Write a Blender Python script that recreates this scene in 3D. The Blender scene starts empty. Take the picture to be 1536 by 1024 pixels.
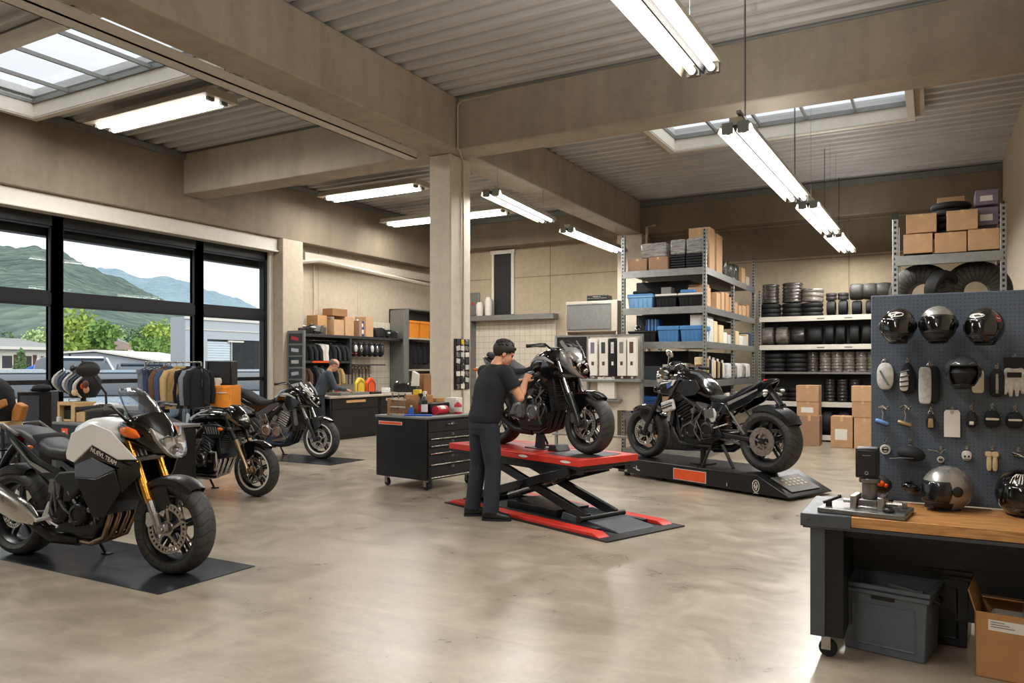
import bpy, bmesh, math, random
from math import sin, cos, pi, radians, sqrt, atan2
from mathutils import Vector, Matrix, Euler
random.seed(7)
S = bpy.context.scene
COL = S.collection
V = Vector
# ---------------------------------------------------------------- camera
FOC, CX, CY, CH = 1143.0, 768.0, 550.0, 1.47
YAW = radians(28.9)
FW = V((-sin(YAW), cos(YAW), 0)); RT = V((cos(YAW), sin(YAW), 0))
cam = bpy.data.cameras.new('camera'); co = bpy.data.objects.new('camera', cam); COL.objects.link(co)
co.location = (0, 0, CH); co.rotation_euler = (pi/2, 0, YAW)
cam.sensor_width = 36; cam.lens = FOC*36/1536; cam.shift_y = 38/1536; cam.clip_end = 6000; cam.clip_start = .05
S.camera = co
def ray(px, py):
    return FW + RT*((px-CX)/FOC) + V((0, 0, (CY-py)/FOC))
def gz(px, py, z=0.0):
    r = ray(px, py); return V((0, 0, CH)) + r*((z-CH)/r.z)
def gy(px, py, y):
    r = ray(px, py); return V((0, 0, CH)) + r*(y/r.y)
def gx(px, py, x):
    r = ray(px, py); return V((0, 0, CH)) + r*(x/r.x)
def gd(px, py, d):
    return V((0, 0, CH)) + ray(px, py)*d
# ---------------------------------------------------------------- mesh builder
class MB:
    def __init__(s): s.v=[]; s.f=[]; s.sm=[]; s.mi=[]; s.M=Matrix(); s.m=0
    def add(s, vs, fs, smooth=False):
        o=len(s.v); M=s.M
        s.v += [M @ V(p) for p in vs]
        for f in fs: s.f.append(tuple(i+o for i in f)); s.sm.append(smooth); s.mi.append(s.m)
        return s
    def box(s, c, d, rz=0, rot=None):
        x,y,z=d[0]/2,d[1]/2,d[2]/2
        R = Euler(rot).to_matrix() if rot else Matrix.Rotation(rz,3,'Z')
        c=V(c)
        vs=[c+R@V((a*x,b*y,e*z)) for a in(-1,1) for b in(-1,1) for e in(-1,1)]
        return s.add(vs,[(0,1,3,2),(4,6,7,5),(0,4,5,1),(2,3,7,6),(0,2,6,4),(1,5,7,3)])
    def bb(s, x0,x1,y0,y1,z0,z1):
        return s.box(((x0+x1)/2,(y0+y1)/2,(z0+z1)/2),(abs(x1-x0),abs(y1-y0),abs(z1-z0)))
    def beam(s, p0, p1, w, h, up=(0,0,1)):
        p0,p1=V(p0),V(p1); d=(p1-p0).normalized(); up=V(up)
        if abs(d.dot(up))>.98: up=V((1,0,0))
        a=d.cross(up).normalized()*(w/2); b=a.cross(d).normalized()*(h/2)
        vs=[p+e*a+g*b for p in(p0,p1) for e,g in((-1,-1),(1,-1),(1,1),(-1,1))]
        return s.add(vs,[(3,2,1,0),(4,5,6,7),(0,1,5,4),(1,2,6,5),(2,3,7,6),(3,0,4,7)])
    def tube(s, pts, r, n=8, caps=True, sx=1.0, flat=None):
        pts=[V(p) for p in pts]; k=len(pts)
        rs=list(r) if isinstance(r,(list,tuple)) else [r]*k
        t=[(pts[min(i+1,k-1)]-pts[max(i-1,0)]).normalized() for i in range(k)]
        ref = V(flat) if flat else (V((0,0,1)) if abs(t[0].z)<.9 else V((1,0,0)))
        vs=[]
        u=t[0].cross(ref).normalized()
        for i in range(k):
            u=(u-t[i]*u.dot(t[i])).normalized(); w=t[i].cross(u)
            for j in range(n):
                a=2*pi*j/n; vs.append(pts[i]+(u*cos(a)*sx+w*sin(a))*rs[i])
        fs=[(i*n+j,i*n+(j+1)%n,(i+1)*n+(j+1)%n,(i+1)*n+j) for i in range(k-1) for j in range(n)]
        s.add(vs,fs,True)
        if caps:
            s.add(vs[:n],[tuple(range(n-1,-1,-1))]); s.add(vs[-n:],[tuple(range(n))])
        return s
    def cyl(s,p0,p1,r,r1=None,n=14,caps=True): return s.tube([p0,p1],[r,r if r1 is None else r1],n,caps)
    def ball(s,c,r,nu=12,nv=8,rot=None):
        if not isinstance(r,(tuple,list)): r=(r,r,r)
        R=Euler(rot).to_matrix() if rot else Matrix.Identity(3); c=V(c); vs=[]
        for i in range(nv+1):
            th=pi*i/nv
            for j in range(nu):
                a=2*pi*j/nu; vs.append(c+R@V((r[0]*sin(th)*cos(a),r[1]*sin(th)*sin(a),r[2]*cos(th))))
        fs=[(i*nu+j,(i+1)*nu+j,(i+1)*nu+(j+1)%nu,i*nu+(j+1)%nu) for i in range(nv) for j in range(nu)]
        return s.add(vs,fs,True)
    def lathe(s,prof,n=24,c=(0,0,0),axis='Z',a0=0,a1=2*pi,close=False):
        c=V(c); full=abs(a1-a0-2*pi)<1e-6; k=n if full else n+1; vs=[]
        for (r,z) in prof:
            for j in range(k):
                a=a0+(a1-a0)*j/n; x,y=r*cos(a),r*sin(a)
                p={'Z':(x,y,z),'Y':(x,z,y),'X':(z,x,y)}[axis]
                vs.append(c+V(p))
        m=len(prof); fs=[]
        for i in range(m if close else m-1):
            i2=(i+1)%m
            for j in range(n):
                j2=(j+1)%k
                q=(i*k+j,i*k+j2,i2*k+j2,i2*k+j)
                fs.append(q if axis!='Y' else q[::-1])
        return s.add(vs,fs,True)
    def prism(s,poly,a0,a1,axis='Y',smooth=False):
        n=len(poly)
        def P(u,v,a): return {'Y':(u,a,v),'X':(a,u,v),'Z':(u,v,a)}[axis]
        vs=[P(u,v,a0) for u,v in poly]+[P(u,v,a1) for u,v in poly]
        fs=[tuple(range(n)),tuple(range(2*n-1,n-1,-1))]
        s.add(vs,fs); 
        return s.add(vs,[((i+1)%n,i,n+i,n+(i+1)%n) for i in range(n)],smooth)
    def loft(s,rings,caps=True,smooth=True,closed=True):
        n=len(rings[0]); vs=[p for r in rings for p in r]
        m=n if closed else n-1
        s.add(vs,[(i*n+j,i*n+(j+1)%n,(i+1)*n+(j+1)%n,(i+1)*n+j) for i in range(len(rings)-1) for j in range(m)],smooth)
        if caps and closed:
            s.add(rings[0],[tuple(range(n-1,-1,-1))]); s.add(rings[-1],[tuple(range(n))])
        return s
    def body(s,secs,n=16,e=2.4,caps=True):
        """sections along x: (x, zc, half_w, half_h[, yc[, exponent]])"""
        R=[]
        for q in secs:
            x,zc,hw,hh=q[:4]; yc=q[4] if len(q)>4 else 0; ee=q[5] if len(q)>5 else e
            R.append([sup(x,yc,zc,hw,hh,2*pi*j/n,ee) for j in range(n)])
        return s.loft(R,caps)
    def quad(s,a,b,c,d): return s.add([a,b,c,d],[(0,1,2,3)])
    def plate(s,pts,n,t):
        """planar-ish polygon of 3d points thickened by t along n"""
        k=len(pts); n=V(n).normalized()*t; vs=[V(p) for p in pts]+[V(p)+n for p in pts]
        return s.add(vs,[tuple(range(k-1,-1,-1)),tuple(range(k,2*k))]+[(i,(i+1)%k,k+(i+1)%k,k+i) for i in range(k)])
    def mirror_y(s):
        n=len(s.v); nf=len(s.f)
        s.v += [V((p.x,-p.y,p.z)) for p in s.v]
        for i in range(nf):
            s.f.append(tuple(j+n for j in reversed(s.f[i]))); s.sm.append(s.sm[i]); s.mi.append(s.mi[i])
        return s
    def mesh(s,name):
        me=bpy.data.meshes.new(name); me.from_pydata([tuple(p) for p in s.v],[],s.f)
        me.polygons.foreach_set('use_smooth',s.sm); me.polygons.foreach_set('material_index',s.mi)
        bm=bmesh.new(); bm.from_mesh(me); bmesh.ops.remove_doubles(bm,verts=bm.verts,dist=1e-5)
        bmesh.ops.recalc_face_normals(bm,faces=bm.faces); bm.to_mesh(me); bm.free()
        me.set_sharp_from_angle(angle=radians(42)); me.update(); return me
def sup(x,yc,zc,hw,hh,a,e):
    c,q=cos(a),sin(a); f=lambda t:(abs(t)**(2/e))*(1 if t>=0 else -1)
    return V((x,yc+hw*f(c),zc+hh*f(q)))
def put(o, parent=None, label=None, cat=None, group=None, kind=None):
    if o.name not in COL.objects: COL.objects.link(o)
    if parent is not None: o.parent=parent
    if label: o['label']=label
    if cat: o['category']=cat
    if group: o['group']=group
    if kind: o['kind']=kind
    return o
def obj(name, mb, mat, parent=None, label=None, cat=None, group=None, kind=None, loc=None, rz=None, bevel=0, seg=2, sub=0, rot=None):
    me = mb.mesh(name) if isinstance(mb,MB) else mb
    mats = mat if isinstance(mat,(list,tuple)) else [mat]
    if not me.materials:
        for m in mats: me.materials.append(M[m] if isinstance(m,str) else m)
    o=bpy.data.objects.new(name,me)
    if loc is not None: o.location=loc
    if rz is not None: o.rotation_euler=(0,0,rz)
    if rot is not None: o.rotation_euler=rot
    if bevel:
        b=o.modifiers.new('bevel','BEVEL'); b.width=bevel; b.segments=seg; b.limit_method='ANGLE'; b.angle_limit=radians(38); b.harden_normals=False
    if sub:
        q=o.modifiers.new('sub','SUBSURF'); q.levels=sub; q.render_levels=sub
    return put(o,parent,label,cat,group,kind)
def thing(name,label,cat,loc=(0,0,0),rz=0,group=None):
    o=bpy.data.objects.new(name,None); o.empty_display_size=.1; o.location=loc; o.rotation_euler=(0,0,rz)
    return put(o,None,label,cat,group)
def kids(o): return [c for c in bpy.data.objects if c.parent is o]
def dup(root, loc, rz=None, label=None, group=None, scale=None):
    def cp(o,par):
        c=o.copy(); COL.objects.link(c)
        if par is not None: c.parent=par
        for ch in KID.get(o.name) or kids(o): cp(ch,c)
        return c
    KID={}
    r=cp(root,None); r.location=loc
    if rz is not None: r.rotation_euler=(0,0,rz)
    if scale: r.scale=scale if isinstance(scale,(tuple,list)) else (scale,)*3
    if label: r['label']=label
    if group: r['group']=group
    return r
def struct(name, mb, mat, bevel=0):
    return obj(name, mb, mat, kind='structure', bevel=bevel)
def remesh(mb, vox=.006, smooth=4, name='m', dec=0):
    """fuse overlapping closed shapes into one continuous surface"""
    me=mb.mesh(name); o=bpy.data.objects.new(name,me); COL.objects.link(o)
    r=o.modifiers.new('r','REMESH'); r.mode='VOXEL'; r.voxel_size=vox; r.use_smooth_shade=True
    if smooth:
        q=o.modifiers.new('s','SMOOTH'); q.iterations=smooth; q.factor=.5
    dg=bpy.context.evaluated_depsgraph_get(); dg.update()
    out=bpy.data.meshes.new_from_object(o.evaluated_get(dg)); out.name=name
    bpy.data.objects.remove(o); out.materials.clear()
    out.polygons.foreach_set('use_smooth',[True]*len(out.polygons)); return out
# ---------------------------------------------------------------- materials
M={}
def srgb(r,g,b):
    f=lambda c:(c/255/12.92) if c<=10 else ((c/255+.055)/1.055)**2.4
    return (f(r),f(g),f(b),1)
class NT:
    def __init__(s,name):
        s.m=bpy.data.materials.new(name); s.m.use_nodes=True; s.t=s.m.node_tree; s.t.nodes.clear()
        s.out=s.n('ShaderNodeOutputMaterial'); M[name]=s.m
    def n(s,t,**k):
        q=s.t.nodes.new(t)
        for a,b in k.items(): setattr(q,a,b)
        return q
    def l(s,a,b): s.t.links.new(a,b)
    def co(s,kind='Object',scale=None):
        c=s.n('ShaderNodeTexCoord').outputs[kind]
        if scale:
            mp=s.n('ShaderNodeMapping'); mp.inputs['Scale'].default_value=scale; s.l(c,mp.inputs[0]); c=mp.outputs[0]
        return c
    def noise(s,vec,scale,detail=4,rough=.55,dist=0):
        q=s.n('ShaderNodeTexNoise'); s.l(vec,q.inputs['Vector']); q.inputs['Scale'].default_value=scale
        q.inputs['Detail'].default_value=detail; q.inputs['Roughness'].default_value=rough; q.inputs['Distortion'].default_value=dist
        return q.outputs['Fac']
    def ramp(s,fac,stops,interp='LINEAR'):
        q=s.n('ShaderNodeValToRGB'); e=q.color_ramp.elements; q.color_ramp.interpolation=interp
        while len(e)<len(stops): e.new(.5)
        for i,(p,c) in enumerate(stops):
            e[i].position=p; e[i].color=c if isinstance(c,(tuple,list)) else (c,c,c,1)
        s.l(fac,q.inputs[0]); return q.outputs[0]
    def math(s,op,a,b=None,c=None):
        q=s.n('ShaderNodeMath',operation=op)
        for i,x in enumerate((a,b,c)):
            if x is None: continue
            if isinstance(x,(int,float)): q.inputs[i].default_value=x
            else: s.l(x,q.inputs[i])
        return q.outputs[0]
    def mix(s,f,a,b,mode='MIX'):
        q=s.n('ShaderNodeMix',data_type='RGBA',blend_type=mode)
        for i,x in ((0,f),(6,a),(7,b)):
            if isinstance(x,(int,float)): q.inputs[i].default_value=x
            elif isinstance(x,(tuple,list)): q.inputs[i].default_value=x
            else: s.l(x,q.inputs[i])
        return q.outputs[2]
    def pbr(s,col,rough=.5,metal=0,bump=None,bs=.2,bd=.01,**k):
        p=s.n('ShaderNodeBsdfPrincipled')
        for nm,x in (('Base Color',col),('Roughness',rough),('Metallic',metal)):
            if isinstance(x,(int,float,tuple,list)): p.inputs[nm].default_value=x
            else: s.l(x,p.inputs[nm])
        for nm,x in k.items():
            nm=nm.replace('_',' ')
            if isinstance(x,(int,float,tuple,list)): p.inputs[nm].default_value=x
            else: s.l(x,p.inputs[nm])
        if bump is not None:
            b=s.n('ShaderNodeBump'); b.inputs['Strength'].default_value=bs; b.inputs['Distance'].default_value=bd
            s.l(bump,b.inputs['Height']); s.l(b.outputs[0],p.inputs['Normal'])
        s.l(p.outputs[0],s.out.inputs[0]); s.p=p; return s
def simple(name,c,rough=.5,metal=0,var=.12,nscale=12,bump=0,coat=0,spec=None):
    """plain surface with a little procedural wear"""
    t=NT(name); col=srgb(*c); nz=t.noise(t.co(),nscale,3)
    a=tuple(x*(1-var) for x in col[:3])+(1,); b=tuple(min(1,x*(1+var)) for x in col[:3])+(1,)
    cc=t.ramp(nz,[(.3,a),(.7,b)])
    rr=t.ramp(nz,[(.3,max(0,rough-.05)),(.7,min(1,rough+.05))])
    k={}
    if coat: k['Coat_Weight']=coat; k['Coat_Roughness']=.05
    t.pbr(cc,rr,metal,nz if bump else None,bump,.004,**k)
    if spec is not None: t.p.inputs['Specular IOR Level'].default_value=spec
    return t
for q in [
 ('gloss_black',(9,9,10),.12,0,.1,6,0,.6),('satin_black',(17,17,19),.36,0),('matte_black',(14,14,15),.6,0),
 ('soft_black',(20,20,22),.75,0,.2,30,.15),('engine_black',(25,25,25),.42,.35,.2,25,.1),('plastic_grey',(58,62,69),.5,0),
 ('white_paint',(246,246,244),.22,0,.03,5,0,.4),('steel',(170,168,164),.28,1,.1,18),('brushed',(150,148,144),.38,1,.12,40),
 ('muffler_steel',(206,203,197),.3,1,.03),('chrome',(215,213,208),.08,1,.03),('alu_cast',(120,118,115),.42,.8,.15,30,.1),('gold_metal',(196,142,58),.28,.9,.08),
 ('bronze_pipe',(150,126,100),.32,.9,.2,9),('rubber',(17,17,18),.7,0,.15,40,.1),('seat_vinyl',(52,53,56),.55,0,.1,60,.12),
 ('red_paint',(198,48,34),.38,0,.12,7),('red_dark',(150,34,28),.45,0,.1),('orange_paint',(222,84,34),.4,0,.06),
 ('orange_lens',(232,110,30),.15,0,.05),('red_lens',(160,18,18),.12,0,.05),('galv',(150,152,150),.42,.75,.12,14),
 ('cardboard',(176,128,82),.8,0,.07,9),('cardboard_dark',(150,108,70),.82,0,.08,9),('kraft',(196,150,100),.8,0,.08,9),
 ('tape',(205,170,120),.35,0,.05),('paper_white',(222,218,208),.7,0,.04),('tub_blue',(74,126,178),.45,0,.06),
 ('tub_pale_blue',(126,176,216),.4,0,.05),('tub_blue_dark',(32,76,140),.45,0,.06),('tub_black',(19,20,22),.42,0),('crate_grey',(92,100,110),.55,0,.06,20,.05),
 ('bench_steel',(72,76,82),.45,.2,.1),('orange_cab',(228,140,44),.42,0,.05),('skin',(206,150,118),.5,0,.06,20),
 ('hair_dark',(30,22,17),.6,0,.3,120,.5),('hair_grey',(110,98,86),.65,0,.2,120,.4),('shirt_black',(17,18,22),.85,0,.15,35,.3),
 ('shirt_grey',(58,66,74),.85,0,.12,30,.3),('denim',(33,37,47),.85,0,.2,26,.35),('shoe',(24,22,21),.45,0,.15,30,.1),
 ('yellow',(226,190,60),.5,0,.05),('blue_plastic',(40,90,180),.4,0,.05),('red_plastic',(190,40,52),.4,0,.06),
 ('wood_crate',(196,164,118),.7,0,.15,10),('trim_white',(214,208,196),.5,0,.04),('cream_metal',(190,180,164),.5,.1,.05),
 ('grey_metal',(126,126,122),.45,.4,.08),('dark_grey',(48,49,51),.5,0),('frame_black',(17,18,21),.42,.2),('cloth_navy',(52,66,92),.9,0,.15,25,.2),
 ('cloth_tan',(176,146,98),.9,0,.12,25,.2),('cloth_grey',(108,114,122),.9,0,.15,25,.2),('cloth_black',(20,20,23),.9,0,.2,25,.2),
 ('cloth_brown',(92,62,46),.9,0,.2,25,.2),('cloth_cream',(212,190,150),.9,0,.1,25,.2),('fabric_silver',(196,194,190),.75,0,.2,40,.25),('lilac_box',(116,108,122),.7,0,.05),
 ('silver_paint',(150,148,144),.3,.55,.06),('disc_steel',(176,170,162),.3,.9,.1,30),('blue_paint',(50,84,140),.25,0,.06,6,0,.4),
 ('car_white',(226,228,230),.25,0,.03),('car_silver',(168,174,180),.3,.3,.05),('car_dark',(52,60,70),.25,.1),('car_blue',(150,166,180),.3,.1),
 ('asphalt',(112,112,112),.9,0,.15,3),('house_wall',(226,220,208),.85,0,.04),('roof_grey',(150,148,146),.8,0,.08),('roof_brown',(128,108,96),.85,0,.12),
 ('shed_grey',(176,180,184),.6,0,.04),('shutter_pale',(206,214,220),.5,.1,.04),('bark',(84,66,48),.9,0,.2),('leather_tan',(172,112,52),.6,0,.12),('key_brass',(160,136,96),.4,.5,.1),('sky_blue',(96,134,190),.4,0,.05),
 ]: simple(*q)
for k in ('gloss_black',): M[k].node_tree.nodes
# ---------------------------------------------------------------- room materials
def mk_concrete(name, c, var=.25, streak=.35, rough=.85):
    t=NT(name); b=srgb(*c)[:3]
    o=t.co(); big=t.noise(o,.9,6,.62,.4); fine=t.noise(o,9,5,.6)
    stre=t.noise(t.co('Object',(2.2,2.2,.3)),1.6,4,.6)
    pit=t.n('ShaderNodeTexVoronoi'); t.l(o,pit.inputs['Vector']); pit.inputs['Scale'].default_value=17
    k=lambda s:tuple(min(1,x*s) for x in b)+(1,)
    c1=t.ramp(big,[(.3,k(1-var)),(.5,k(1)),(.72,k(1+var*.7))])
    c2=t.mix(.4,c1,t.ramp(fine,[(.3,k(.75)),(.7,k(1.2))]))
    c3=t.mix(streak,c2,t.ramp(stre,[(.3,k(.72)),(.62,k(1.1))]),'MIX')
    spots=t.ramp(pit.outputs['Distance'],[(.03,0.0),(.06,1.0)])
    c4=t.mix(1.0,c3,t.ramp(pit.outputs['Distance'],[(.04,.72),(.09,1.0)]),'MULTIPLY')
    t.pbr(c4,rough,0,fine,.25,.01); return t
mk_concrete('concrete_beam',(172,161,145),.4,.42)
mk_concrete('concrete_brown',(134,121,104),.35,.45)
mk_concrete('concrete_column',(214,204,186),.12,.2)
mk_concrete('wall_plaster',(190,176,156),.08,.12,.9)
mk_concrete('wall_back',(178,162,138),.12,.18,.9)
def mk_floor():
    t=NT('floor_concrete'); o=t.co()
    big=t.noise(o,.42,5,.6,.8); mid=t.noise(o,1.7,7,.68,1.2); fine=t.noise(o,22,4,.6)
    c1=t.ramp(big,[(.3,srgb(112,100,83)),(.5,srgb(146,134,116)),(.7,srgb(176,163,143))])
    c2=t.ramp(mid,[(.32,srgb(98,85,66)),(.5,srgb(150,135,113)),(.68,srgb(186,171,148))])
    c=t.mix(.5,c1,c2); c=t.mix(.14,c,t.ramp(fine,[(.35,.14),(.65,.36)]))
    # long swept trowel marks
    sw=t.noise(t.co('Object',(.5,2.2,1)),1.3,6,.7,1.6)
    c=t.mix(.25,c,t.ramp(sw,[(.35,srgb(118,108,92)),(.65,srgb(176,163,143))]))
    r=t.ramp(mid,[(.25,.24),(.5,.32),(.75,.44)])
    t.pbr(c,r,0,fine,.05,.003); t.p.inputs['Specular IOR Level'].default_value=.62
    t.p.inputs['Coat Weight'].default_value=.12; t.p.inputs['Coat Roughness'].default_value=.22
mk_floor()
def mk_deck():
    t=NT('deck_metal'); o=t.co(); a=t.noise(o,1.1,5,.6); b=t.noise(t.co('Object',(.15,6,6)),3,4)
    c=t.mix(.5,t.ramp(a,[(.3,srgb(174,174,172)),(.7,srgb(204,203,200))]),t.ramp(b,[(.3,srgb(166,166,165)),(.7,srgb(208,207,203))]))
    t.pbr(c,.5,.1)
mk_deck()
def mk_glass(name,tint=(1,1,1,1),refl=1.0,rough=0.0):
    t=NT(name); tr=t.n('ShaderNodeBsdfTransparent'); tr.inputs[0].default_value=tint
    g=t.n('ShaderNodeBsdfGlossy'); g.inputs['Roughness'].default_value=rough
    f=t.n('ShaderNodeFresnel'); f.inputs['IOR'].default_value=1.35
    mx=t.n('ShaderNodeMixShader'); t.l(t.math('MULTIPLY',f.outputs[0],refl),mx.inputs[0]); t.l(tr.outputs[0],mx.inputs[1]); t.l(g.outputs[0],mx.inputs[2]); t.l(mx.outputs[0],t.out.inputs[0])
mk_glass('window_glass',(.96,.98,.98,1),.3); mk_glass('skylight_glass',(.97,.98,.99,1),.25); mk_glass('smoke_glass',(.35,.36,.38,1),1.6); mk_glass('screen_tint',(.9,.91,.93,1),.8); mk_glass('lens_glass',(.93,.93,.93,1),1.5)
mk_glass('plastic_film',(.86,.86,.86,1),2.2,.12)
def mk_tiles(name,c,g,sx,sz,axis):
    t=NT(name); o=t.co()
    sp=t.n('ShaderNodeSeparateXYZ'); t.l(o,sp.inputs[0]); u=sp.outputs[axis]; w=sp.outputs[2]
    fu=t.math('FRACT',t.math('DIVIDE',u,sx)); fw=t.math('FRACT',t.math('DIVIDE',w,sz))
    ln=t.math('MAXIMUM',t.math('LESS_THAN',fu,.04),t.math('LESS_THAN',fw,.045))
    nz=t.noise(o,3,4); cc=t.mix(ln,t.ramp(nz,[(.3,srgb(*[x*.94 for x in c])),(.7,srgb(*c))]),srgb(*g))
    t.pbr(cc,.35,0,ln,-.3,.003)
mk_tiles('tiles_x',(208,198,180),(136,126,112),.15,.15,0); mk_tiles('tiles_y',(214,204,186),(142,132,118),.15,.15,1)
def emit(name,c,s):
    t=NT(name); e=t.n('ShaderNodeEmission'); e.inputs[0].default_value=c; e.inputs[1].default_value=s; t.l(e.outputs[0],t.out.inputs[0])
emit('tube_glow',(1,.96,.89,1),14.0)
# ---------------------------------------------------------------- shell
WX, RX, BY, FY, DZ, BZ = -11.8, 1.12, 17.0, -5.0, 5.22, 4.49   # left wall, right wall, back, front, deck, beam underside
f=MB(); f.bb(WX-.3,RX+.3,FY-.3,BY+.3,-.12,0); struct('floor',f,'floor_concrete')
w=MB(); w.bb(RX,RX+.25,FY,BY+.25,0,5.6); struct('wall_right',w,'wall_plaster')
w=MB(); w.bb(WX-.25,RX+.25,FY-.25,FY,0,5.6); struct('wall_front',w,'wall_plaster')
w=MB(); w.bb(WX-.25,RX,BY,BY+.25,0,5.6); struct('wall_back',w,'wall_back')
# left wall: solid part past the windows, and a header over the glass
WE=11.14
w=MB(); w.bb(WX-.25,WX,WE,BY,0,5.6); w.bb(WX-.25,WX,FY,WE,3.9,5.6); w.bb(WX-.25,WX,FY,-2.3,0,3.9); struct('wall_left',w,'wall_plaster')
# corrugated steel deck with two skylight openings; ribs run across the room
SKY=[(-11.2,-6.85,4.75,6.2,5.02),(-3.75,-.32,9.9,12.4,5.06)]
def deck():
    m=MB(); per=.26; y=FY; prof=[]
    while y<BY+.2:
        prof += [(y,DZ),(y+.09,DZ),(y+.12,DZ+.075),(y+.23,DZ+.075)]; y+=per
    cuts=sorted({WX-.2,RX+.2}|{s[0] for s in SKY}|{s[1] for s in SKY})
    for x0,x1 in zip(cuts,cuts[1:]):
        hs=[(s[2],s[3]) for s in SKY if s[0]<=x0+1e-6 and s[1]>=x1-1e-6]
        for (ya,za),(yb,zb) in zip(prof,prof[1:]):
            ym=(ya+yb)/2
            if any(h0<ym<h1 for h0,h1 in hs): continue
            m.quad((x0,ya,za),(x1,ya,za),(x1,yb,zb),(x0,yb,zb))
    # roof skin above keeps the daylight out
    for x0,x1 in zip(cuts,cuts[1:]):
        hs=[(s[2],s[3]) for s in SKY if s[0]<=x0+1e-6 and s[1]>=x1-1e-6]
        ys=[FY-.2]+[v for h in hs for v in (h[0]-.015,h[1]+.015)]+[BY+.3]
        for i in range(0,len(ys),2): m.bb(x0,x1,ys[i],ys[i+1],DZ+.1,DZ+.2)
    struct('ceiling',m,'deck_metal')
deck()
def cbeam(n,x0,x1,y0,y1,z0,z1,mat='concrete_beam',bv=.02): 
    m=MB(); m.bb(x0,x1,y0,y1,z0,z1); return struct(n,m,mat,bv)
GY0,GY1=8.92,9.4
cbeam('beam_main',-6.3,-5.8,FY,16.55,BZ,DZ)
cbeam('beam_cross_right',-5.8,RX,GY0,GY1,BZ,DZ-.01)
cbeam('beam_cross_left',-11.55,-6.3,GY0,GY1,BZ,DZ-.01)
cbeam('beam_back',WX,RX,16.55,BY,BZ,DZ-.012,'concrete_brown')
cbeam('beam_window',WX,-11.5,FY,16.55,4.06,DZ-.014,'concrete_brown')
cbeam('beam_near',-11.5,RX,1.0,1.45,BZ,DZ-.016)
cbeam('column_middle',-6.32,-5.96,9.0,9.53,0,BZ,'concrete_column',.015)
cbeam('column_back',-6.35,-5.75,16.5,BY,0,BZ,'concrete_column',.015)
cbeam('column_near',-6.32,-5.96,1.0,1.5,0,BZ,'concrete_column',.015)
cbeam('column_window',WX,-11.45,WE+.06,WE+.62,0,4.06,'wall_plaster',.01)
# ledges, flashing and panel joints
m=MB(); m.bb(RX-.001,WX,16.5,16.56,DZ-.14,DZ-.03); struct('trim_1',m,'grey_metal')
m=MB(); m.bb(-11.5,-11.44,FY,16.5,DZ-.12,DZ-.02); struct('trim_2',m,'grey_metal')
m=MB(); m.bb(RX-.03,RX,FY,16.5,0,.12); struct('baseboard_right',m,'dark_grey')
m=MB()
for x in (-9.6,-8.3,-4.0,-1.5): m.bb(x-.008,x+.008,BY-.006,BY,0,BZ)
m.bb(WX,RX,BY-.008,BY,3.72,3.74); m.bb(-5.7,RX,BY-.02,BY,3.78,4.46)
struct('trim_3',m,'concrete_brown')
m=MB()
for y in (12.6,13.9,15.1,16.2): m.bb(WX,WX+.012,y-.015,y+.015,0,4.06)
m.bb(WX,WX+.18,12.0,BY,3.72,3.9)
struct('trim_4',m,'cream_metal',.01)
m=MB()   # pilaster strips on the right wall
for y in (6.2,9.4): m.bb(RX-.1,RX,y-.16,y+.16,0,5.2)
struct('trim_5',m,'wall_plaster',.01)
# blind box over the windows
m=MB(); m.bb(WX+.02,WX+.22,FY,WE+.05,3.8,4.06); m.bb(WX+.02,WX+.26,FY,WE+.05,3.78,3.82); struct('trim_6',m,'trim_white',.012)
# pale reveal strip at the end of the glass
m=MB(); m.bb(WX-.1,WX+.1,WE-.06,WE+.05,0,3.8); struct('trim_7',m,'trim_white')
# ---------------------------------------------------------------- windows (structure with frame, panes)
MU=[-2.3,.75,3.8,6.87,9.46,WE-.03]
for i,(y0,y1) in enumerate(zip(MU,MU[1:])):
    fr=MB(); x0,x1=WX-.12,WX+.04; t=.085
    for a in (y0,y1): fr.bb(x0,x1,a-t,a+t,0,3.8)
    fr.bb(x0,x1,y0,y1,3.62,3.8); fr.bb(x0+.01,x1-.01,y0,y1,2.42,2.6); fr.bb(x0,x1,y0,y1,0,.12)
    fr.bb(x0+.04,x1-.04,y0,y1,1.2,1.27)
    root=struct('window_%d'%(i+1),fr,'frame_black')
    for z0,z1 in ((.12,2.42),(2.6,3.62)):
        g=MB(); g.bb(WX-.05,WX-.042,y0+t,y1-t,z0,z1); obj('pane',g,'window_glass',root)
        b=MB()
        for a in (y0+t,y1-t): b.bb(WX-.03,WX+.02,a-.018,a+.018,z0,z1)
        b.bb(WX-.03,WX+.02,y0+t,y1-t,z1-.03,z1); b.bb(WX-.03,WX+.02,y0+t,y1-t,z0,z0+.03)
        obj('sash',b,'frame_black',root)
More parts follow.
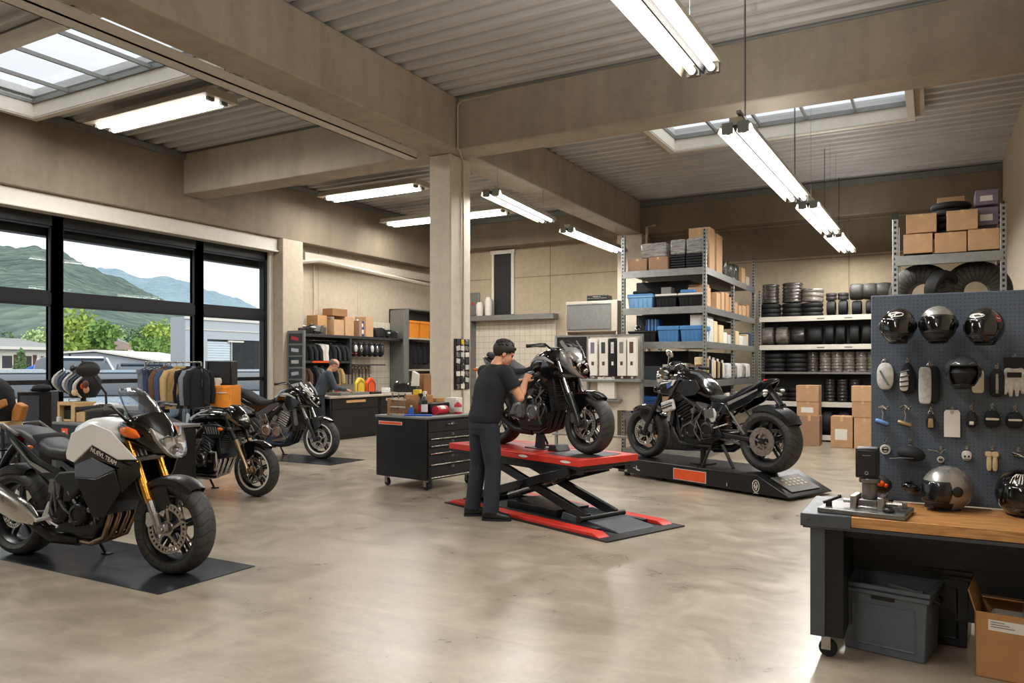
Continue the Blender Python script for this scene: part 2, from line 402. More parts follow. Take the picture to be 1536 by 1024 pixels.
# ---------------------------------------------------------------- skylights
for i,(x0,x1,y0,y1,zb) in enumerate(SKY):
    m=MB(); zt=zb+.25; k=.13
    for a,b,c,d in ((x0-.02,x1+.02,y0-k+.1,y0),(x0-.02,x1+.02,y1,y1+k-.1),(x0-k+.1,x0,y0,y1),(x1,x1+k-.1,y0,y1)): m.bb(a,b,c,d,zb,zt)
    for a,b,c,d in ((x0-.1,x1+.1,y0-.1,y0-.008),(x0-.1,x1+.1,y1+.008,y1+.1),(x0-.1,x0-.008,y0,y1),(x1+.008,x1+.1,y0,y1)): m.bb(a,b,c,d,zb-.02,zb+.03)
    root=struct('window_%d'%(7+i),m,'trim_white')
    b=MB(); n=5
    for j in range(n+1):
        x=x0+(x1-x0)*j/n; b.bb(x-.016,x+.016,y0,y1,zt-.06,zt-.012)
    for y in (y0,y1): b.bb(x0,x1,y-.03,y+.03,zt-.07,zt-.012)
    obj('glazing_bars',b,'grey_metal',root)
    g=MB(); g.bb(x0,x1,y0,y1,zt-.01,zt); obj('pane',g,'skylight_glass',root)
m=MB(); x0,x1,y0,y1,_=SKY[1]; m.bb(x1+.1,x1+.22,y0-.3,y1+.1,5.1,5.2); m.bb(x0-.22,x0-.1,y0-.3,y1+.3,5.1,5.2); struct('trim_8',m,'concrete_beam')
# ---------------------------------------------------------------- black slot, tiled panel and vent block on the back wall
a=gy(742,472,BY); b=gy(768,380,BY)
m=MB(); m.bb(a.x,b.x,BY-.02,BY-.003,a.z,b.z); struct('window_9',m,'matte_black')
m=MB(); m.bb(b.x,b.x+.08,BY-.05,BY,a.z,b.z); m.bb(a.x-.1,b.x+.1,BY-.06,BY,b.z,b.z+.1); m.bb(a.x-.06,a.x,BY-.05,BY,a.z,b.z); struct('trim_9',m,'trim_white')
a=gy(712,600,BY-.1); b=gy(832,478,BY-.1)
m=MB(); m.bb(a.x,b.x,BY-.03,BY-.001,.1,b.z); struct('wall_tiled',m,'tiles_x')
m=MB(); m.bb(a.x-.12,b.x+.05,BY-.3,BY,b.z,b.z+.13); m.bb(a.x-.12,a.x,BY-.3,BY,0,b.z); struct('trim_10',m,'grey_metal')
a=gx(520,600,WX); 
m=MB(); m.bb(WX+.001,WX+.04,13.2,16.2,.1,2.55); struct('wall_tiled_side',m,'tiles_y')
# ---------------------------------------------------------------- motorcycles
def mk_tyre(name,groove=26,kk=7.0,depth=-.6):
    t=NT(name); sp=t.n('ShaderNodeSeparateXYZ'); t.l(t.co(),sp.inputs[0])
    an=t.math('ARCTAN2',sp.outputs[2],sp.outputs[0]); ay=t.math('ABSOLUTE',sp.outputs[1])
    u=t.math('ADD',t.math('MULTIPLY',an,groove/(2*pi)),t.math('MULTIPLY',ay,kk))
    g=t.math('LESS_THAN',t.math('FRACT',u),.13)
    rr=t.math('SQRT',t.math('ADD',t.math('MULTIPLY',sp.outputs[0],sp.outputs[0]),t.math('MULTIPLY',sp.outputs[2],sp.outputs[2])))
    on=t.math('MULTIPLY',g,t.math('GREATER_THAN',rr,.262)); on=t.math('MULTIPLY',on,t.math('GREATER_THAN',ay,.008))
    nz=t.noise(t.co(),30,3); c=t.ramp(nz,[(.3,srgb(40,39,38)),(.7,srgb(58,56,54))])
    c=t.mix(on,c,(.006,.006,.006,1)); t.pbr(c,.62,0,on,depth,.004)
mk_tyre('tyre_road')
def wheel(root,name,cx,R,w,rr,rim,stripe=None,discs=(),dr=.155,spokes=5,hubm='engine_black',discm='disc_steel'):
    m=MB(); a=w*.40
    m.lathe([(rr+.008,-a),(rr-.004,-a),(rr-.014,-a*.8),(rr-.03,-a*.45),(rr-.034,0),(rr-.03,a*.45),(rr-.014,a*.8),(rr-.004,a),(rr+.008,a)],40,axis='Y')
    m.lathe([(0,-w*.5),(.028,-w*.5),(.032,-w*.42),(.05,-w*.3),(.05,w*.3),(.032,w*.42),(.028,w*.5),(0,w*.5)],18,axis='Y')
    for i in range(spokes):
        b=2*pi*i/spokes+.3
        for s in(-1,1):
            b0=b+s*.16; b1=b+s*.1
            m.beam((.04*cos(b0),s*w*.1,.04*sin(b0)),((rr-.025)*cos(b1),s*w*.05,(rr-.025)*sin(b1)),.022,.026,up=(0,1,0))
    wr=obj(name,m,rim,root,loc=(cx,0,R),bevel=.003)
    t=MB(); h=R-rr
    half=[(rr-.004,.36),(rr+.012,.42),(rr+h*.35,.5),(rr+h*.62,.485),(rr+h*.82,.4),(rr+h*.94,.25),(R,.0)]
    prof=[(r,-y*w) for r,y in half]+[(r,y*w) for r,y in reversed(half[:-1])]+[(rr-.004,0)]
    t.lathe(prof,56,axis='Y',close=True); obj('tyre',t,'tyre_road',wr)
    if stripe:
        q=MB()
        for s in(-1,1): q.lathe([(rr-.012,s*(a+.001)),(rr+.009,s*(a+.0045)),(rr+.009,s*(a-.004)),(rr-.012,s*(a-.004))],40,axis='Y',close=True)
        obj('rim_stripe',q,stripe,wr)
    for y in discs:
        d=MB(); n=60; e=.0025; r0,r1,r2,r3=dr*.72,dr*.8,dr*.92,dr
        def ann(ra,rb,j0,j1):
            a0,a1=2*pi*j0/n,2*pi*j1/n
            P=[(r*cos(x),yy,r*sin(x)) for yy in(-e,e) for r,x in((ra,a0),(rb,a0),(rb,a1),(ra,a1))]
            d.add(P,[(3,2,1,0),(4,5,6,7),(0,1,5,4),(1,2,6,5),(2,3,7,6),(3,0,4,7)])
        for j in range(n):
            ann(r0,r1,j,j+1); ann(r2,r3,j,j+1)
            if j%2: ann(r1,r2,j,j+1)
        for j in range(5):
            x=2*pi*j/5; d.beam((.045*cos(x),0,.045*sin(x)),(r0*cos(x+.35),0,r0*sin(x+.35)),.018,.006,up=(0,1,0))
            d.ball((r0*1.03*cos(x+.35),0,r0*1.03*sin(x+.35)),(.011,.006,.011),8,4)
        d.lathe([(.03,-.004),(.055,-.004),(.055,.004),(.03,.004)],20,axis='Y',close=True)
        obj('brake_disc',d,discm,wr,loc=(0,y,0))
    return wr
def arc_fender(c,R,w,a0,a1,th=.006,n=16,side=.05):
    m=MB(); pr=[(R-side,-w/2),(R-.012,-w/2*.95),(R,-w*.3),(R+.006,0),(R,w*.3),(R-.012,w/2*.95),(R-side,w/2)]
    pr=pr+[(r-th,y*.96) for r,y in reversed(pr)]
    k=len(pr); rings=[]
    for i in range(n+1):
        a=a0+(a1-a0)*i/n; f=1-.25*abs(2*i/n-1)**3
        rings.append([V((c[0]+r*cos(a),y*f,c[2]+r*sin(a))) for r,y in pr])
    return m.loft(rings)
def cover(m,x,y,z,r,s,d=.03,n=22):
    """round engine side cover on side s (-1 right, 1 left)"""
    m.lathe([(r*1.04,0),(r*1.04,s*d*.3),(r,s*d*.6),(r*.86,s*d*.95),(r*.6,s*d*1.05),(r*.55,s*d*.85),(r*.3,s*d*.85),(0,s*d*.9)],n,(x,y,z),'Y')
    for j in range(6):
        a=2*pi*j/6+.2; m.cyl((x+r*1.04*cos(a),y,z+r*1.04*sin(a)),(x+r*1.04*cos(a),y+s*d*.7,z+r*1.04*sin(a)),r*.09,n=7)
D=dict(WB=1.45,Rf=.31,Rr=.315,wf=.12,wr=.18,rr=.222,rake=.46,rim='satin_black',stripe=None,eng='engine_black',ecov='engine_black',
  forklow='satin_black',forkup='steel',forkw=.105,fend='gloss_black',tank='gloss_black',pipe='satin_black',muf='brushed',grip_z=1.1,seatm='soft_black',side='satin_black',spokes=5)
def motorcycle(name,label,loc,rz,style,scale=1.0,group='motorcycles in the workshop',**kw):
    p=dict(D); p.update(kw); g=lambda k:p[k]
    WB,Rf,Rr=p['WB'],p['Rf'],p['Rr']; rx=p.get('rx',0)
    T=thing(name,label,'motorcycle',loc,rz,group); T.scale=(scale,)*3
    wheel(T,'front_wheel',WB,Rf,p['wf'],p['rr'],p['rim'],p['stripe'],(-.07,.07),p.get('dr',.155),spokes=p['spokes'])
    wheel(T,'rear_wheel',rx,Rr,p['wr'],p['rr'],p['rim'],p['stripe'],(-.085,),.12,spokes=p['spokes'])
    # sprocket and chain on the left
    m=MB(); m.lathe([(.03,-.004),(.095,-.004),(.1,0),(.095,.004),(.03,.004)],32,(rx,.095,Rr),'Y',close=True); obj('sprocket',m,'disc_steel',T)
    m=MB(); m.beam((rx,.098,Rr+.1),(.5,.098,.42),.014,.02); m.beam((rx,.098,Rr-.1),(.5,.098,.34),.014,.02); obj('chain',m,'alu_cast',T)
    # fork
    rk=p['rake']; zt=p.get('ztop',1.0); fx=lambda z:WB-.035-(z-Rf)*math.tan(rk)
    hw=p['forkw']
    for s in(-1,1):
        m=MB(); zl=p.get('zlow',.62)
        m.tube([(fx(Rf)+.0,s*hw,Rf-.03),(fx(Rf+.06),s*hw,Rf+.06),(fx(zl),s*hw,zl)],[.03,.028,.031],12)
        m.box((WB-.01,s*hw,Rf),(.085,.04,.06),rot=(0,-.3,0)); m.cyl((WB,s*(hw-.03),Rf),(WB,s*(hw+.032),Rf),.018)
        fl=obj('fork_leg',m,p['forklow'],T,bevel=.004)
        m=MB(); m.cyl((fx(zl)+.001,s*hw,zl-.02),(fx(zt),s*hw,zt),p.get('tube_r',.024)); m.lathe([(.033,-.012),(.033,.012)],12,(fx(zl),s*hw,zl),'Z'); obj('fork_tube',m,p['forkup'],fl)
        m=MB(); m.prism([(0,0),(.05,.02),(.065,.08),(.04,.125),(-.015,.11),(-.02,.03)],s*(hw-.018)-.022,s*(hw-.018)+.022)
        ca=obj('brake_caliper',m,p.get('caliper','alu_cast'),T,loc=(WB-.15,0,Rf+.0),bevel=.006)
        m=MB(); m.tube([(WB-.12,s*hw,Rf+.1),(WB-.2,s*(hw+.03),Rf+.25),(fx(.8)-.06,s*(hw+.01),.8),(fx(.95)-.02,s*.06,.95)],.006,6); obj('brake_hose',m,'matte_black',T)
    m=MB()
    for z in (zt-.03,zt-.2): m.beam((fx(z)-.005,-hw-.03,z),(fx(z)-.005,hw+.03,z),.075,.035)
    m.cyl((fx(zt)-.04,0,zt),(fx(zt-.22)-.04,0,zt-.22),.035); obj('triple_clamp',m,'alu_cast' if style!='sport' else 'satin_black',T,bevel=.006)
    # front fender
    fa0,fa1=p.get('fend_arc',(.95,2.5)); m=arc_fender((WB,0,Rf),Rf+.03,p['wf']+.03,fa0,fa1)
    for s in(-1,1): m.plate([(WB-.05,s*(hw-.02),Rf+.12),(WB+.05,s*(hw-.02),Rf+.2),(WB+.02,s*(p['wf']/2+.008),Rf+.3),(WB-.2,s*(p['wf']/2+.008),Rf+.26)],(0,s,0),.008)
    obj('front_fender',m,p['fend'],T)
    # frame
    hx=fx(zt)-.05; fz=zt-.12
    m=MB()
    for s in(-1,1):
        m.tube([(hx,s*.05,fz),(hx-.22,s*.15,.78),(.62,s*.15,.64),(.46,s*.13,.45),(.48,s*.11,.3)],[.03,.033,.033,.03,.024],10)
        m.tube([(hx,s*.04,fz-.06),(hx-.1,s*.12,.6),(hx-.17,s*.13,.33),(.75,s*.13,.25),(.5,s*.12,.27)],.017,8)
        m.tube([(.62,s*.14,.64),(.3,s*.12,.72),(-.12,s*.09,p.get('tailz',.86))],.017,8)
        m.tube([(.5,s*.12,.5),(.2,s*.1,.7)],.014,8)
    obj('frame',m,p.get('frame','satin_black'),T)
    # swingarm and shock
    m=MB()
    for s in(-1,1):
        m.tube([(.52,s*.1,.4),(.3,s*.125,.37),(rx+.02,s*.125,Rr)],[.04,.034,.026],8,sx=.6); m.box((rx,s*.125,Rr),(.1,.022,.055)); m.cyl((rx,s*.1,Rr),(rx,s*.145,Rr),.022)
    m.cyl((.5,-.13,.4),(.5,.13,.4),.035); m.cyl((.32,-.1,.37),(.32,.1,.37),.03); obj('swingarm',m,p.get('swing','satin_black'),T,bevel=.003)
    m=MB(); m.cyl((.36,0,.4),(.42,0,.68),.02)
    for j in range(8): m.lathe([(.034,-.008),(.042,0),(.034,.008)],12,(.37+.006*j,0,.44+.027*j),'Z')
    obj('shock_absorber',m,p.get('shock','bronze_pipe'),T)
    # engine
    m=MB(); m.prism([(.42,.33),(.48,.25),(.86,.24),(.95,.34),(.93,.46),(.84,.53),(.5,.55),(.42,.48)],-.15,.15)
    m.prism([(.55,.2),(.8,.19),(.82,.25),(.53,.26)],-.09,.09)
    en=obj('engine',m,p['eng'],T,bevel=.022,seg=3)
    ti=p.get('cyl_tilt',.45); c0=V((.80,0,.5)); ax=V((sin(ti),0,cos(ti)))
    m=MB()
    for j in range(7):
        q=c0+ax*(.03+.035*j); m.box(q,(.2 if j<6 else .17,.34 if j<6 else .3,.02),rot=(0,ti,0))
    m.box(c0+ax*.12,(.16,.3,.24),rot=(0,ti,0)); m.box(c0+ax*.3,(.21,.33,.09),rot=(0,ti,0)); m.box(c0+ax*.36,(.15,.28,.05),rot=(0,ti,0))
    obj('cylinder_block',m,p['eng'],en,bevel=.008)
    for s in(-1,1):
        m=MB(); cover(m,.53,s*.15,.42,.095,s,.045); cover(m,.745,s*.15,.41,.088 if s<0 else .1,s,.05)
        obj('engine_cover',m,p['ecov'],en)
    rnd=random.Random(sum(map(ord,label)))
    for s in(-1,1):
        m=MB()
        for j in range(9):
            a=V((.45+rnd.random()*.5,s*(.14+.04*rnd.random()),.28+rnd.random()*.2)); b=a+V((rnd.uniform(-.2,.14),s*rnd.uniform(0,.03),rnd.uniform(.1,.28)))
            m.tube([a,(a+b)/2+V((rnd.uniform(-.05,.05),s*.025,0)),b],.006+.006*rnd.random(),6)
        for j in range(10):
            a=V((.45+rnd.random()*.5,s*(.15+.02*rnd.random()),.28+rnd.random()*.4)); m.ball(a,.012+.012*rnd.random(),8,5)
        m.box((.5,s*.16,.6),(.12,.05,.1),rot=(0,.2,0)); m.box((.62,s*.13,.66),(.16,.06,.1),rot=(0,-.2,0)); m.cyl((.7,s*.1,.62),(.72,s*.19,.62),.035)
        obj('hose_cluster',m,p.get('fit','alu_cast'),en)
    m=MB(); m.box((1.03,0,.58),(.05,.34,.3),rot=(0,-.22,0))
    for j in range(13): m.box((1.06-.0,0,.45+.022*j),(.045,.31,.006),rot=(0,-.22,0))
    obj('radiator',m,'satin_black',T)
    # headers and muffler
    m=MB()
    for y in (-.1,-.035,.035,.1):
        m.tube([(.93,y,.62),(1.0,y*1.1,.55),(1.0,y*1.15,.4),(.93,y-.01,.24),(.8,y*.6-.05,.185),(.6,-.06,.18)],.021,9)
    obj('header_pipe',m,p['pipe'],T)
    m=MB(); m.tube([(.62,-.06,.185),(.4,-.12,.2),(.25,-.17,.3),(.18,-.19,.36)],[.045,.045,.034,.03],10)
    obj('link_pipe',m,p.get('pipe2',p['pipe']),T)
    ma,mb_=p.get('mufpos',((.24,-.2,.34),(-.2,-.23,.56))); ma,mb_=V(ma),V(mb_); d=(mb_-ma)
    rings=[]; dn=d.normalized(); uu=V((0,1,0)); ww=dn.cross(uu).normalized()
    for t,rw,rh in ((0,.028,.03),(.2,.055,.075),(.3,.06,.085),(.92,.062,.088),(1,.05,.07)):
        c=ma+d*t; rings.append([c+uu*v.y+ww*v.z for v in [sup(0,0,0,rw,rh,2*pi*j/16+.2,3.2) for j in range(16)]])
    m=MB(); m.loft(rings); mu=obj('muffler',m,p['muf'],T)
    m=MB(); m.cyl(mb_-dn*.01,mb_+dn*.02,.035,n=14); m.cyl(mb_+dn*.02,mb_+dn*.021,.026); obj('tail_pipe',m,'satin_black',mu)
    # stand, pegs
    m=MB(); m.tube([(.5,.12,.26),(.55,.22,.02)],.014,8); m.box((.56,.23,.008),(.08,.05,.014)); obj('side_stand',m,'satin_black',T)
    for s in(-1,1):
        m=MB(); m.cyl((.42,s*.17,.36),(.42,s*.28,.36),.015); m.prism([(.33,.36),(.4,.48),(.46,.5),(.46,.36),(.42,.3)],s*.155-.008,s*.155+.008); m.tube([(.42,s*.18,.34),(.56,s*.2,.31),(.58,s*.23,.31)],.008,6)
        obj('foot_peg',m,p.get('peg','alu_cast'),T,bevel=.003)
    # handlebar
    gzv=p['grip_z']; bx=hx+.02+p.get('barx',0); gw=p.get('bar_w',.37)
    m=MB(); m.tube([(bx-.14,-gw,gzv-.02),(bx-.06,-gw*.55,gzv),(bx,-.08,zt+.03),(bx,.08,zt+.03),(bx-.06,gw*.55,gzv),(bx-.14,gw,gzv-.02)],.012,8)
    for s in(-1,1): m.cyl((bx,s*.06,zt-.02),(bx,s*.06,zt+.04),.02)
    hb=obj('handlebar',m,'satin_black',T)
    for s in(-1,1):
        A=V((bx-.095,s*gw*.74,gzv-.01)); B=V((bx-.145,s*(gw+.01),gzv-.02))
        m=MB(); m.cyl(A,B,.018,n=10); m.lathe([(.022,-.004),(.022,.004)],10,A,'Y'); m.cyl(B,B+(B-A).normalized()*.02,.02); obj('grip',m,'rubber',hb)
        m=MB(); m.tube([A+V((.02,-s*.03,0)),A+V((.06,0,-.005)),A+V((.05,s*.08,-.01)),B+V((.055,0,-.012))],[.01,.008,.007,.008],7); m.box(A+V((.01,-s*.045,0)),(.05,.06,.045)); obj('brake_lever' if s<0 else 'clutch_lever',m,p.get('lever','alu_cast'),hb)
    mz=p.get('mirror',.26)
    if mz:
        for s in(-1,1):
            if s in p.get('nomirror',()): continue
            b0=V((bx-.08,s*gw*.6,gzv)); b1=b0+V((-.02,s*.1,mz*.75)); mr=p.get('mirror_r',(.03,.085,.055))
            m=MB(); m.tube([b0,b0+V((.02,s*.02,mz*.3)),b1],.008,7); m.ball(b1+V((0,s*.03,mr[2]*.6)),mr,14,8,rot=(0,.1,0)); mi=obj('mirror',m,p.get('mirror_m','satin_black'),T)
    # rear lights, plate
    tz=p.get('tailz',.86); tx=p.get('tailx',-.28)
    m=MB(); m.body([(tx+.0,tz-.0,.03,.012),(tx+.03,tz,.055,.026),(tx+.09,tz+.005,.06,.028)],14); obj('tail_light',m,'red_lens',T)
    m=MB(); m.tube([(tx+.1,0,tz-.03),(tx-.02,0,tz-.14),(tx-.1,0,tz-.24)],[.035,.03,.025],8,sx=1.6); m.box((tx-.11,0,tz-.27),(.01,.17,.11),rot=(0,.5,0)); obj('plate_holder',m,'satin_black',T)
    for s in(-1,1):
        m=MB(); m.cyl((tx,s*.04,tz-.09),(tx-.01,s*.12,tz-.09),.008,n=6); q=obj('turn_signal',m,'satin_black',T)
        m=MB(); m.ball((tx-.01,s*.15,tz-.09),(.022,.04,.018),10,6); obj('signal_lens',m,p.get('rear_ind','orange_lens'),q)
    m=arc_fender((rx,0,Rr),Rr+.04,p['wr']+.01,p.get('hug',(1.2,2.2))[0],p.get('hug',(1.2,2.2))[1],side=.06); obj('rear_fender',m,'satin_black',T)
    p['hx'],p['zt'],p['fx']=hx,zt,fx
    STY[style](T,p); return T
def swoosh(m,pts,hw,t=.004):
    """thin raised ribbon along a 3d polyline; pts (x,y,z,width)"""
    for a,b in zip(pts,pts[1:]):
        for s in(-1,1):
            n=V((0,s,0)); P=[V((a[0],s*a[1],a[2]-a[3]/2)),V((b[0],s*b[1],b[2]-b[3]/2)),V((b[0],s*b[1],b[2]+b[3]/2)),V((a[0],s*a[1],a[2]+a[3]/2))]
            m.plate(P,n,t)
STY={}
def text_mesh(body,size,extrude=.001):
    c=bpy.data.curves.new('t','FONT'); c.body=body; c.size=size; c.extrude=extrude; c.align_x='CENTER'; c.align_y='CENTER'
    o=bpy.data.objects.new('t',c); COL.objects.link(o); dg=bpy.context.evaluated_depsgraph_get(); dg.update()
    me=bpy.data.meshes.new_from_object(o.evaluated_get(dg)); bpy.data.objects.remove(o); bpy.data.curves.remove(c); me.materials.clear(); return me
def lettering(name,body,size,mat,parent,loc,rot,**k):
    me=text_mesh(body,size); o=obj(name,me,mat,parent,loc=loc,rot=rot,**k); return o
# --- adventure sport with half fairing (white)
def sty_adv(T,p):
    # tank: angular shells
    m=MB(); m.body([(.60,.90,.10,.10,0,3),(.66,.96,.15,.13,0,3),(.80,1.0,.19,.13,0,3.4),(.95,1.02,.2,.12,0,3.4),(1.05,1.01,.16,.09,0,3),(1.12,1.0,.1,.05,0,3)],20)
    tk=obj('fuel_tank',m,'white_paint',T)
    m=MB(); m.lathe([(.0,.0),(.045,0),(.045,.012),(.03,.018),(0,.018)],18,(.92,0,1.135),'Z'); obj('filler_cap',m,'satin_black',tk)
    for s in(-1,1):
        # white wing panel reaching forward
        m=MB(); m.plate([(.62,s*.17,.86),(.72,s*.205,1.02),(.95,s*.215,1.1),(1.12,s*.205,1.05),(1.36,s*.19,.85),(1.18,s*.2,.84),(.95,s*.215,.94),(.74,s*.2,.80),(.64,s*.18,.82)],(0,s,.15),.014)
        obj('tank_panel',m,'white_paint',T,bevel=.006)
        m=MB(); m.plate([(.73,s*.2,.79),(.95,s*.222,.93),(1.18,s*.21,.845),(1.3,s*.19,.8),(1.18,s*.2,.77),(.95,s*.215,.84)],(0,s,.1),.012)
        sp=obj('badge_panel',m,'gloss_black',T,bevel=.004)
        if True:
            ang=atan2(.845-.93,1.18-.95)
            lettering('badge',"NUEVL TEAM",.046,'paper_white',sp,(1.075,s*.237,.865),(pi/2,-ang if s<0 else ang,0 if s<0 else pi))
        # grey faceted shroud: top facet and dark side
        m=MB(); m.plate([(.74,s*.2,.78),(.95,s*.225,.84),(1.18,s*.225,.77),(1.05,s*.275,.70),(.84,s*.275,.70)],(0,s*.4,1),.012); obj('shroud_top',m,'plastic_grey',T,bevel=.004)
        m=MB(); m.plate([(.84,s*.27,.705),(1.05,s*.27,.705),(1.18,s*.222,.765),(1.2,s*.19,.62),(1.06,s*.2,.42),(.98,s*.24,.42)],(0,s,0),.012); m.plate([(.74,s*.2,.78),(.84,s*.27,.705),(.98,s*.24,.42),(.9,s*.2,.55)],(0,s,0),.01); obj('shroud_side',m,'satin_black',T,bevel=.004)
        m=MB(); m.plate([(1.15,s*.2,.84),(1.36,s*.17,.83),(1.34,s*.15,.73),(1.2,s*.18,.6),(1.18,s*.2,.74)],(0,s,0),.012); obj('fairing_side',m,'gloss_black',T,bevel=.004)
        m=MB(); m.body([(1.21,.95,.012,.025),(1.27,.945,.03,.04),(1.34,.93,.028,.034),(1.385,.915,.008,.01)],12); 
        for v in m.v: v.y+=s*.185
        obj('turn_signal',m,'orange_lens',T)
        # tail side
        m=MB(); m.plate([(.56,s*.12,.70),(.3,s*.14,.80),(-.02,s*.13,.98),(-.16,s*.1,1.04),(-.1,s*.12,.94),(.2,s*.15,.74),(.45,s*.14,.62)],(0,s,0),.014); t_=obj('tail_panel',m,'satin_black',T,bevel=.004)
        m=MB(); m.plate([(.42,s*.157,.705),(.2,s*.168,.79),(-.04,s*.15,.955),(-.02,s*.15,.925),(.22,s*.168,.755),(.34,s*.16,.70)],(0,s,0),.006); obj('trim_stripe',m,'silver_paint',t_)
        m=MB(); m.tube([(.05,s*.15,.98),(-.12,s*.15,1.06),(-.24,s*.1,1.05),(-.2,s*.06,1.0)],.012,8); obj('grab_rail',m,'alu_cast',T)
        m=MB(); m.prism([(.5,.66),(.56,.72),(.74,.74),(.86,.66),(.78,.6),(.68,.5),(.6,.5),(.62,.6)],s*.15,s*.2); obj('side_cover',m,'matte_black',T,bevel=.015)
    # cowl with headlight
    m=MB(); m.body([(1.1,.96,.12,.05,0,2.6),(1.2,.955,.165,.1,0,2.8),(1.34,.94,.155,.14,0,2.8),(1.43,.88,.12,.12,0,2.6),(1.49,.83,.07,.07,0,2.4),(1.52,.80,.03,.03)],22); cw=obj('front_cowl',m,'gloss_black',T)
    # headlight: shield-shaped lens over two round reflectors
    def hp(y,z): # point on the slanted face
        return V((1.545-.45*(z-.8)-.6*y*y/.12*.35,y,z))
    m=MB(); out=[(-.135,.965),(-.07,.90),(0,.885),(.07,.90),(.135,.965),(.125,.88),(.085,.79),(.05,.755),(0,.745),(-.05,.755),(-.085,.79),(-.125,.88)]
    m.plate([hp(y,z)+V((-.02,0,0)) for y,z in out],(1,0,.4),.03); hl=obj('headlight',m,'silver_paint',T,bevel=.004)
    for y,z,r in((-.055,.87,.042),(.055,.87,.042),(0,.80,.05)):
        m=MB(); c=hp(y,z)+V((.014,0,.006)); m.lathe([(r,.0),(r*.95,.008),(r*.7,-.0),(r*.3,-.006),(0,.012)],20,(0,0,0),'X')
        for i in range(len(m.v)): m.v[i]=m.v[i]+c
        obj('reflector',m,'steel',hl)
    m=MB(); m.plate([hp(y*1.01,z)+V((.026,0,.01)) for y,z in out],(1,0,.4),.003); obj('headlight_lens',m,'lens_glass',hl)
    # windscreen
    R=[]
    for z,x,w in ((.99,1.37,.15),(1.06,1.33,.165),(1.14,1.26,.16),(1.22,1.17,.13),(1.255,1.12,.09)):
        R.append([V((x-.28*(w*sin(a))**2/w*1.6,w*sin(a),z)) for a in [(-1+2*j/10)*1.35 for j in range(11)]])
    m=MB(); m.loft(R,False,True,False); o=obj('windscreen',m,'screen_tint',T); sd=o.modifiers.new('s','SOLIDIFY'); sd.thickness=.004
    for s in(-1,1):
        m=MB(); m.plate([(1.5,s*.06,.9),(1.43,s*.1,.965),(1.33,s*.15,1.01),(1.25,s*.16,1.08),(1.245,s*.163,1.07),(1.31,s*.16,.99),(1.40,s*.115,.94)],(.3,s,.3),.004); obj('screen_trim',m,'gloss_black',T,bevel=.003)
    m=MB(); m.body([(1.2,1.0,.1,.03),(1.15,1.04,.09,.03),(1.1,1.06,.06,.02)],12); obj('instrument_pod',m,'matte_black',T)
    for o in kids(T):
        if o.name.split('.')[0] in('front_cowl','headlight','windscreen','screen_trim','instrument_pod') or (o.name.startswith('turn_signal') and len(o.children)==0): o.location.z+=.1; o.location.x-=.02
    m=MB(); m.body([(-.2,.99,.06,.02),(-.14,1.01,.11,.035),(.05,.985,.13,.045),(.2,.92,.14,.06),(.36,.845,.135,.06),(.5,.835,.115,.055),(.62,.87,.085,.06),(.68,.92,.06,.05)],18,2.8); st=obj('seat',m,'seat_vinyl',T)
    m=MB(); m.body([(.2,.975,.145,.014),(.24,.94,.146,.03),(.26,.90,.145,.02)],14); obj('seat_step',m,'soft_black',st)
STY['adv']=sty_adv
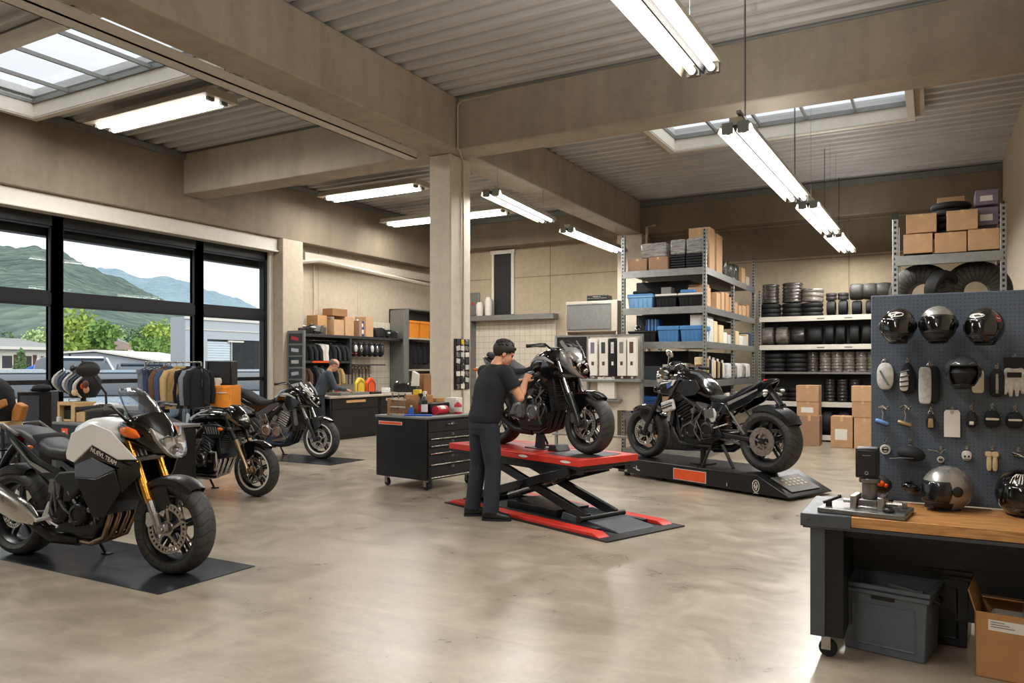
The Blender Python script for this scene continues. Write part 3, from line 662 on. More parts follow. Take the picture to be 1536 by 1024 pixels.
# --- naked roadster (third bike, lift bike)
def sty_naked(T,p):
    m=MB(); m.body([(.58,.86,.07,.05),(.64,.88,.12,.085),(.76,.93,.165,.12),(.92,.965,.185,.125),(1.04,.97,.165,.1),(1.12,.95,.1,.06)],22,2.6); tk=obj('fuel_tank',m,p['tank'],T)
    m=MB(); m.lathe([(0,0),(.05,0),(.05,.012),(.0,.016)],18,(.92,0,1.088),'Z'); obj('filler_cap',m,'steel',tk)
    m=MB(); swoosh(m,[(.68,.15,.93,.01),(.8,.178,.985,.035),(.95,.186,.985,.035),(1.1,.19,.93,.012)],0); swoosh(m,[(.8,.18,.955,.008),(.95,.19,.95,.014),(1.14,.185,.885,.004)],0); obj('tank_stripe',m,'fabric_silver',tk)
    for s in(-1,1):
        m=MB(); m.plate([(.94,s*.19,.97),(1.1,s*.2,.93),(1.2,s*.17,.86),(1.12,s*.2,.80),(.98,s*.2,.72),(.9,s*.19,.83)],(0,s,0),.02); obj('tank_shroud',m,'gloss_black',T,bevel=.008)
        m=MB(); m.plate([(.32,s*.15,.66),(.42,s*.16,.72),(.62,s*.18,.82),(.78,s*.18,.86),(.8,s*.18,.82),(.62,s*.18,.7),(.46,s*.16,.58),(.36,s*.15,.58)],(0,s,0),.025); obj('side_panel',m,p['side'],T,bevel=.012)
        m=MB(); m.plate([(.56,s*.1,.82),(.3,s*.12,.80),(.05,s*.12,.88),(-.2,s*.08,.99),(-.3,s*.04,1.0),(-.2,s*.08,.92),(.05,s*.12,.78),(.3,s*.13,.68)],(0,s,0),.02); q=obj('tail_panel',m,'gloss_black',T,bevel=.008)
        m=MB(); m.plate([(.3,s*.152,.73),(.05,s*.142,.83),(-.18,s*.102,.95),(-.16,s*.102,.935),(.06,s*.142,.8),(.28,s*.152,.70)],(0,s,0),.004); obj('trim_stripe',m,'silver_paint',q)
        m=MB(); m.plate([(.5,s*.15,.3),(.75,s*.16,.36),(1.0,s*.13,.42),(.98,s*.1,.3),(.8,s*.12,.2),(.5,s*.12,.2)],(0,s,0),.015); obj('belly_pan',m,p.get('belly','satin_black'),T,bevel=.01)
        m=MB(); m.box((1.08,s*.17,.64),(.05,.03,.26),rot=(0,-.15,0)); 
        for j in range(7): m.box((1.08+.0,s*.187,.55+.03*j),(.045,.008,.01),rot=(0,-.15,0))
        obj('radiator_guard',m,p.get('guard','alu_cast'),T,bevel=.004)
        m=MB(); m.cyl((1.17,s*.1,.83),(1.17,s*.2,.83),.01,n=6); q=obj('turn_signal',m,'satin_black',T); m=MB(); m.ball((1.17,s*.22,.83),(.022,.04,.02),10,6); obj('signal_lens',m,'lens_glass',q)
    m=MB(); m.body([(-.34,1.0,.03,.015),(-.22,.985,.075,.03),(0,.93,.1,.04),(.2,.86,.115,.05)],14,2.6); obj('tail_cowl',m,'gloss_black',T)
    m=MB(); m.body([(-.24,1.03,.05,.015),(-.18,1.035,.09,.035),(.02,.985,.115,.05),(.16,.9,.125,.06),(.34,.83,.13,.055),(.5,.83,.115,.055),(.62,.87,.075,.05)],16,2.8); obj('seat',m,p['seatm'],T)
    # headlight cowl: pointed mask
    m=MB(); m.body([(1.05,1.0,.08,.06),(1.13,.99,.13,.12),(1.2,.96,.14,.13),(1.27,.91,.115,.12),(1.33,.85,.075,.08),(1.365,.80,.03,.035)],20,2.5); cw=obj('headlight_cowl',m,p.get('mask','silver_paint'),T)
    f=lambda y,z:V((1.395-.55*(z-.8)-1.1*abs(y)**1.5,y,z))
    m=MB(); out=[(-.11,.99),(-.05,.93),(0,.915),(.05,.93),(.11,.99),(.1,.9),(.06,.82),(.0,.77),(-.06,.82),(-.1,.9)]
    m.plate([f(y,z)+V((-.02,0,0)) for y,z in out],(1,0,.5),.028); hl=obj('headlight',m,'chrome',T,bevel=.004)
    for y,z in((-.05,.9),(.05,.9),(0,.84)):
        m=MB(); m.ball(f(y,z)+V((.006,0,.004)),(.016,.03,.03),12,8); obj('reflector',m,'steel',hl)
    m=MB(); m.plate([f(y*1.02,z)+V((.013,0,.006)) for y,z in out],(1,0,.5),.003); obj('headlight_lens',m,'lens_glass',hl)
    m=MB(); 
    R=[]
    for z,x,w in ((.97,1.28,.1),(1.05,1.22,.11),(1.12,1.14,.1),(1.17,1.08,.06)):
        R.append([V((x-.9*(w*sin(a))**2*3,w*sin(a),z)) for a in [(-1+2*j/8)*1.35 for j in range(9)]])
    m.loft(R,False,True,False); o=obj('fly_screen',m,p.get('screen','gloss_black'),T); sd=o.modifiers.new('s','SOLIDIFY'); sd.thickness=.008
    for s in(-1,1):
        m=MB(); m.plate([(1.33,s*.03,.98),(1.24,s*.085,1.06),(1.13,s*.1,1.17),(1.11,s*.115,1.15),(1.22,s*.11,1.03),(1.3,s*.07,.95)],(.3,s,.4),.01); obj('screen_trim',m,'silver_paint' if p.get('mask')!='gloss_black' else 'fabric_silver',T,bevel=.003)
    m=MB(); m.body([(1.14,1.03,.09,.03),(1.08,1.06,.08,.025)],12); obj('instrument_pod',m,'matte_black',T)
STY['naked']=sty_naked
# --- low black bike with bare fork (behind the white one)
def sty_low(T,p):
    m=MB(); m.body([(.42,.82,.06,.04),(.5,.85,.12,.07),(.66,.88,.16,.1),(.84,.9,.17,.105),(1.0,.9,.14,.085),(1.1,.88,.08,.05)],22,2.5); tk=obj('fuel_tank',m,'gloss_black',T)
    m=MB(); m.lathe([(0,0),(.05,0),(.05,.012),(.0,.016)],18,(.84,0,1.0),'Z'); obj('filler_cap',m,'steel',tk)
    m=MB(); swoosh(m,[(.5,.13,.88,.004),(.68,.163,.93,.012),(.88,.17,.945,.006)],0); obj('tank_stripe',m,'fabric_silver',tk)
    for s in(-1,1):
        m=MB(); m.plate([(.78,s*.17,.82),(1.0,s*.17,.83),(1.12,s*.14,.8),(1.08,s*.17,.68),(.95,s*.18,.66),(.82,s*.18,.74)],(0,s,0),.016); q=obj('tank_shroud',m,'satin_black',T,bevel=.006)
        m=MB()
        for j in range(6): m.plate([(.84+.04*j,s*.197,.80-.01*(j%2)),(.86+.04*j,s*.197,.805),(.9+.035*j,s*.197,.72),(.885+.035*j,s*.197,.715)],(0,s,0),.003)
        obj('shroud_marks',m,'silver_paint',q)
        m=MB(); m.box((.63,s*.17,.72),(.12,.05,.075),rot=(0,-.1,0)); obj('ignition_cover',m,'fabric_silver',T,bevel=.014)
        m=MB(); m.plate([(.4,s*.12,.74),(.15,s*.13,.72),(-.15,s*.1,.82),(-.25,s*.06,.86),(-.2,s*.08,.78),(.1,s*.13,.64),(.36,s*.13,.62)],(0,s,0),.02); obj('tail_panel',m,'gloss_black',T,bevel=.008)
        m=MB(); m.cyl((1.1,s*.11,.78),(1.1,s*.19,.78),.01,n=6); q=obj('turn_signal',m,'satin_black',T); m=MB(); m.ball((1.1,s*.21,.78),(.03,.035,.022),10,6); obj('signal_lens',m,'orange_lens',q)
        m=MB(); m.tube([(.9,s*.16,.5),(1.02,s*.2,.5),(1.02,s*.19,.38),(.98,s*.16,.3)],.025,10); obj('chrome_pipe',m,'chrome',T)
    m=MB(); m.body([(-.28,.87,.04,.02),(-.2,.87,.08,.035),(0,.82,.115,.05),(.15,.77,.13,.055),(.34,.76,.12,.05),(.48,.8,.075,.05)],16,2.8); obj('seat',m,'soft_black',T)
    m=MB(); m.body([(1.03,.95,.06,.05),(1.1,.95,.1,.1),(1.18,.92,.11,.11),(1.26,.86,.09,.09),(1.31,.82,.045,.05)],18,2.4); cw=obj('headlight_cowl',m,'gloss_black',T)
    m=MB(); m.ball((1.25,0,.87),(.06,.075,.075),18,10); obj('headlight',m,'steel',T)
    for s in(-1,1):
        m=MB(); m.plate([(1.1,s*.11,.97),(1.2,s*.115,.9),(1.28,s*.07,.82),(1.25,s*.09,.82),(1.16,s*.12,.88),(1.06,s*.11,.94)],(0,s,0),.006); obj('cowl_stripe',m,'bronze_pipe',T)
    m=MB(); m.body([(1.14,1.0,.06,.03),(1.09,1.03,.06,.025)],12); obj('instrument_pod',m,'matte_black',T)
    m=MB(); m.prism([(.5,.2),(1.0,.2),(1.02,.24),(.5,.24)],-.18,-.13); obj('lower_rail',m,'chrome',T,bevel=.006)
STY['low']=sty_low
# --- long black muscle bike with round lamp (right)
def sty_muscle(T,p):
    m=MB(); m.body([(.5,.80,.08,.06),(.58,.84,.14,.1),(.72,.92,.18,.14),(.9,.97,.195,.145),(1.06,.95,.17,.12),(1.16,.9,.1,.07)],22,2.5); tk=obj('fuel_tank',m,'gloss_black',T)
    m=MB(); m.lathe([(0,0),(.055,0),(.055,.014),(.0,.018)],18,(.9,0,1.115),'Z'); obj('filler_cap',m,'steel',tk)
    for s in(-1,1):
        m=MB(); m.plate([(.62,s*.17,.87),(.68,s*.175,.97),(.88,s*.197,.95),(.98,s*.2,.86),(.82,s*.2,.78),(.68,s*.185,.8)],(0,s,0),.01); obj('knee_pad',m,'matte_black',T,bevel=.006)
        m=MB(); m.plate([(.88,s*.2,.97),(1.16,s*.18,.96),(1.24,s*.16,.88),(1.18,s*.19,.80),(1.0,s*.21,.78),(.94,s*.21,.88)],(0,s,0),.02); sh=obj('tank_shroud',m,'gloss_black',T,bevel=.008)
        m=MB(); m.plate([(.96,s*.232,.945),(1.08,s*.225,.93),(1.06,s*.228,.86),(1.0,s*.234,.885)],(0,s,0),.003); obj('shroud_badge',m,'blue_paint',sh)
        m=MB(); m.plate([(.96,s*.236,.955),(1.18,s*.2,.935),(1.2,s*.2,.91),(1.1,s*.222,.925)],(0,s,0),.003); m.plate([(.93,s*.236,.96),(.97,s*.236,.965),(1.0,s*.236,.9),(.97,s*.236,.9)],(0,s,0),.004); obj('shroud_stripe',m,'paper_white',sh)
        m=MB(); m.box((1.06,s*.21,.66),(.19,.05,.13),rot=(0,.28,0)); rc=obj('radiator_cover',m,'fabric_silver',T,bevel=.02,seg=3)
        m=MB(); m.box((1.06,s*.237,.65),(.16,.008,.014),rot=(0,.32,0)); m.box((1.06,s*.237,.68),(.16,.006,.008),rot=(0,.32,0)); obj('cover_slot',m,'satin_black',rc)
        m=MB(); m.plate([(.5,s*.12,.74),(.3,s*.13,.72),(.05,s*.12,.8),(-.16,s*.08,.94),(-.26,s*.03,.985),(-.16,s*.07,.88),(0,s*.12,.74),(.3,s*.14,.60),(.5,s*.14,.64)],(0,s,0),.02); q=obj('tail_panel',m,'gloss_black',T,bevel=.008)
        m=MB(); m.plate([(.26,s*.163,.735),(.05,s*.143,.825),(-.1,s*.127,.89),(-.1,s*.127,.872),(.04,s*.143,.80),(.24,s*.163,.705)],(0,s,0),.004); obj('trim_stripe',m,'silver_paint',q)
        m=MB(); m.prism([(.4,.6),(.44,.66),(.5,.66),(.54,.58),(.5,.54),(.46,.5),(.42,.52)],s*.155,s*.175); obj('pivot_plate',m,'fabric_silver',T,bevel=.008)
        m=MB(); m.tube([(.56,s*.17,.4),(.25,s*.165,.5)],.011,8); obj('brace_rod',m,'steel',T)
        m=MB(); m.tube([(.3,s*.14,.7),(.05,s*.15,.4)],.013,8); obj('shock_rod',m,'alu_cast',T)
        m=MB(); m.cyl((-.14,s*.05,.84),(-.2,s*.15,.82),.024,.014); obj('indicator_stalk',m,'fabric_silver',T)
    m=MB(); m.body([(-.26,.985,.02,.012),(-.2,.97,.06,.028),(-.06,.92,.1,.04),(.2,.80,.12,.05)],14,2.6); obj('tail_cowl',m,'gloss_black',T)
    m=MB(); m.body([(-.2,.96,.06,.02),(-.08,.93,.1,.04),(.1,.86,.12,.045),(.22,.78,.14,.05),(.36,.735,.15,.05),(.5,.75,.13,.055),(.58,.79,.08,.045)],16,2.8); obj('seat',m,'soft_black',T)
    c=V((1.33,0,1.0)); m=MB(); m.lathe([(0,-.12),(.05,-.115),(.085,-.06),(.098,0),(.098,.02),(.09,.022)],26,c,'X'); hl=obj('headlight',m,'chrome',T)
    m=MB(); m.lathe([(.092,.02),(.088,.022),(.06,.034),(0,.042)],24,c,'X'); obj('headlight_lens',m,'fabric_silver',hl)
    m=MB(); m.ball((1.12,0,1.1),(.1,.13,.09),18,10); obj('fly_screen',m,'smoke_glass',T)
    m=MB(); m.body([(1.16,1.07,.05,.03),(1.1,1.1,.06,.03)],12); obj('instrument_pod',m,'steel',T)
    for s in(-1,1):
        m=MB(); m.cyl((1.24,s*.09,.86),(1.24,s*.2,.85),.01,n=6); q=obj('turn_signal',m,'satin_black',T); m=MB(); m.ball((1.24,s*.22,.85),(.035,.03,.04),10,6); obj('signal_lens',m,'lens_glass',q)
    m=MB(); m.prism([(.5,.2),(1.0,.2),(1.12,.34),(1.08,.5),(1.04,.36),(.95,.26),(.5,.25)],-.13,.13); obj('belly_pan',m,'satin_black',T,bevel=.02)
STY['muscle']=sty_muscle
def face(px,py,z,wb,rz,t=1.0):
    """origin (rear contact) so that the front contact falls on a pixel"""
    p=gz(px,py,z); return V((p.x-wb*cos(rz),p.y-wb*sin(rz),z))
r1=radians(7)
motorcycle('motorcycle','white and black half faired motorcycle with gold fork on a dark mat',face(262,860,0,1.51*.97,r1),r1,'adv',.97,WB=1.51,dr=.185,rx=-.1,Rf=.345,Rr=.345,wf=.165,wr=.2,rr=.25,rake=.44,
   forkup='gold_metal',forklow='steel',zlow=.55,tube_r=.03,fend='satin_black',pipe='bronze_pipe',pipe2='satin_black',muf='muffler_steel',ztop=1.04,grip_z=1.235,barx=.07,peg='fabric_silver',mirror=.3,mirror_r=(.03,.095,.06),mirror_m='matte_black',bar_w=.4,tailz=.93,tailx=-.24,caliper='fabric_silver',mufpos=((.33,-.2,.33),(-.22,-.25,.57)),nomirror=(1,),fend_arc=(.9,2.4),seatm='seat_vinyl')
r2=radians(4)
motorcycle('motorcycle','low black motorcycle with bare bronze fork, between the white one and the clothes rail',face(385,744,0,1.42,r2),r2,'low',.98,WB=1.45,stripe='paper_white',wf=.13,rr=.225,rake=.5,
   forkup='satin_black',forklow='bronze_pipe',zlow=.66,ecov='brushed',fend='gloss_black',muf='satin_black',ztop=.98,grip_z=1.03,mirror=0,bar_w=.33,tailz=.8,pipe='chrome',tailx=-.2)
r3=radians(7)
motorcycle('motorcycle','black naked motorcycle with bare silver engine, near the small workbench',face(482,688,0,1.5,r3),r3,'naked',1.05,WB=1.43,stripe='paper_white',wf=.14,rr=.225,eng='alu_cast',ecov='brushed',frame='satin_black',side='plastic_grey',belly='cloth_navy',
   mask='gloss_black',muf='satin_black',ztop=1.0,grip_z=1.16,mirror=0,bar_w=.36,tailz=.95,tailx=-.3)
# ---------------------------------------------------------------- people
def rz_(c,rx,ry,n=20,e=2.3,tilt=0):
    c=V(c); R=Matrix.Rotation(tilt,3,'Y')
    o=[]
    for j in range(n):
        v=sup(0,0,0,1,1,2*pi*j/n,e); o.append(c+R@V((v.y*rx,v.z*ry,0)))
    return o
def limb(m,pts,rs,n=12):
    m.tube(pts,rs,n)
    for p,r in zip(pts,rs): m.ball(p,r*.985,n,8)
def hand(m,w,dirv,up,s,curl=.5,sc=1.0):
    """palm at wrist w pointing dirv, back of hand towards up, s=+1 thumb on the side dirv x up"""
    w=V(w); d=V(dirv).normalized(); u=V(up); u=(u-d*u.dot(d)).normalized(); k=d.cross(u)*s
    P=lambda a,b,c: w+(d*a+k*b+u*c)*sc
    rings=[]
    for a,hw,hh in ((-.02,.024,.019),(.01,.03,.018),(.05,.038,.016),(.085,.04,.014),(.095,.036,.011)):
        rings.append([P(a,hw*cos(2*pi*j/14),hh*sin(2*pi*j/14)) for j in range(14)])
    m.loft(rings)
    for i,(b,L) in enumerate(((.029,.068),(.010,.077),(-.010,.072),(-.028,.056))):
        c1,c2,c3=curl*.5,curl*1.1,curl*1.6; a=.085; z=0; pts=[P(.075,b,0)]; ang=0
        for fr,cc in ((.45,c1),(.3,c2),(.25,c3)):
            ang=cc; a+=L*fr*cos(ang); z-=L*fr*sin(ang); pts.append(P(a,b*1.06,z))
        m.tube(pts,[.0095,.0092,.0085,.0072],8); m.ball(pts[-1],.0074,8,6); m.ball(pts[1],.0094,8,6); m.ball(pts[2],.0087,8,6)
    t=[P(.012,.026,-.004),P(.04,.05,-.012),P(.066,.058,-.02),P(.088,.056,-.03)]
    m.tube(t,[.013,.0115,.0105,.0085],8); m.ball(t[-1],.0088,8,6); m.ball(t[1],.0115,8,6)
def person(name,label,loc,rz,J,top,trous,hair,bald=False,beard=True):
    T=thing(name,label,'person',loc,rz)
    b=MB(); H=V(J['head']); tl=J.get('tilt',.4); R=Matrix.Rotation(J.get('turn',0),3,'Z')@Matrix.Rotation(tl,3,'Y')
    h=lambda x,y,z: H+R@V((x,y,z))
    # head: cranium, face, jaw, nose, ears
    E=[]
    def ell(x,y,z,rx,ry,rz2): 
        o=MB(); o.ball((0,0,0),(rx,ry,rz2),18,12)
        for v in o.v: b.v  # noqa
        b.add([h(x+v.x,y+v.y,z+v.z) for v in o.v],o.f,True)
    ell(-.012,0,.03,.098,.076,.092); ell(.03,0,-.03,.062,.062,.085); ell(.042,0,-.085,.04,.042,.034); ell(.02,0,-.07,.055,.056,.04)
    ell(.07,0,.02,.026,.05,.016); ell(.078,0,-.004,.012,.011,.02); ell(.094,0,-.026,.016,.014,.013); ell(.078,0,-.06,.013,.024,.007); ell(.077,0,-.072,.012,.021,.007)
    for s in(-1,1): ell(-.01,s*.078,-.008,.02,.008,.032); ell(.055,s*.034,-.03,.024,.02,.02)
    nb=V(J['neck']); limb(b,[h(-.025,0,-.05),(h(-.03,0,-.1)+nb)/2,nb],[.05,.052,.062],14)
    S_={-1:V(J['shR']),1:V(J['shL'])}; E_={-1:V(J['elR']),1:V(J['elL'])}; W_={-1:V(J['wrR']),1:V(J['wrL'])}
    for s in(-1,1):
        limb(b,[nb-V((0,0,.03)),S_[s]],[.05,.055]); limb(b,[S_[s],S_[s].lerp(E_[s],.5),E_[s],E_[s].lerp(W_[s],.3),W_[s]],[.058,.051,.042,.044,.027])
        d=(V(J['dir'][s])); hand(b,W_[s],d,J['up'][s],-1 if s>0 else 1,J.get('curl',.6))
    pel=V(J['pel']); ch=V(J['chest'])
    b.loft([rz_(pel-V((0,0,.06)),.1,.15),rz_(pel.lerp(ch,.45),.09,.135),rz_(ch,.105,.16),rz_(nb-V((0,0,.04)),.06,.1)])
    for s,n in((-1,'R'),(1,'L')): limb(b,[pel+V((0,s*.08,-.03)),V(J['kn'+n]),V(J['an'+n])],[.075,.055,.042])
    obj('body',remesh(b,.0055,3,'body'),'skin',T)
    # eyes, hair
    for s in(-1,1):
        m=MB(); m.ball(h(.077,s*.032,.0),.011,10,6); obj('eye',m,'satin_black',T)
    m=MB()
    if not bald:
        o=MB(); o.ball((0,0,0),(.108,.084,.098),20,14); vs=[V((v.x-.018,v.y,v.z+.036)) for v in o.v]
        keep=[f for f in o.f]
        m.add([h(v.x,v.y,v.z) for v in vs],[f for f in keep if all(vs[i].z>-.088+ (vs[i].x+.1)*.66 for i in f)],True)
        for i in range(60):
            rn=random.Random(i); a=rn.uniform(0,2*pi); e=rn.uniform(.3,1.5); p=V((.108*cos(e)*cos(a)-.018,.084*cos(e)*sin(a),.098*sin(e)+.036))
            if p.z>-.04+(p.x+.1)*.62: m.ball(h(*p),(.016,.014,.011),6,4)
    else:
        o=MB(); o.ball((0,0,0),(.103,.081,.095),20,14); vs=[V((v.x-.014,v.y,v.z+.031)) for v in o.v]
        m.add([h(v.x,v.y,v.z) for v in vs],[f for f in o.f if all(-.06+(vs[i].x+.1)*.6<vs[i].z<.105-(vs[i].x+.1)*.25 for i in f)],True)
    hr=obj('hair',m,hair,T); q=hr.modifiers.new('s','SOLIDIFY'); q.thickness=.006; q.offset=1
    if False:
        o=MB(); o.ball((0,0,0),(.055,.06,.06),18,12); vs=[V((v.x+.03,v.y,v.z-.07)) for v in o.v]; m=MB()
        m.add([h(v.x,v.y,v.z) for v in vs],[f for f in o.f if all(vs[i].x>.0 and vs[i].z<-.045 for i in f)],True); obj('beard',m,hair,T)
    elif not beard:
        m=MB()
        for s in(-1,1): m.lathe([(.02,-.0015),(.022,0),(.02,.0015)],14,h(.095,s*.033,0),'X'); m.tube([h(.09,s*.05,.003),h(.0,s*.085,.005)],.002,5)
        m.tube([h(.097,-.012,.004),h(.097,.012,.004)],.002,5); obj('glasses',m,'satin_black',T)
    # shirt
    m=MB(); ti=J.get('lean',.2)
    hem=pel-V((0.0,0,.04))
    m.loft([rz_(hem,.13,.188,24),rz_(hem+V((.005,0,.06)),.136,.192,24),rz_(pel.lerp(ch,.45),.128,.186,24,2.4,ti*.5),rz_(pel.lerp(ch,.8),.138,.202,24,2.5,ti),rz_(ch,.135,.205,24,2.5,ti),rz_(ch.lerp(nb,.5),.112,.19,24,2.4,ti),rz_(ch.lerp(nb,.82),.08,.14,24,2.2,ti),rz_(nb+V((-.004,0,-.005)),.066,.076,24,2,ti)])
    lf=J.get('sleeve',.62)
    for s in(-1,1):
        a=S_[s]; e=E_[s]; c0=nb-V((0,0,.06)); c0=c0.lerp(a,.3)
        limb(m,[c0,a],[.07,.074]); pts=[a,a.lerp(e,lf*.5),a.lerp(e,lf)]
        if lf<1: m.tube(pts,[.076,.076,.08],14)
        else: limb(m,[a,a.lerp(e,.5),e,e.lerp(W_[s],.5),e.lerp(W_[s],.9)],[.074,.064,.056,.048,.04])
    me=remesh(m,.008,5,'shirt'); obj('shirt',me,top,T)
    # trousers
    m=MB(); m.loft([rz_(pel+V((0,0,.03)),.115,.165,24),rz_(pel-V((.005,0,.08)),.125,.178,24),rz_(pel-V((.0,0,.16)),.105,.165,24)])
    for s,n in((-1,'R'),(1,'L')):
        k=V(J['kn'+n]); a=V(J['an'+n]); p0=pel+V((0,s*.085,-.08))
        limb(m,[p0,p0.lerp(k,.5),k,k.lerp(a,.4),k.lerp(a,.85)],[.105,.095,.08,.08,.076],14); m.tube([k.lerp(a,.8),a+V((-.005,0,-.035))],[.077,.08],14)
    obj('trousers',remesh(m,.008,4,'trousers'),trous,T)
    m=MB(); m.loft([rz_(pel+V((0,0,.02)),.121,.172,24),rz_(pel+V((0,0,-.018)),.123,.175,24)]); obj('belt',m,'satin_black',T)
    for s,n in((-1,'R'),(1,'L')):
        a=V(J['an'+n]); fa=J.get('foot'+n,0); m=MB()
        m.M=Matrix.Translation((a.x,a.y,0))@Matrix.Rotation(fa,4,'Z')
        m.body([(-.08,.05,.03,.04),(-.06,.06,.04,.055),(-.02,.065,.044,.06),(.04,.055,.045,.05),(.1,.042,.05,.036),(.16,.036,.046,.03),(.19,.03,.03,.02)],16,2.6); m.tube([(-.03,0,.06),(-.025,0,.13)],[.052,.05],14)
        sh=obj('shoe',m,'shoe',T)
        m=MB(); m.M=Matrix.Translation((a.x,a.y,0))@Matrix.Rotation(fa,4,'Z'); m.prism([(-.085,-.03),(-.06,-.045),(.05,-.05),(.12,-.055),(.18,-.04),(.2,-.01),(.19,.03),(.12,.055),(.05,.05),(-.06,.045),(-.085,.02)],.0,.022,'Z'); obj('sole',m,'rubber',sh)
    return T
P1=dict(pel=(.02,0,.97),chest=(.12,0,1.31),neck=(.165,0,1.49),head=(.25,-.015,1.60),turn=-.45,tilt=.38,lean=.22,
  shR=(.135,-.195,1.42),elR=(.25,-.285,1.17),wrR=(.455,-.09,1.335),shL=(.15,.195,1.42),elL=(.33,.27,1.2),wrL=(.5,.14,1.32),
  dir={-1:(.1,.06,.08),1:(.12,-.03,.03)},up={-1:(-.3,-.6,.7),1:(-.3,.2,.9)},knR=(.045,-.12,.5),anR=(.0,-.15,.1),knL=(.03,.12,.5),anL=(-.02,.15,.1),footR=-.75,footL=-.45,curl=.75)
person('person','person in a black t-shirt and dark jeans working on the raised motorcycle',(-3.84,6.36,0),radians(64),P1,'shirt_black','denim','hair_dark')
# second person, bending over the far workbench
P2=dict(pel=(0,0,.95),chest=(.15,0,1.24),neck=(.21,0,1.39),head=(.3,.0,1.5),tilt=.55,lean=.4,
  shR=(.18,-.19,1.33),elR=(.3,-.25,1.06),wrR=(.52,-.12,1.02),shL=(.18,.19,1.33),elL=(.32,.24,1.06),wrL=(.52,.1,1.02),
  dir={-1:(.1,.03,-.03),1:(.1,-.03,-.03)},up={-1:(0,0,1),1:(0,0,1)},knR=(.04,-.11,.5),anR=(0,-.12,.1),knL=(.02,.11,.5),anL=(-.02,.12,.1),sleeve=1.0,curl=.6)
g2=gd(478,600,15.0)
person('person','balding person in a grey long sleeved top bent over the far workbench',(g2.x,g2.y,0),radians(48),P2,'shirt_grey','denim','hair_grey',bald=True,beard=False)
# ---------------------------------------------------------------- scissor lift with bike
LB=V((-2.38,5.95,0)); LA=atan2(-.373,.928); LZ=.62
def caster(root,x,y,r=.045,h=.1,name='caster'):
    m=MB(); m.box((x,y,h-.008),(.07,.06,.012)); 
    for s in(-1,1): m.box((x+.012,y+s*.022,h*.62),(.045,.005,h*.62))
    c=obj(name,m,'steel',root,bevel=.003)
    m=MB(); m.lathe([(r*.3,-.014),(r*.9,-.014),(r,-.008),(r,.008),(r*.9,.014),(r*.3,.014)],18,(x+.02,y,r),'Y',close=True); obj('caster_wheel',m,'rubber',c); return c
T=thing('scissor_lift','red platform scissor lift standing open under the silver masked motorcycle','motorcycle lift',LB,LA)
m=MB(); m.bb(-2.41,0,0,1.03,0,.012); obj('base_mat',m,'matte_black',T)
for y0,y1 in((.03,.16),(.87,1.0)):
    m=MB(); m.prism([(-2.38,.012),(-.12,.012),(-.2,.045),(-2.3,.045)],y0,y1); obj('base_rail',m,'red_paint',T,bevel=.004)
m=MB(); m.prism([(-.86,.1),(-.2,.03),(-.14,.012),(-.9,.012)],.3,.78); obj('ramp_pad',m,'bench_steel',T,bevel=.006)
m=MB(); m.bb(-2.3,-.3,.17,.24,.012,.05); m.bb(-2.3,-.3,.79,.86,.012,.05); m.bb(-2.25,-2.15,.17,.86,.012,.06); m.bb(-1.7,-.95,.3,.74,.012,.1); obj('base_frame',m,'satin_black',T,bevel=.004)
for y in (.27,.76):
    m=MB(); m.beam((-2.2,y,.08),(-.72,y,LZ-.12),.05,.085); obj('scissor_arm',m,'satin_black',T,bevel=.006)
for y in (.33,.70):
    m=MB(); m.beam((-.55,y,.08),(-2.05,y,LZ-.12),.05,.085); obj('scissor_arm',m,'satin_black',T,bevel=.006)
for x,z in((-2.2,.08),(-.55,.08),(-.72,LZ-.12),(-2.05,LZ-.12),(-1.41,.3)): m=MB(); m.cyl((x,.22,z),(x,.81,z),.026,n=12); m.cyl((x,.225,z),(x,.205,z),.036,n=12); obj('pivot_pin',m,'engine_black',T)
m=MB(); m.tube([(-1.9,.5,.1),(-1.2,.5,.33)],.04,10); m.tube([(-1.3,.5,.3),(-1.0,.5,.4)],.024,10); obj('hydraulic_ram',m,'steel',T)
m=MB(); m.bb(-2.62,-.6,.24,1.0,LZ-.1,LZ-.06); m.bb(-2.6,-.62,.26,.34,LZ-.15,LZ-.1); m.bb(-2.6,-.62,.9,.98,LZ-.15,LZ-.1); obj('platform_frame',m,'satin_black',T,bevel=.004)
m=MB(); m.bb(-2.64,-.567,.22,1.03,LZ-.065,LZ); obj('platform',m,'red_paint',T,bevel=.005)
m=MB(); m.prism([(-1.18,.36),(-1.0,.34),(-.68,.34),(-.62,.5),(-.62,.75),(-.68,.92),(-1.0,.92),(-1.18,.9)],LZ,LZ+.003,'Z'); obj('wheel_mat',m,'dark_grey',T)
m=MB(); m.bb(-2.5,-1.3,.34,.9,LZ,LZ+.0025); obj('tread_panel',m,'red_dark',T)
for x in (-.74,-1.35):
    m=MB(); m.M=Matrix.Translation((x,.2185,LZ-.032)); m.prism([(.07*cos(2*pi*j/20),.012*sin(2*pi*j/20)) for j in range(20)],-.001,.0015); obj('maker_badge',m,'paper_white',T)
m=MB(); m.prism([(.0,0),(.16,0),(.12,.06),(.04,.06)],-.09,.09)
put(obj('wheel_chock',m,'satin_black',None,loc=LB+Matrix.Rotation(LA,3,'Z')@V((-1.34,.62,LZ+.003)),rz=LA,bevel=.006),None,'small black wedge chock behind the front wheel on the red platform','wheel chock')
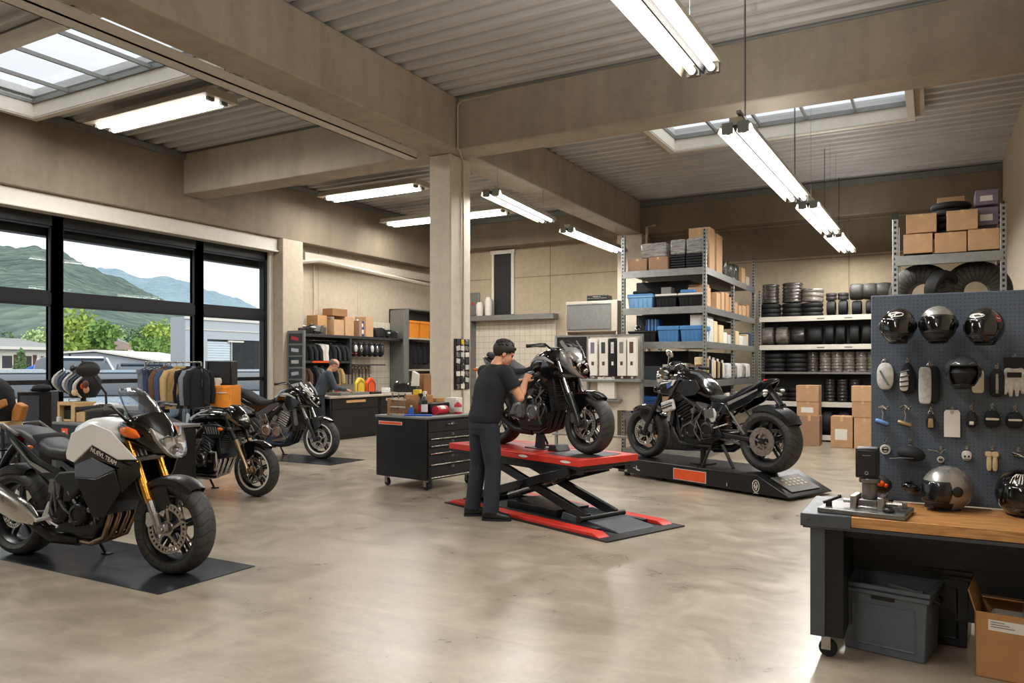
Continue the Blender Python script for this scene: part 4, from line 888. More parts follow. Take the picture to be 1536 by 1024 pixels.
# bike on the lift
fc=gz(884,681,LZ+.003)
def on_lift(rx):return fc
sc4=.95; wb4=1.43*sc4
b4=motorcycle('motorcycle','black naked motorcycle with silver mask raised on the red lift',(fc.x-wb4*cos(LA),fc.y-wb4*sin(LA),LZ+.003),LA,'naked',sc4,WB=1.43,wf=.165,wr=.19,rr=.218,eng='engine_black',ecov='alu_cast',muf='satin_black',
   ztop=1.0,grip_z=1.13,mirror=0,bar_w=.34,tailz=.95,tailx=-.3,forkup='steel',side='gloss_black',screen='gloss_black',pipe='satin_black',guard='satin_black',belly='satin_black')
# centre stand post under the bike
p=V((fc.x,fc.y,0))-V((cos(LA),sin(LA),0))*.72; T=thing('bike_stand','black support post standing on the red platform under the engine','bike stand',(p.x,p.y,LZ+.003),LA)
m=MB(); m.bb(-.14,.14,-.1,.1,0,.012); obj('foot_plate',m,'satin_black',T,bevel=.004)
m=MB(); m.prism([(-.055,.012),(.055,.012),(.03,.17),(-.03,.17)],-.03,.03); m.box((0,0,.175),(.12,.12,.012)); obj('post',m,'satin_black',T,bevel=.004)
# ---------------------------------------------------------------- black display ramp with muscle bike
RA=radians(-24); RB=V((-1.36,8.72,0)); RZ=.24
T=thing('display_ramp','long black display ramp with an orange panel on its side','display platform',RB,RA)
Lr,Wr=2.62,.84
m=MB(); m.prism([(-Lr,.05),(-.0,.03),(0,.045),(-.42,RZ),(-Lr,RZ)],0,Wr); obj('deck',m,'satin_black',T,bevel=.006)
for x in(-Lr+.1,-1.9,-1.2,-.3):
    for y in(.08,Wr-.08): m=MB(); m.cyl((x,y,0),(x,y,.06),.04,n=10); obj('leveling_foot',m,'rubber',T)
m=MB(); m.bb(-1.64,-1.13,-.004,.0,.06,.2); q=obj('side_panel_frame',m,'fabric_silver',T)
m=MB(); m.bb(-1.63,-1.14,-.0055,.0,.068,.192); obj('orange_panel',m,'orange_paint',q)
m=MB(); sl=atan2(-.195,.42)
m.M=Matrix.Translation((-.2,Wr/2,.146))@Matrix.Rotation(-sl,4,'Y'); m.box((0,0,.001),(.3,.56,.004)); q=obj('ramp_plate',m,'grey_metal',T)
m=MB(); m.M=Matrix.Translation((-.2,Wr/2,.15))@Matrix.Rotation(-sl,4,'Y')
for j in range(5):
    for k in range(3): m.box((-.07+.05*k,-.16+.08*j,.001),(.03,.055,.004),rz=.5*((j+k)%2))
obj('embossed_mark',m,'cream_metal',q)
def emblem(x,z,s):
    m=MB(); m.M=Matrix.Translation((x,-.003,z))
    def ring(rx,rz,t):
        n=28
        for j in range(n):
            a,b=2*pi*j/n,2*pi*(j+1)/n
            m.plate([(rx*cos(a),0,rz*sin(a)),(rx*cos(b),0,rz*sin(b)),((rx-t)*cos(b),0,(rz-t)*sin(b)),((rx-t)*cos(a),0,(rz-t)*sin(a))],(0,-1,0),.001)
    ring(.05*s,.075*s,.008*s)
    for k in(-1,1):
        m.plate([(k*.004,0,.055*s),(k*.03*s,0,0),(k*.022*s,0,0),(k*.002,0,.04*s)],(0,-1,0),.001); m.plate([(k*.004,0,-.055*s),(k*.03*s,0,0),(k*.022*s,0,0),(k*.002,0,-.04*s)],(0,-1,0),.001)
        m.plate([(k*.012*s,0,.02*s),(k*.018*s,0,.005*s),(k*.006*s,0,-.025*s),(k*.0*s,0,-.02*s)],(0,-1,0),.001)
    m.plate([(-.03*s,0,-.088*s),(.03*s,0,-.088*s),(.03*s,0,-.08*s),(-.03*s,0,-.08*s)],(0,-1,0),.001)
    obj('emblem',m,'paper_white',T)
emblem(-2.47,.14,.85); emblem(-.43,.12,.95)
m=MB(); m.M=Matrix.Translation((-2.28,-.003,.13)); m.plate([(0,0,.03),(.012,0,.03),(.016,0,-.01),(.07,0,-.02),(.06,0,-.035),(.0,0,-.025)],(0,-1,0),.001); m.plate([(-.05,0,.005),(-.015,0,.0),(-.015,0,-.008),(-.05,0,-.004)],(0,-1,0),.001); m.plate([(1.45,0,-.02),(1.456,0,-.02),(1.456,0,-.06),(1.45,0,-.06)],(0,-1,0),.001); obj('painted_mark',m,'paper_white',T)
rc=gz(1156,709,RZ); a5=radians(180-24.5)
rc=rc+V((cos(a5),sin(a5),0))*(.17*1.1)
b5=motorcycle('motorcycle','long black motorcycle with round headlight standing on the black display ramp',rc,a5,'muscle',1.1,WB=1.58,Rf=.315,Rr=.338,wf=.16,wr=.25,rr=.225,ztop=1.02,grip_z=1.12,barx=-.02,mirror=0,bar_w=.36,
   rx=-.17,rear_ind='fabric_silver',tailz=.955,tailx=-.2,rake=.5,muf='satin_black',ecov='satin_black',fit='alu_cast',discs=1,mufpos=((.26,-.22,.34),(-.2,-.26,.5)),hug=(1.1,2.6),forkup='satin_black',peg='satin_black')
# disc on the left of the rear wheel, mirror stalk, stand posts
m=MB(); m.lathe([(.085,-.004),(.15,-.004),(.15,.004),(.085,.004)],36,(-.17,.155,.338),'Y',close=True)
for j in range(6):
    x=2*pi*j/6; m.beam((-.17+.04*cos(x),.155,.338+.04*sin(x)),(-.17+.09*cos(x+.3),.155,.338+.09*sin(x+.3)),.016,.006,up=(0,1,0))
obj('brake_disc',m,'disc_steel',b5)
m=MB(); m.tube([(1.14,.12,1.12),(1.06,.2,1.25)],.012,8); m.ball((1.03,.22,1.27),(.02,.07,.04),12,6,rot=(.5,0,0)); obj('mirror',m,'chrome',b5)
m=MB(); m.tube([(.72,0,.24),(.72,.0,.02)],.035,10); m.box((.72,0,.01),(.2,.22,.014)); obj('paddock_stand',m,'satin_black',b5); m=MB(); m.tube([(.35,.13,.26),(.18,.16,.02)],.018,8); obj('stand_arm',m,'satin_black',b5)
# ---------------------------------------------------------------- floor mats
def floor_mat(x0,x1,y0,y1,label):
    m=MB(); m.bb(x0,x1,y0,y1,0,.006); put(obj('floor_mat',m,'mat_dark'),None,label,'floor mat')
t=NT('mat_dark'); nz=t.noise(t.co(),7,5); t.pbr(t.ramp(nz,[(.3,srgb(34,36,40)),(.7,srgb(42,44,48))]),t.ramp(nz,[(.3,.2),(.7,.27)]))
floor_mat(-7.6,-4.37,3.2,4.0,'dark rubber mat under the white motorcycle')
a=gz(545,690); floor_mat(a.x-1.6,a.x,a.y-.75,a.y+.05,'dark rubber mat under the motorcycle with the silver engine')
# ---------------------------------------------------------------- tool cart
CB=gz(639,738); CA=radians(-9)
T=thing('tool_cart','black drawer cart on casters in front of the concrete column','tool cart',(CB.x,CB.y,0),CA)
Wx,Wy,H0,H1=.86,.92,.13,.85
m=MB(); m.bb(-Wx,0,0,Wy,H0,H1); obj('body',m,'satin_black',T,bevel=.006)
m=MB(); m.bb(-Wx-.012,.012,-.012,Wy+.012,H1,H1+.028); obj('worktop',m,'grey_metal',T,bevel=.005)
z=H1-.03
for i,h in enumerate((.13,.085,.085,.085,.13,.15)):
    m=MB(); m.bb(0,.012,.03,Wy-.03,z-h+.006,z); d=obj('drawer',m,'matte_black',T,bevel=.003)
    m=MB(); m.bb(.012,.03,.06,Wy-.06,z-h+.006,z-h+.018) if i else m.bb(.012,.026,.34,.56,z-.05,z-.038); obj('drawer_handle',m,'chrome',d,bevel=.002)
    m=MB(); m.cyl((.012,.45,z-.03),(.02,.45,z-.03),.012,n=10); m.box((.014,.45,z-.03),(.006,.05,.03)); obj('lock',m,'alu_cast',d)
    z-=h+.002
m=MB(); m.bb(-Wx+.05,-.4,-.004,0,H1-.085,H1-.045); q=obj('sticker_border',m,'paper_white',T); m=MB(); m.bb(-Wx+.058,-.408,-.0055,0,H1-.08,H1-.05); obj('orange_sticker',m,'orange_paint',q)
for x,y in((-Wx+.09,.09),(-.1,.09),(-Wx+.09,Wy-.09),(-.1,Wy-.09)): caster(T,x,y,.048,H0)
CT=H1+.028
def oncart(x,y): v=Matrix.Rotation(CA,3,'Z')@V((x,y,0)); return (CB.x+v.x,CB.y+v.y,CT)
def bottle(name,label,loc,h,r,mat,cap,trigger=False,band=None,cat='bottle'):
    t=thing(name,label,cat,loc,random.uniform(0,6)); m=MB(); m.lathe([(0,0),(r,0),(r,h*.62),(r*.9,h*.7),(r*.38,h*.82),(r*.36,h*.86),(0,h*.86)],16); obj('bottle_body',m,mat,t)
    m=MB(); m.cyl((0,0,h*.85),(0,0,h),r*.42,n=12)
    if trigger: m.box((.02,0,h*1.02),(.1,.03,.035)); m.tube([(.05,0,h),(.055,0,h*.88),(.035,0,h*.8)],.006,6)
    obj('trigger_head' if trigger else 'cap',m,cap,t)
    if band: m=MB(); m.lathe([(r*1.01,h*.15),(r*1.01,h*.5)],16); obj('paper_label',m,band,t)
    return t
bottle('spray_bottle','black and white trigger spray bottle on the tool cart',oncart(-.3,.28),.27,.04,'satin_black','paper_white',True,'paper_white')
bottle('spray_bottle','grey trigger spray bottle with red band behind the black one',oncart(-.42,.34),.24,.035,'plastic_grey','satin_black',True,'red_plastic')
bottle('oil_bottle','red round bottle with white label at the far end of the cart',oncart(-.16,.74),.17,.05,'red_plastic','paper_white',False,'paper_white')
bottle('fluid_bottle','short blue bottle between wire stand and spray bottles',oncart(-.42,.17),.12,.035,'blue_plastic','paper_white')
t=thing('canister','red and white canister lying on the tool cart','canister',oncart(-.24,.5)); m=MB(); m.cyl((0,-.11,.055),(0,.11,.055),.055,n=18); obj('can',m,'red_plastic',t); m=MB(); m.lathe([(.0565,-.06),(.0565,.05)],18,(0,0,.055),'Y',a0=.3,a1=2.6); obj('paper_label',m,'paper_white',t)
m=MB(); m.bb(-.12,.12,-.17,.17,0,.14); put(obj('tool_case',m,'satin_black',None,loc=oncart(-.45,.6),rz=CA,bevel=.01),None,'black tool case standing behind the red canister','case')
m=MB(); m.bb(-.09,.09,-.06,.06,0,.2); put(obj('tissue_box',m,'paper_white',None,loc=oncart(-.3,.82),rz=CA,bevel=.006),None,'tall white box beside the man on the tool cart','box')
t=thing('wire_stand','clear panelled metal display stand at the left end of the cart','display stand',oncart(-.58,.08),CA)
for k,x in enumerate((-.11,.0,.11)):
    m=MB(); m.tube([(x,0,0),(x+.02,.02,.27)],.008,6); obj('upright',m,'steel',t)
m=MB(); 
for z in (.01,.1,.19,.265): m.box((.01,.01*z/.1,z),(.25,.02,.015))
obj('cross_bar',m,'cream_metal',t)
m=MB(); m.bb(-.12,.12,-.08,.06,0,.006); obj('base_plate',m,'steel',t)
m=MB(); m.bb(-.17,.17,-.05,.05,0,.018); put(obj('tray',m,'blue_plastic',None,loc=oncart(-.25,.12),rz=.5,bevel=.004),None,'flat blue and white tray lying at the front corner of the cart','tray')
for j,(x,y,d,lb) in enumerate((( -.68,.22,(.2,.22,.2),'open cardboard box behind the wire stand on the cart'),(-.62,.5,(.28,.24,.235),'cardboard box below the yellow sponge on the cart'),(-.6,.78,(.2,.16,.19),'narrow cardboard box against the column at the back of the cart'))):
    m=MB(); m.box((0,0,d[2]/2),d); put(obj('cardboard_box',m,'cardboard' if j else 'cardboard_dark',None,loc=oncart(x,y),rz=CA,bevel=.004),None,lb,'box')
m=MB(); m.box((0,0,.035),(.09,.09,.07)); c=V(oncart(-.58,.44)); put(obj('sponge',m,'yellow',None,loc=(c.x,c.y,CT+.235),rz=.3,bevel=.008),None,'yellow sponge on a cardboard box on the cart','sponge')
t=thing('hand_brush','white and black hand brush standing upright behind the boxes','brush',oncart(-.8,.62),CA); m=MB(); m.prism([(-.035,0),(.035,0),(.05,.3),(.02,.36),(-.03,.36),(-.05,.3)],-.02,.02); obj('handle_block',m,'satin_black',t,bevel=.006); m=MB(); m.prism([(-.06,.34),(.05,.34),(.06,.5),(-.03,.54)],-.025,.025); obj('bristles',m,'paper_white',t,bevel=.006)
m=MB(); m.box((0,0,.25),(.1,.14,.5)); put(obj('cardboard_tube',m,'cardboard_dark',None,loc=oncart(-.76,.76),rz=CA,bevel=.01),None,'tall brown carton standing beside the hand brush','box')
# sticker board on the column
c=gx(688,546,-5.955); t=thing('parts_board','black board of small packaged parts fixed to the concrete column','board',(-5.955,9.27,c.z))
z0,z1=gx(688,584,-5.955).z-c.z,gx(688,508,-5.955).z-c.z
m=MB(); m.bb(0,.02,-.19,.2,z0,z1); obj('backing',m,'satin_black',t,bevel=.003)
rn=random.Random(3)
for i in range(8):
    for k in range(3):
        m=MB(); h=(z1-z0)/8; m.box((.025,-.12+.12*k,z0+h*(i+.5)),(.012,.07+.03*rn.random(),h*.75),rot=(rn.uniform(-.2,.2),0,0)); obj('packaged_part',m,'yellow' if (i,k)==(7,1) else ('paper_white','fabric_silver','steel','dark_grey')[rn.randrange(4)],t,bevel=.004)
# ---------------------------------------------------------------- workbench with pegboard (right foreground)
PY=4.68; BT=.735; BF=4.07; BX0=-.585
T=thing('workbench','dark steel workbench on casters with a wooden plank top','workbench',(BX0,BF,0))
def mk_wood():
    t=NT('bench_wood'); o=t.co('Object',(1.2,14,14)); a=t.noise(o,2.2,7,.6,1.5); b=t.noise(t.co('Object',(3,40,40)),3,4)
    c=t.ramp(a,[(.28,srgb(104,62,30)),(.45,srgb(174,120,68)),(.6,srgb(204,150,92)),(.75,srgb(140,88,44))])
    c=t.mix(.25,c,t.ramp(b,[(.35,srgb(90,54,26)),(.65,srgb(206,150,92))]))
    t.pbr(c,.36,0,b,.15,.002); t.p.inputs['Coat Weight'].default_value=.2
mk_wood()
W=RX-.14-BX0; Dp=PY-BF
m=MB(); m.bb(0,.235,0,Dp-.03,BT-.065,BT); m.bb(.01,W,.01,Dp-.03,BT-.075,BT-.055); obj('steel_edge',m,'bench_steel',T,bevel=.004)
m=MB()
for j in range(7):
    y0=(Dp-.03)*j/7; m.bb(.236,W,y0+.0005,y0+(Dp-.03)/7-.0005,BT-.052,BT-.001)
obj('wood_top',m,'bench_wood',T,bevel=.002)
for x in(.04,.1): m=MB(); m.cyl((x,-.003,BT-.03),(x,0,BT-.03),.006,n=8); obj('screw_head',m,'dark_grey',T)
for x in (.05,W-.2):
    m=MB(); m.bb(x,x+.15,.03,Dp-.05,.12,BT-.075); obj('leg_panel',m,'frame_black',T,bevel=.005)
    m=MB(); m.bb(x-.006,x+.064,.02,.04,.12,BT-.075); obj('leg_strip',m,'bench_steel',T,bevel=.003)
    for y in(.1,Dp-.12): caster(T,x+.05,y,.045,.12)
m=MB(); m.bb(.2,W-.2,Dp-.06,Dp-.045,.14,BT-.08); obj('back_panel',m,'dark_grey',T)
m=MB(); m.bb(.2,W-.2,.1,.14,BT-.12,BT-.076); obj('top_rail',m,'frame_black',T)
# pegboard
def mk_peg():
    t=NT('pegboard'); sp=t.n('ShaderNodeSeparateXYZ'); t.l(t.co(),sp.inputs[0]); s=.02
    fx=t.math('SUBTRACT',t.math('FRACT',t.math('DIVIDE',sp.outputs[0],s)),.5); fz=t.math('SUBTRACT',t.math('FRACT',t.math('DIVIDE',sp.outputs[2],s)),.5)
    d=t.math('SQRT',t.math('ADD',t.math('MULTIPLY',fx,fx),t.math('MULTIPLY',fz,fz))); hole=t.math('LESS_THAN',d,.13)
    nz=t.noise(t.co(),5,4); c=t.ramp(nz,[(.3,srgb(74,83,95)),(.7,srgb(84,94,107))]); c=t.mix(hole,c,srgb(38,40,44)); t.pbr(c,.5,0,hole,-.4,.003)
mk_peg()
PX0=-.3; PZ1=1.865
T=thing('pegboard','slate grey pegboard standing on the back of the workbench','pegboard',(PX0,PY,0))
m=MB(); m.bb(0,RX-.12-PX0,0,.022,BT+.0,PZ1); obj('panel',m,'pegboard',T,bevel=.004)
m=MB()
for x in(.06,.7,1.2): m.bb(x,x+.05,.022,.07,BT-.2,PZ1-.05)
obj('back_posts',m,'frame_black',T)
def hook(parent,x,z,L=.07,loc=True):
    m=MB(); m.tube([(x,0,z),(x,-L*.8,z),(x,-L,z+.006),(x,-L-.004,z+.02)],.0028,6); m.box((x,-.002,z),(.014,.004,.02)); return obj('peg_hook',m,'steel',T)
def pw(px,py,off=0.0):
    v=gy(px,py,PY-off); return v
def ploc(px,py,off): v=pw(px,py,off); h=V((v.x-PX0,v.y-PY,v.z)); return v
# ---- helmets
def helmet(label,loc,rz,shell,band=None,logo=None,scale=.9,tilt=0,open_=False,chin=None,group='motorcycle helmets',decal=None,visor='gloss_black',seat=False):
    t=thing('motorcycle_helmet',label,'helmet',loc,rz,group); t.scale=(scale,)*3
    if tilt: t.rotation_euler=(tilt,0,rz)
    # shell faces -Y, origin at centre
    def sh(a,e,g=0.0):
        """a azimuth from front (-Y), e elevation"""
        ce=cos(e); r=V((.118*sin(a)*ce,-.148*cos(a)*ce,.135*sin(e)))
        if e<0:
            f=-sin(e); r.z=-.135*f*.98; k=1-.16*f*f; r.x*=k; r.y*=k
            if cos(a)>0: r.y-=.025*cos(a)*min(1,f*1.6)
        return r*(1+g)
    n=40; el=[-1.02,-.85,-.62,-.42,-.2,0,.2,.4,.6,.8,1.0,1.2,1.4,pi/2]
    m=MB(); R=[]
    for e in el: R.append([sh(2*pi*j/n,e) for j in range(n)])
    for i in range(len(el)-1):
        for j in range(n):
            a=(2*pi*(j+.5)/n+pi)%(2*pi)-pi; em=(el[i]+el[i+1])/2
            if open_ and abs(a)<.95 and -.75<em<.42: continue
            m.add([R[i][j],R[i][(j+1)%n],R[i+1][(j+1)%n],R[i+1][j]],[(0,1,2,3)],True)
    m.m=0
    s=obj('shell',m,shell,t); 
    # rim
    m=MB(); m.tube([sh(2*pi*j/n,-1.02) for j in range(n+1)],.008,8,False); obj('rim_seal',m,'rubber',t)
    m=MB(); m.loft([[sh(2*pi*j/n,-1.0,-.06) for j in range(n)],[sh(2*pi*j/n,0,-.08) for j in range(n)],[sh(2*pi*j/n,1.2,-.1) for j in range(n)]],True); obj('liner',m,'soft_black',t)
    if not open_:
        m=MB(); R=[]
        for e in (-.46,-.36,-.2,0,.2,.34,.42):
            w=1.05-.25*max(0,(e-.1))-.1*max(0,-e-.2)*2
            R.append([sh(-w+2*w*j/20,e,.022) for j in range(21)])
        m.loft(R,False,True,False); v=obj('visor',m,visor,t); q=v.modifiers.new('s','SOLIDIFY'); q.thickness=.004
        m=MB(); m.tube([sh(-1.0+2*j/20,-.47,.018) for j in range(21)],.004,6); obj('visor_seal',m,'rubber',v)
    else:
        m=MB(); m.tube([sh(-.95+1.9*j/20,.42,.01) for j in range(21)]+[sh(.95,.4-1.15*j/8,.01) for j in range(9)]+[sh(.95-1.9*j/20,-.75,.01) for j in range(21)]+[sh(-.95,-.75+1.15*j/8,.01) for j in range(9)],.007,6); obj('opening_trim',m,'rubber',t)
    for k in(-1,1):
        m=MB(); p=sh(k*1.25,.02,.0); m.M=Matrix.Translation(p)@Matrix.Rotation(k*1.25,4,'Z').to_4x4(); m.lathe([(0,-.006),(.024,-.006),(.03,-.002),(.03,.006)],20,(0,0,0),'Y'); obj('visor_pivot',m,'satin_black',t)
    if band:
        m=MB(); R=[]
        for e in (.44,.6,.8,1.0,1.2,1.4,pi/2): R.append([sh(2*pi*j/n,e,.006) for j in range(n)])
        m.loft(R,False); obj('crown_panel',m,band,t)
    if chin:
        m=MB(); R=[]
        for e in (-.98,-.8,-.62,-.5): R.append([sh(-1.2+2.4*j/24,e,.008) for j in range(25)])
        m.loft(R,False,True,False); obj('chin_bar',m,chin,t)
    m=MB(); m.box(sh(0,-.72,.01),(.06,.012,.016)); obj('chin_vent',m,'satin_black',t)
    if decal: decal(t,sh)
    return t
def strip(sh,pts,w,g=.012):
    """ribbon decal following the shell through (azimuth, elevation) points"""
    m=MB(); L=[]
    k=len(pts)
    for i,(a,e) in enumerate(pts):
        a0,e0=pts[max(0,i-1)]; a1,e1=pts[min(k-1,i+1)]; dx,dy=a1-a0,e1-e0; l=sqrt(dx*dx+dy*dy) or 1; nx,ny=-dy/l*w/2,dx/l*w/2
        L.append((sh(a+nx,e+ny,g),sh(a-nx,e-ny,g)))
    for (p,q),(r,s) in zip(L,L[1:]): m.quad(p,q,s,r)
    return m
def dec_loop(t,sh):
    ell=[(-.05+.52*cos(2*pi*j/24)*-1,.66+.14*sin(2*pi*j/24)) for j in range(25)]
    obj('decal',strip(sh,ell,.05),'paper_white',t)
    obj('decal',strip(sh,[(-.3,.62),(-.05,.7),(.3,.76)],.06),'paper_white',t); obj('decal',strip(sh,[(-.1,.5),(-.08,.66),(-.02,.84)],.06),'paper_white',t)
def dec_car(t,sh):
    ell=[(-.15-.5*cos(2*pi*j/24),.6+.12*sin(2*pi*j/24)) for j in range(25)]
    obj('decal',strip(sh,ell,.04),'paper_white',t); obj('decal',strip(sh,[(-.55,.56),(-.3,.68),(0,.7),(.25,.6)],.09),'paper_white',t); obj('decal',strip(sh,[(-.5,.52),(-.1,.5),(.25,.52)],.04),'paper_white',t)
    e2=[(1.15+.16*cos(2*pi*j/20),.42+.16*sin(2*pi*j/20)) for j in range(21)]; obj('decal',strip(sh,e2,.07,.014),'red_plastic',t); obj('decal',strip(sh,[(1.05,.45),(1.25,.4)],.07,.013),'paper_white',t)
def dec_mesh(t,sh):
    for k in(-1,1): obj('decal',strip(sh,[(k*.3,.5),(k*.6,.62),(k*.95,.45)],.05),'steel',t)
def dec_wing(t,sh):
    for j in range(6): obj('decal',strip(sh,[(-.75+.13*j,.52),(-.7+.13*j,.8+.12*sin(j)),(-.55+.1*j,1.0)],.05),'paper_white',t)
    for k in(-1,1): obj('decal',strip(sh,[(0,-.42),(k*.4,-.5),(k*.7,-.44)],.06),'paper_white',t)
H0=.165
def hang_helmet(px,py,label,**k):
    v=pw(px,py,H0); t=helmet(label,v,k.pop('rz',0),**k); hook(T,v.x-PX0,v.z+.02,.04); return t
hang_helmet(1347,490,'glossy black full face helmet with white loop mark, top left of the pegboard',shell='gloss_black',decal=dec_loop,rz=-.05,scale=.74)
hang_helmet(1407,488,'matte silver and black full face helmet in the top row of the pegboard',shell='satin_black',band='silver_paint',rz=.05,scale=.74,tilt=-.1)
hang_helmet(1477,491,'glossy black full face helmet with white badge, top right of the pegboard',shell='gloss_black',decal=dec_car,rz=-.35,scale=.74)
hang_helmet(1443,559,'open faced grey patterned helmet hung in the second row of the pegboard',shell='plastic_grey',open_=True,decal=dec_mesh,rz=.1,scale=.68)
v=gz(1421,766,BT); helmet('silver and black full face helmet standing on the wooden bench top',(v.x,v.y+.05,BT+.103),-.75,'silver_paint',scale=.9,chin='satin_black',visor='smoke_glass')
v=gz(1517,772,BT); helmet('black full face helmet with white wing pattern at the right end of the bench',(v.x+.04,v.y+.03,BT+.103),.15,'gloss_black',scale=.92,decal=dec_wing)
# ---- small things on hooks
def hung(name,label,cat,px,py,hookpy,off=.03,group=None):
    v=pw(px,py,off); t=thing(name,label,cat,v,0,group); hv=pw(px,hookpy,0); hook(T,hv.x-PX0,hv.z,.05); return t,hv.z-v.z
def rounded(m,w,h,d,e=3.5,y=0,x=0,z=0,taper=1.0,n=20):
    R=[]
    for yy,k in((-d/2,.72),(-d*.32,.96),(0,1),(d*.32,.98),(d/2,.85)):
        R.append([V((x+w/2*k*sup(0,0,0,1,1,2*pi*j/n,e).y*(1-(1-taper)*(sin(2*pi*j/n)*.5+.5)),y+yy,z+h/2*k*sup(0,0,0,1,1,2*pi*j/n,e).z)) for j in range(n)])
    return m.loft(R)
gh='small items hung on the pegboard'
t,hz=hung('hand_guard','white shell shaped hand guard, first in the second row','hand guard',1328,564,541)
m=MB(); rounded(m,.085,.15,.05,2.6); obj('guard_shell',m,'fabric_silver',t); m=MB(); m.lathe([(.018,-.003),(.022,0),(.018,.003)],18,(0,0,hz-.012),'Y',close=True); obj('ring',m,'alu_cast',t)
m=MB(); m.tube([(-.025,-.028,.03),(0,-.03,-.02),(.02,-.028,-.05)],.006,6); obj('crease',m,'grey_metal',t)
t,hz=hung('knee_protector','white and black ribbed knee protector beside the white hand guard','protector',1361,567,541)
m=MB(); rounded(m,.095,.17,.045,2.4,taper=.6); obj('pad',m,'cloth_black',t)
m=MB(); rounded(m,.05,.11,.03,3,y=-.022,x=-.015,z=-.015,taper=.7); sp=obj('shell',m,'paper_white',t)
for k in range(4): m=MB(); m.tube([(-.035,-.04,-.045+.025*k),(.01,-.042,-.04+.028*k)],.004,5); obj('rib_line',m,'satin_black',sp)
t,hz=hung('spine_protector','long grey perforated pad with a black back in the second row','protector',1394,578,546)
m=MB(); rounded(m,.062,.2,.03,5,y=-.02,x=-.02); obj('pad',m,'fabric_silver',t); m=MB(); rounded(m,.06,.2,.05,4,y=0,x=.02,z=.005); obj('side_shell',m,'soft_black',t); m=MB(); m.lathe([(.01,-.003),(.014,0),(.01,.003)],14,(0,0,hz-.006),'Y',close=True); obj('ring',m,'steel',t)
t,hz=hung('hang_card','white hang card with grey slot beside the open faced helmet','card',1467,572,549)
m=MB(); rounded(m,.055,.12,.008,6); obj('card',m,'trim_white',t); m=MB(); m.bb(-.008,.014,-.007,-.004,.035,.04); m.bb(-.008,.014,-.007,-.004,.02,.025); obj('print_lines',m,'grey_metal',t)
t,hz=hung('tool_pouch','small black pouch with zip in the second row','pouch',1495,575,550)
m=MB(); rounded(m,.07,.14,.05,3.4); obj('pouch',m,'soft_black',t); m=MB(); m.bb(-.006,.006,-.03,-.026,-.05,.05); obj('zip',m,'steel',t); m=MB(); m.bb(-.012,.012,-.02,.02,.06,.075); obj('loop',m,'satin_black',t)
# gloves: palm, four fingers, thumb, cuff
def glove(label,px,py,hookpy,mat,pad,s=1.0,flip=1):
    t,hz=hung('riding_glove',label,'glove',px,py,hookpy); m=MB()
    rounded(m,.085*s,.09*s,.035,3,z=.0)
    for i,(x,L) in enumerate(((-.03,.06),(-.011,.07),(.01,.068),(.03,.055))):
        p=V((x*s*1.05,-.004,-.03*s)); m.tube([p,p+V((x*.1,-.004,-L*s*.5)),p+V((x*.15,.004,-L*s))],[.0115*s,.0105*s,.008*s],10); m.ball(p+V((x*.15,.004,-L*s)),.008*s,8,6)
    m.tube([(flip*.035*s,0,.01),(flip*.058*s,-.01,-.02*s),(flip*.062*s,-.012,-.045*s)],[.014*s,.012*s,.009*s],10)
    obj('glove_body',remesh(m,.003,3,'glove'),mat,t)
    m=MB(); m.loft([[V((.04*s*cos(2*pi*j/16),.018*sin(2*pi*j/16),.03*s)) for j in range(16)],[V((.043*s*cos(2*pi*j/16),.02*sin(2*pi*j/16),.06*s)) for j in range(16)],[V((.046*s*cos(2*pi*j/16),.022*sin(2*pi*j/16),.085*s)) for j in range(16)]]); obj('cuff',m,pad,t)
    m=MB(); m.box((0,-.02,.0),(.06*s,.008,.025*s)); obj('knuckle_guard',m,pad,t,bevel=.003)
    return t
glove('white riding glove with black cuff at the right edge of the second row',1521,562,536,'fabric_silver','soft_black',1.05)
# third row
def handle_tool(label,px,py,hookpy,mat,tilt):
    t,hz=hung('rubber_scraper',label,'tool',px,py,hookpy,.04)
    m=MB(); m.M=Matrix.Rotation(tilt,4,'Y'); m.body([(-.035,0,.008,.007),(-.028,0,.014,.012),(.028,0,.014,.012),(.035,0,.008,.007)],12); obj('grip',m,mat,t)
    m=MB(); m.M=Matrix.Rotation(tilt,4,'Y'); m.bb(-.03,.03,-.012,-.006,-.014,-.01); obj('edge',m,'satin_black',t)
    m=MB(); m.tube([(0,0,.01),(.004,0,.05),(-.002,0,hz-.02),(.01,-.005,hz)],.003,6); obj('wire',m,'steel',t)
    m=MB(); m.tube([(-.02,0,hz-.006),(0,-.006,hz+.006),(.022,-.004,hz-.01),(.03,0,hz+.0)],.008,7); obj('hanger',m,'chrome',t)
handle_tool('blue topped hand scraper at the left of the third row',1323,633,609,'sky_blue',.35)
handle_tool('tan topped hand scraper beside the blue one',1357,635,609,'key_brass',.3)
t,hz=hung('key_fob','brown and black leather key fob in the third row','key fob',1396,630,614); m=MB(); m.prism([(-.02,-.045),(.02,-.045),(.024,.0),(.012,.03),(-.012,.03),(-.024,0)],-.014,.014); obj('fob',m,'soft_black',t,bevel=.004); m=MB(); m.prism([(-.014,-.04),(.014,-.04),(.01,.01),(-.01,.01)],-.018,-.012); obj('leather_patch',m,'key_brass',t,bevel=.003); m=MB(); m.lathe([(.01,-.002),(.013,0),(.01,.002)],14,(0,0,.04),'Y',close=True); obj('ring',m,'steel',t)
t,hz=hung('hang_tag','large cream paper tag in the middle of the third row','tag',1428,634,613); m=MB(); m.prism([(-.037,-.075),(.037,-.075),(.037,.055),(.028,.068),(-.028,.068),(-.037,.055)],-.002,.002); obj('tag',m,'paper_white',t); m=MB(); m.lathe([(.004,-.003),(.008,-.003),(.008,.003),(.004,.003)],12,(0,0,.055),'Y',close=True); obj('eyelet',m,'steel',t)
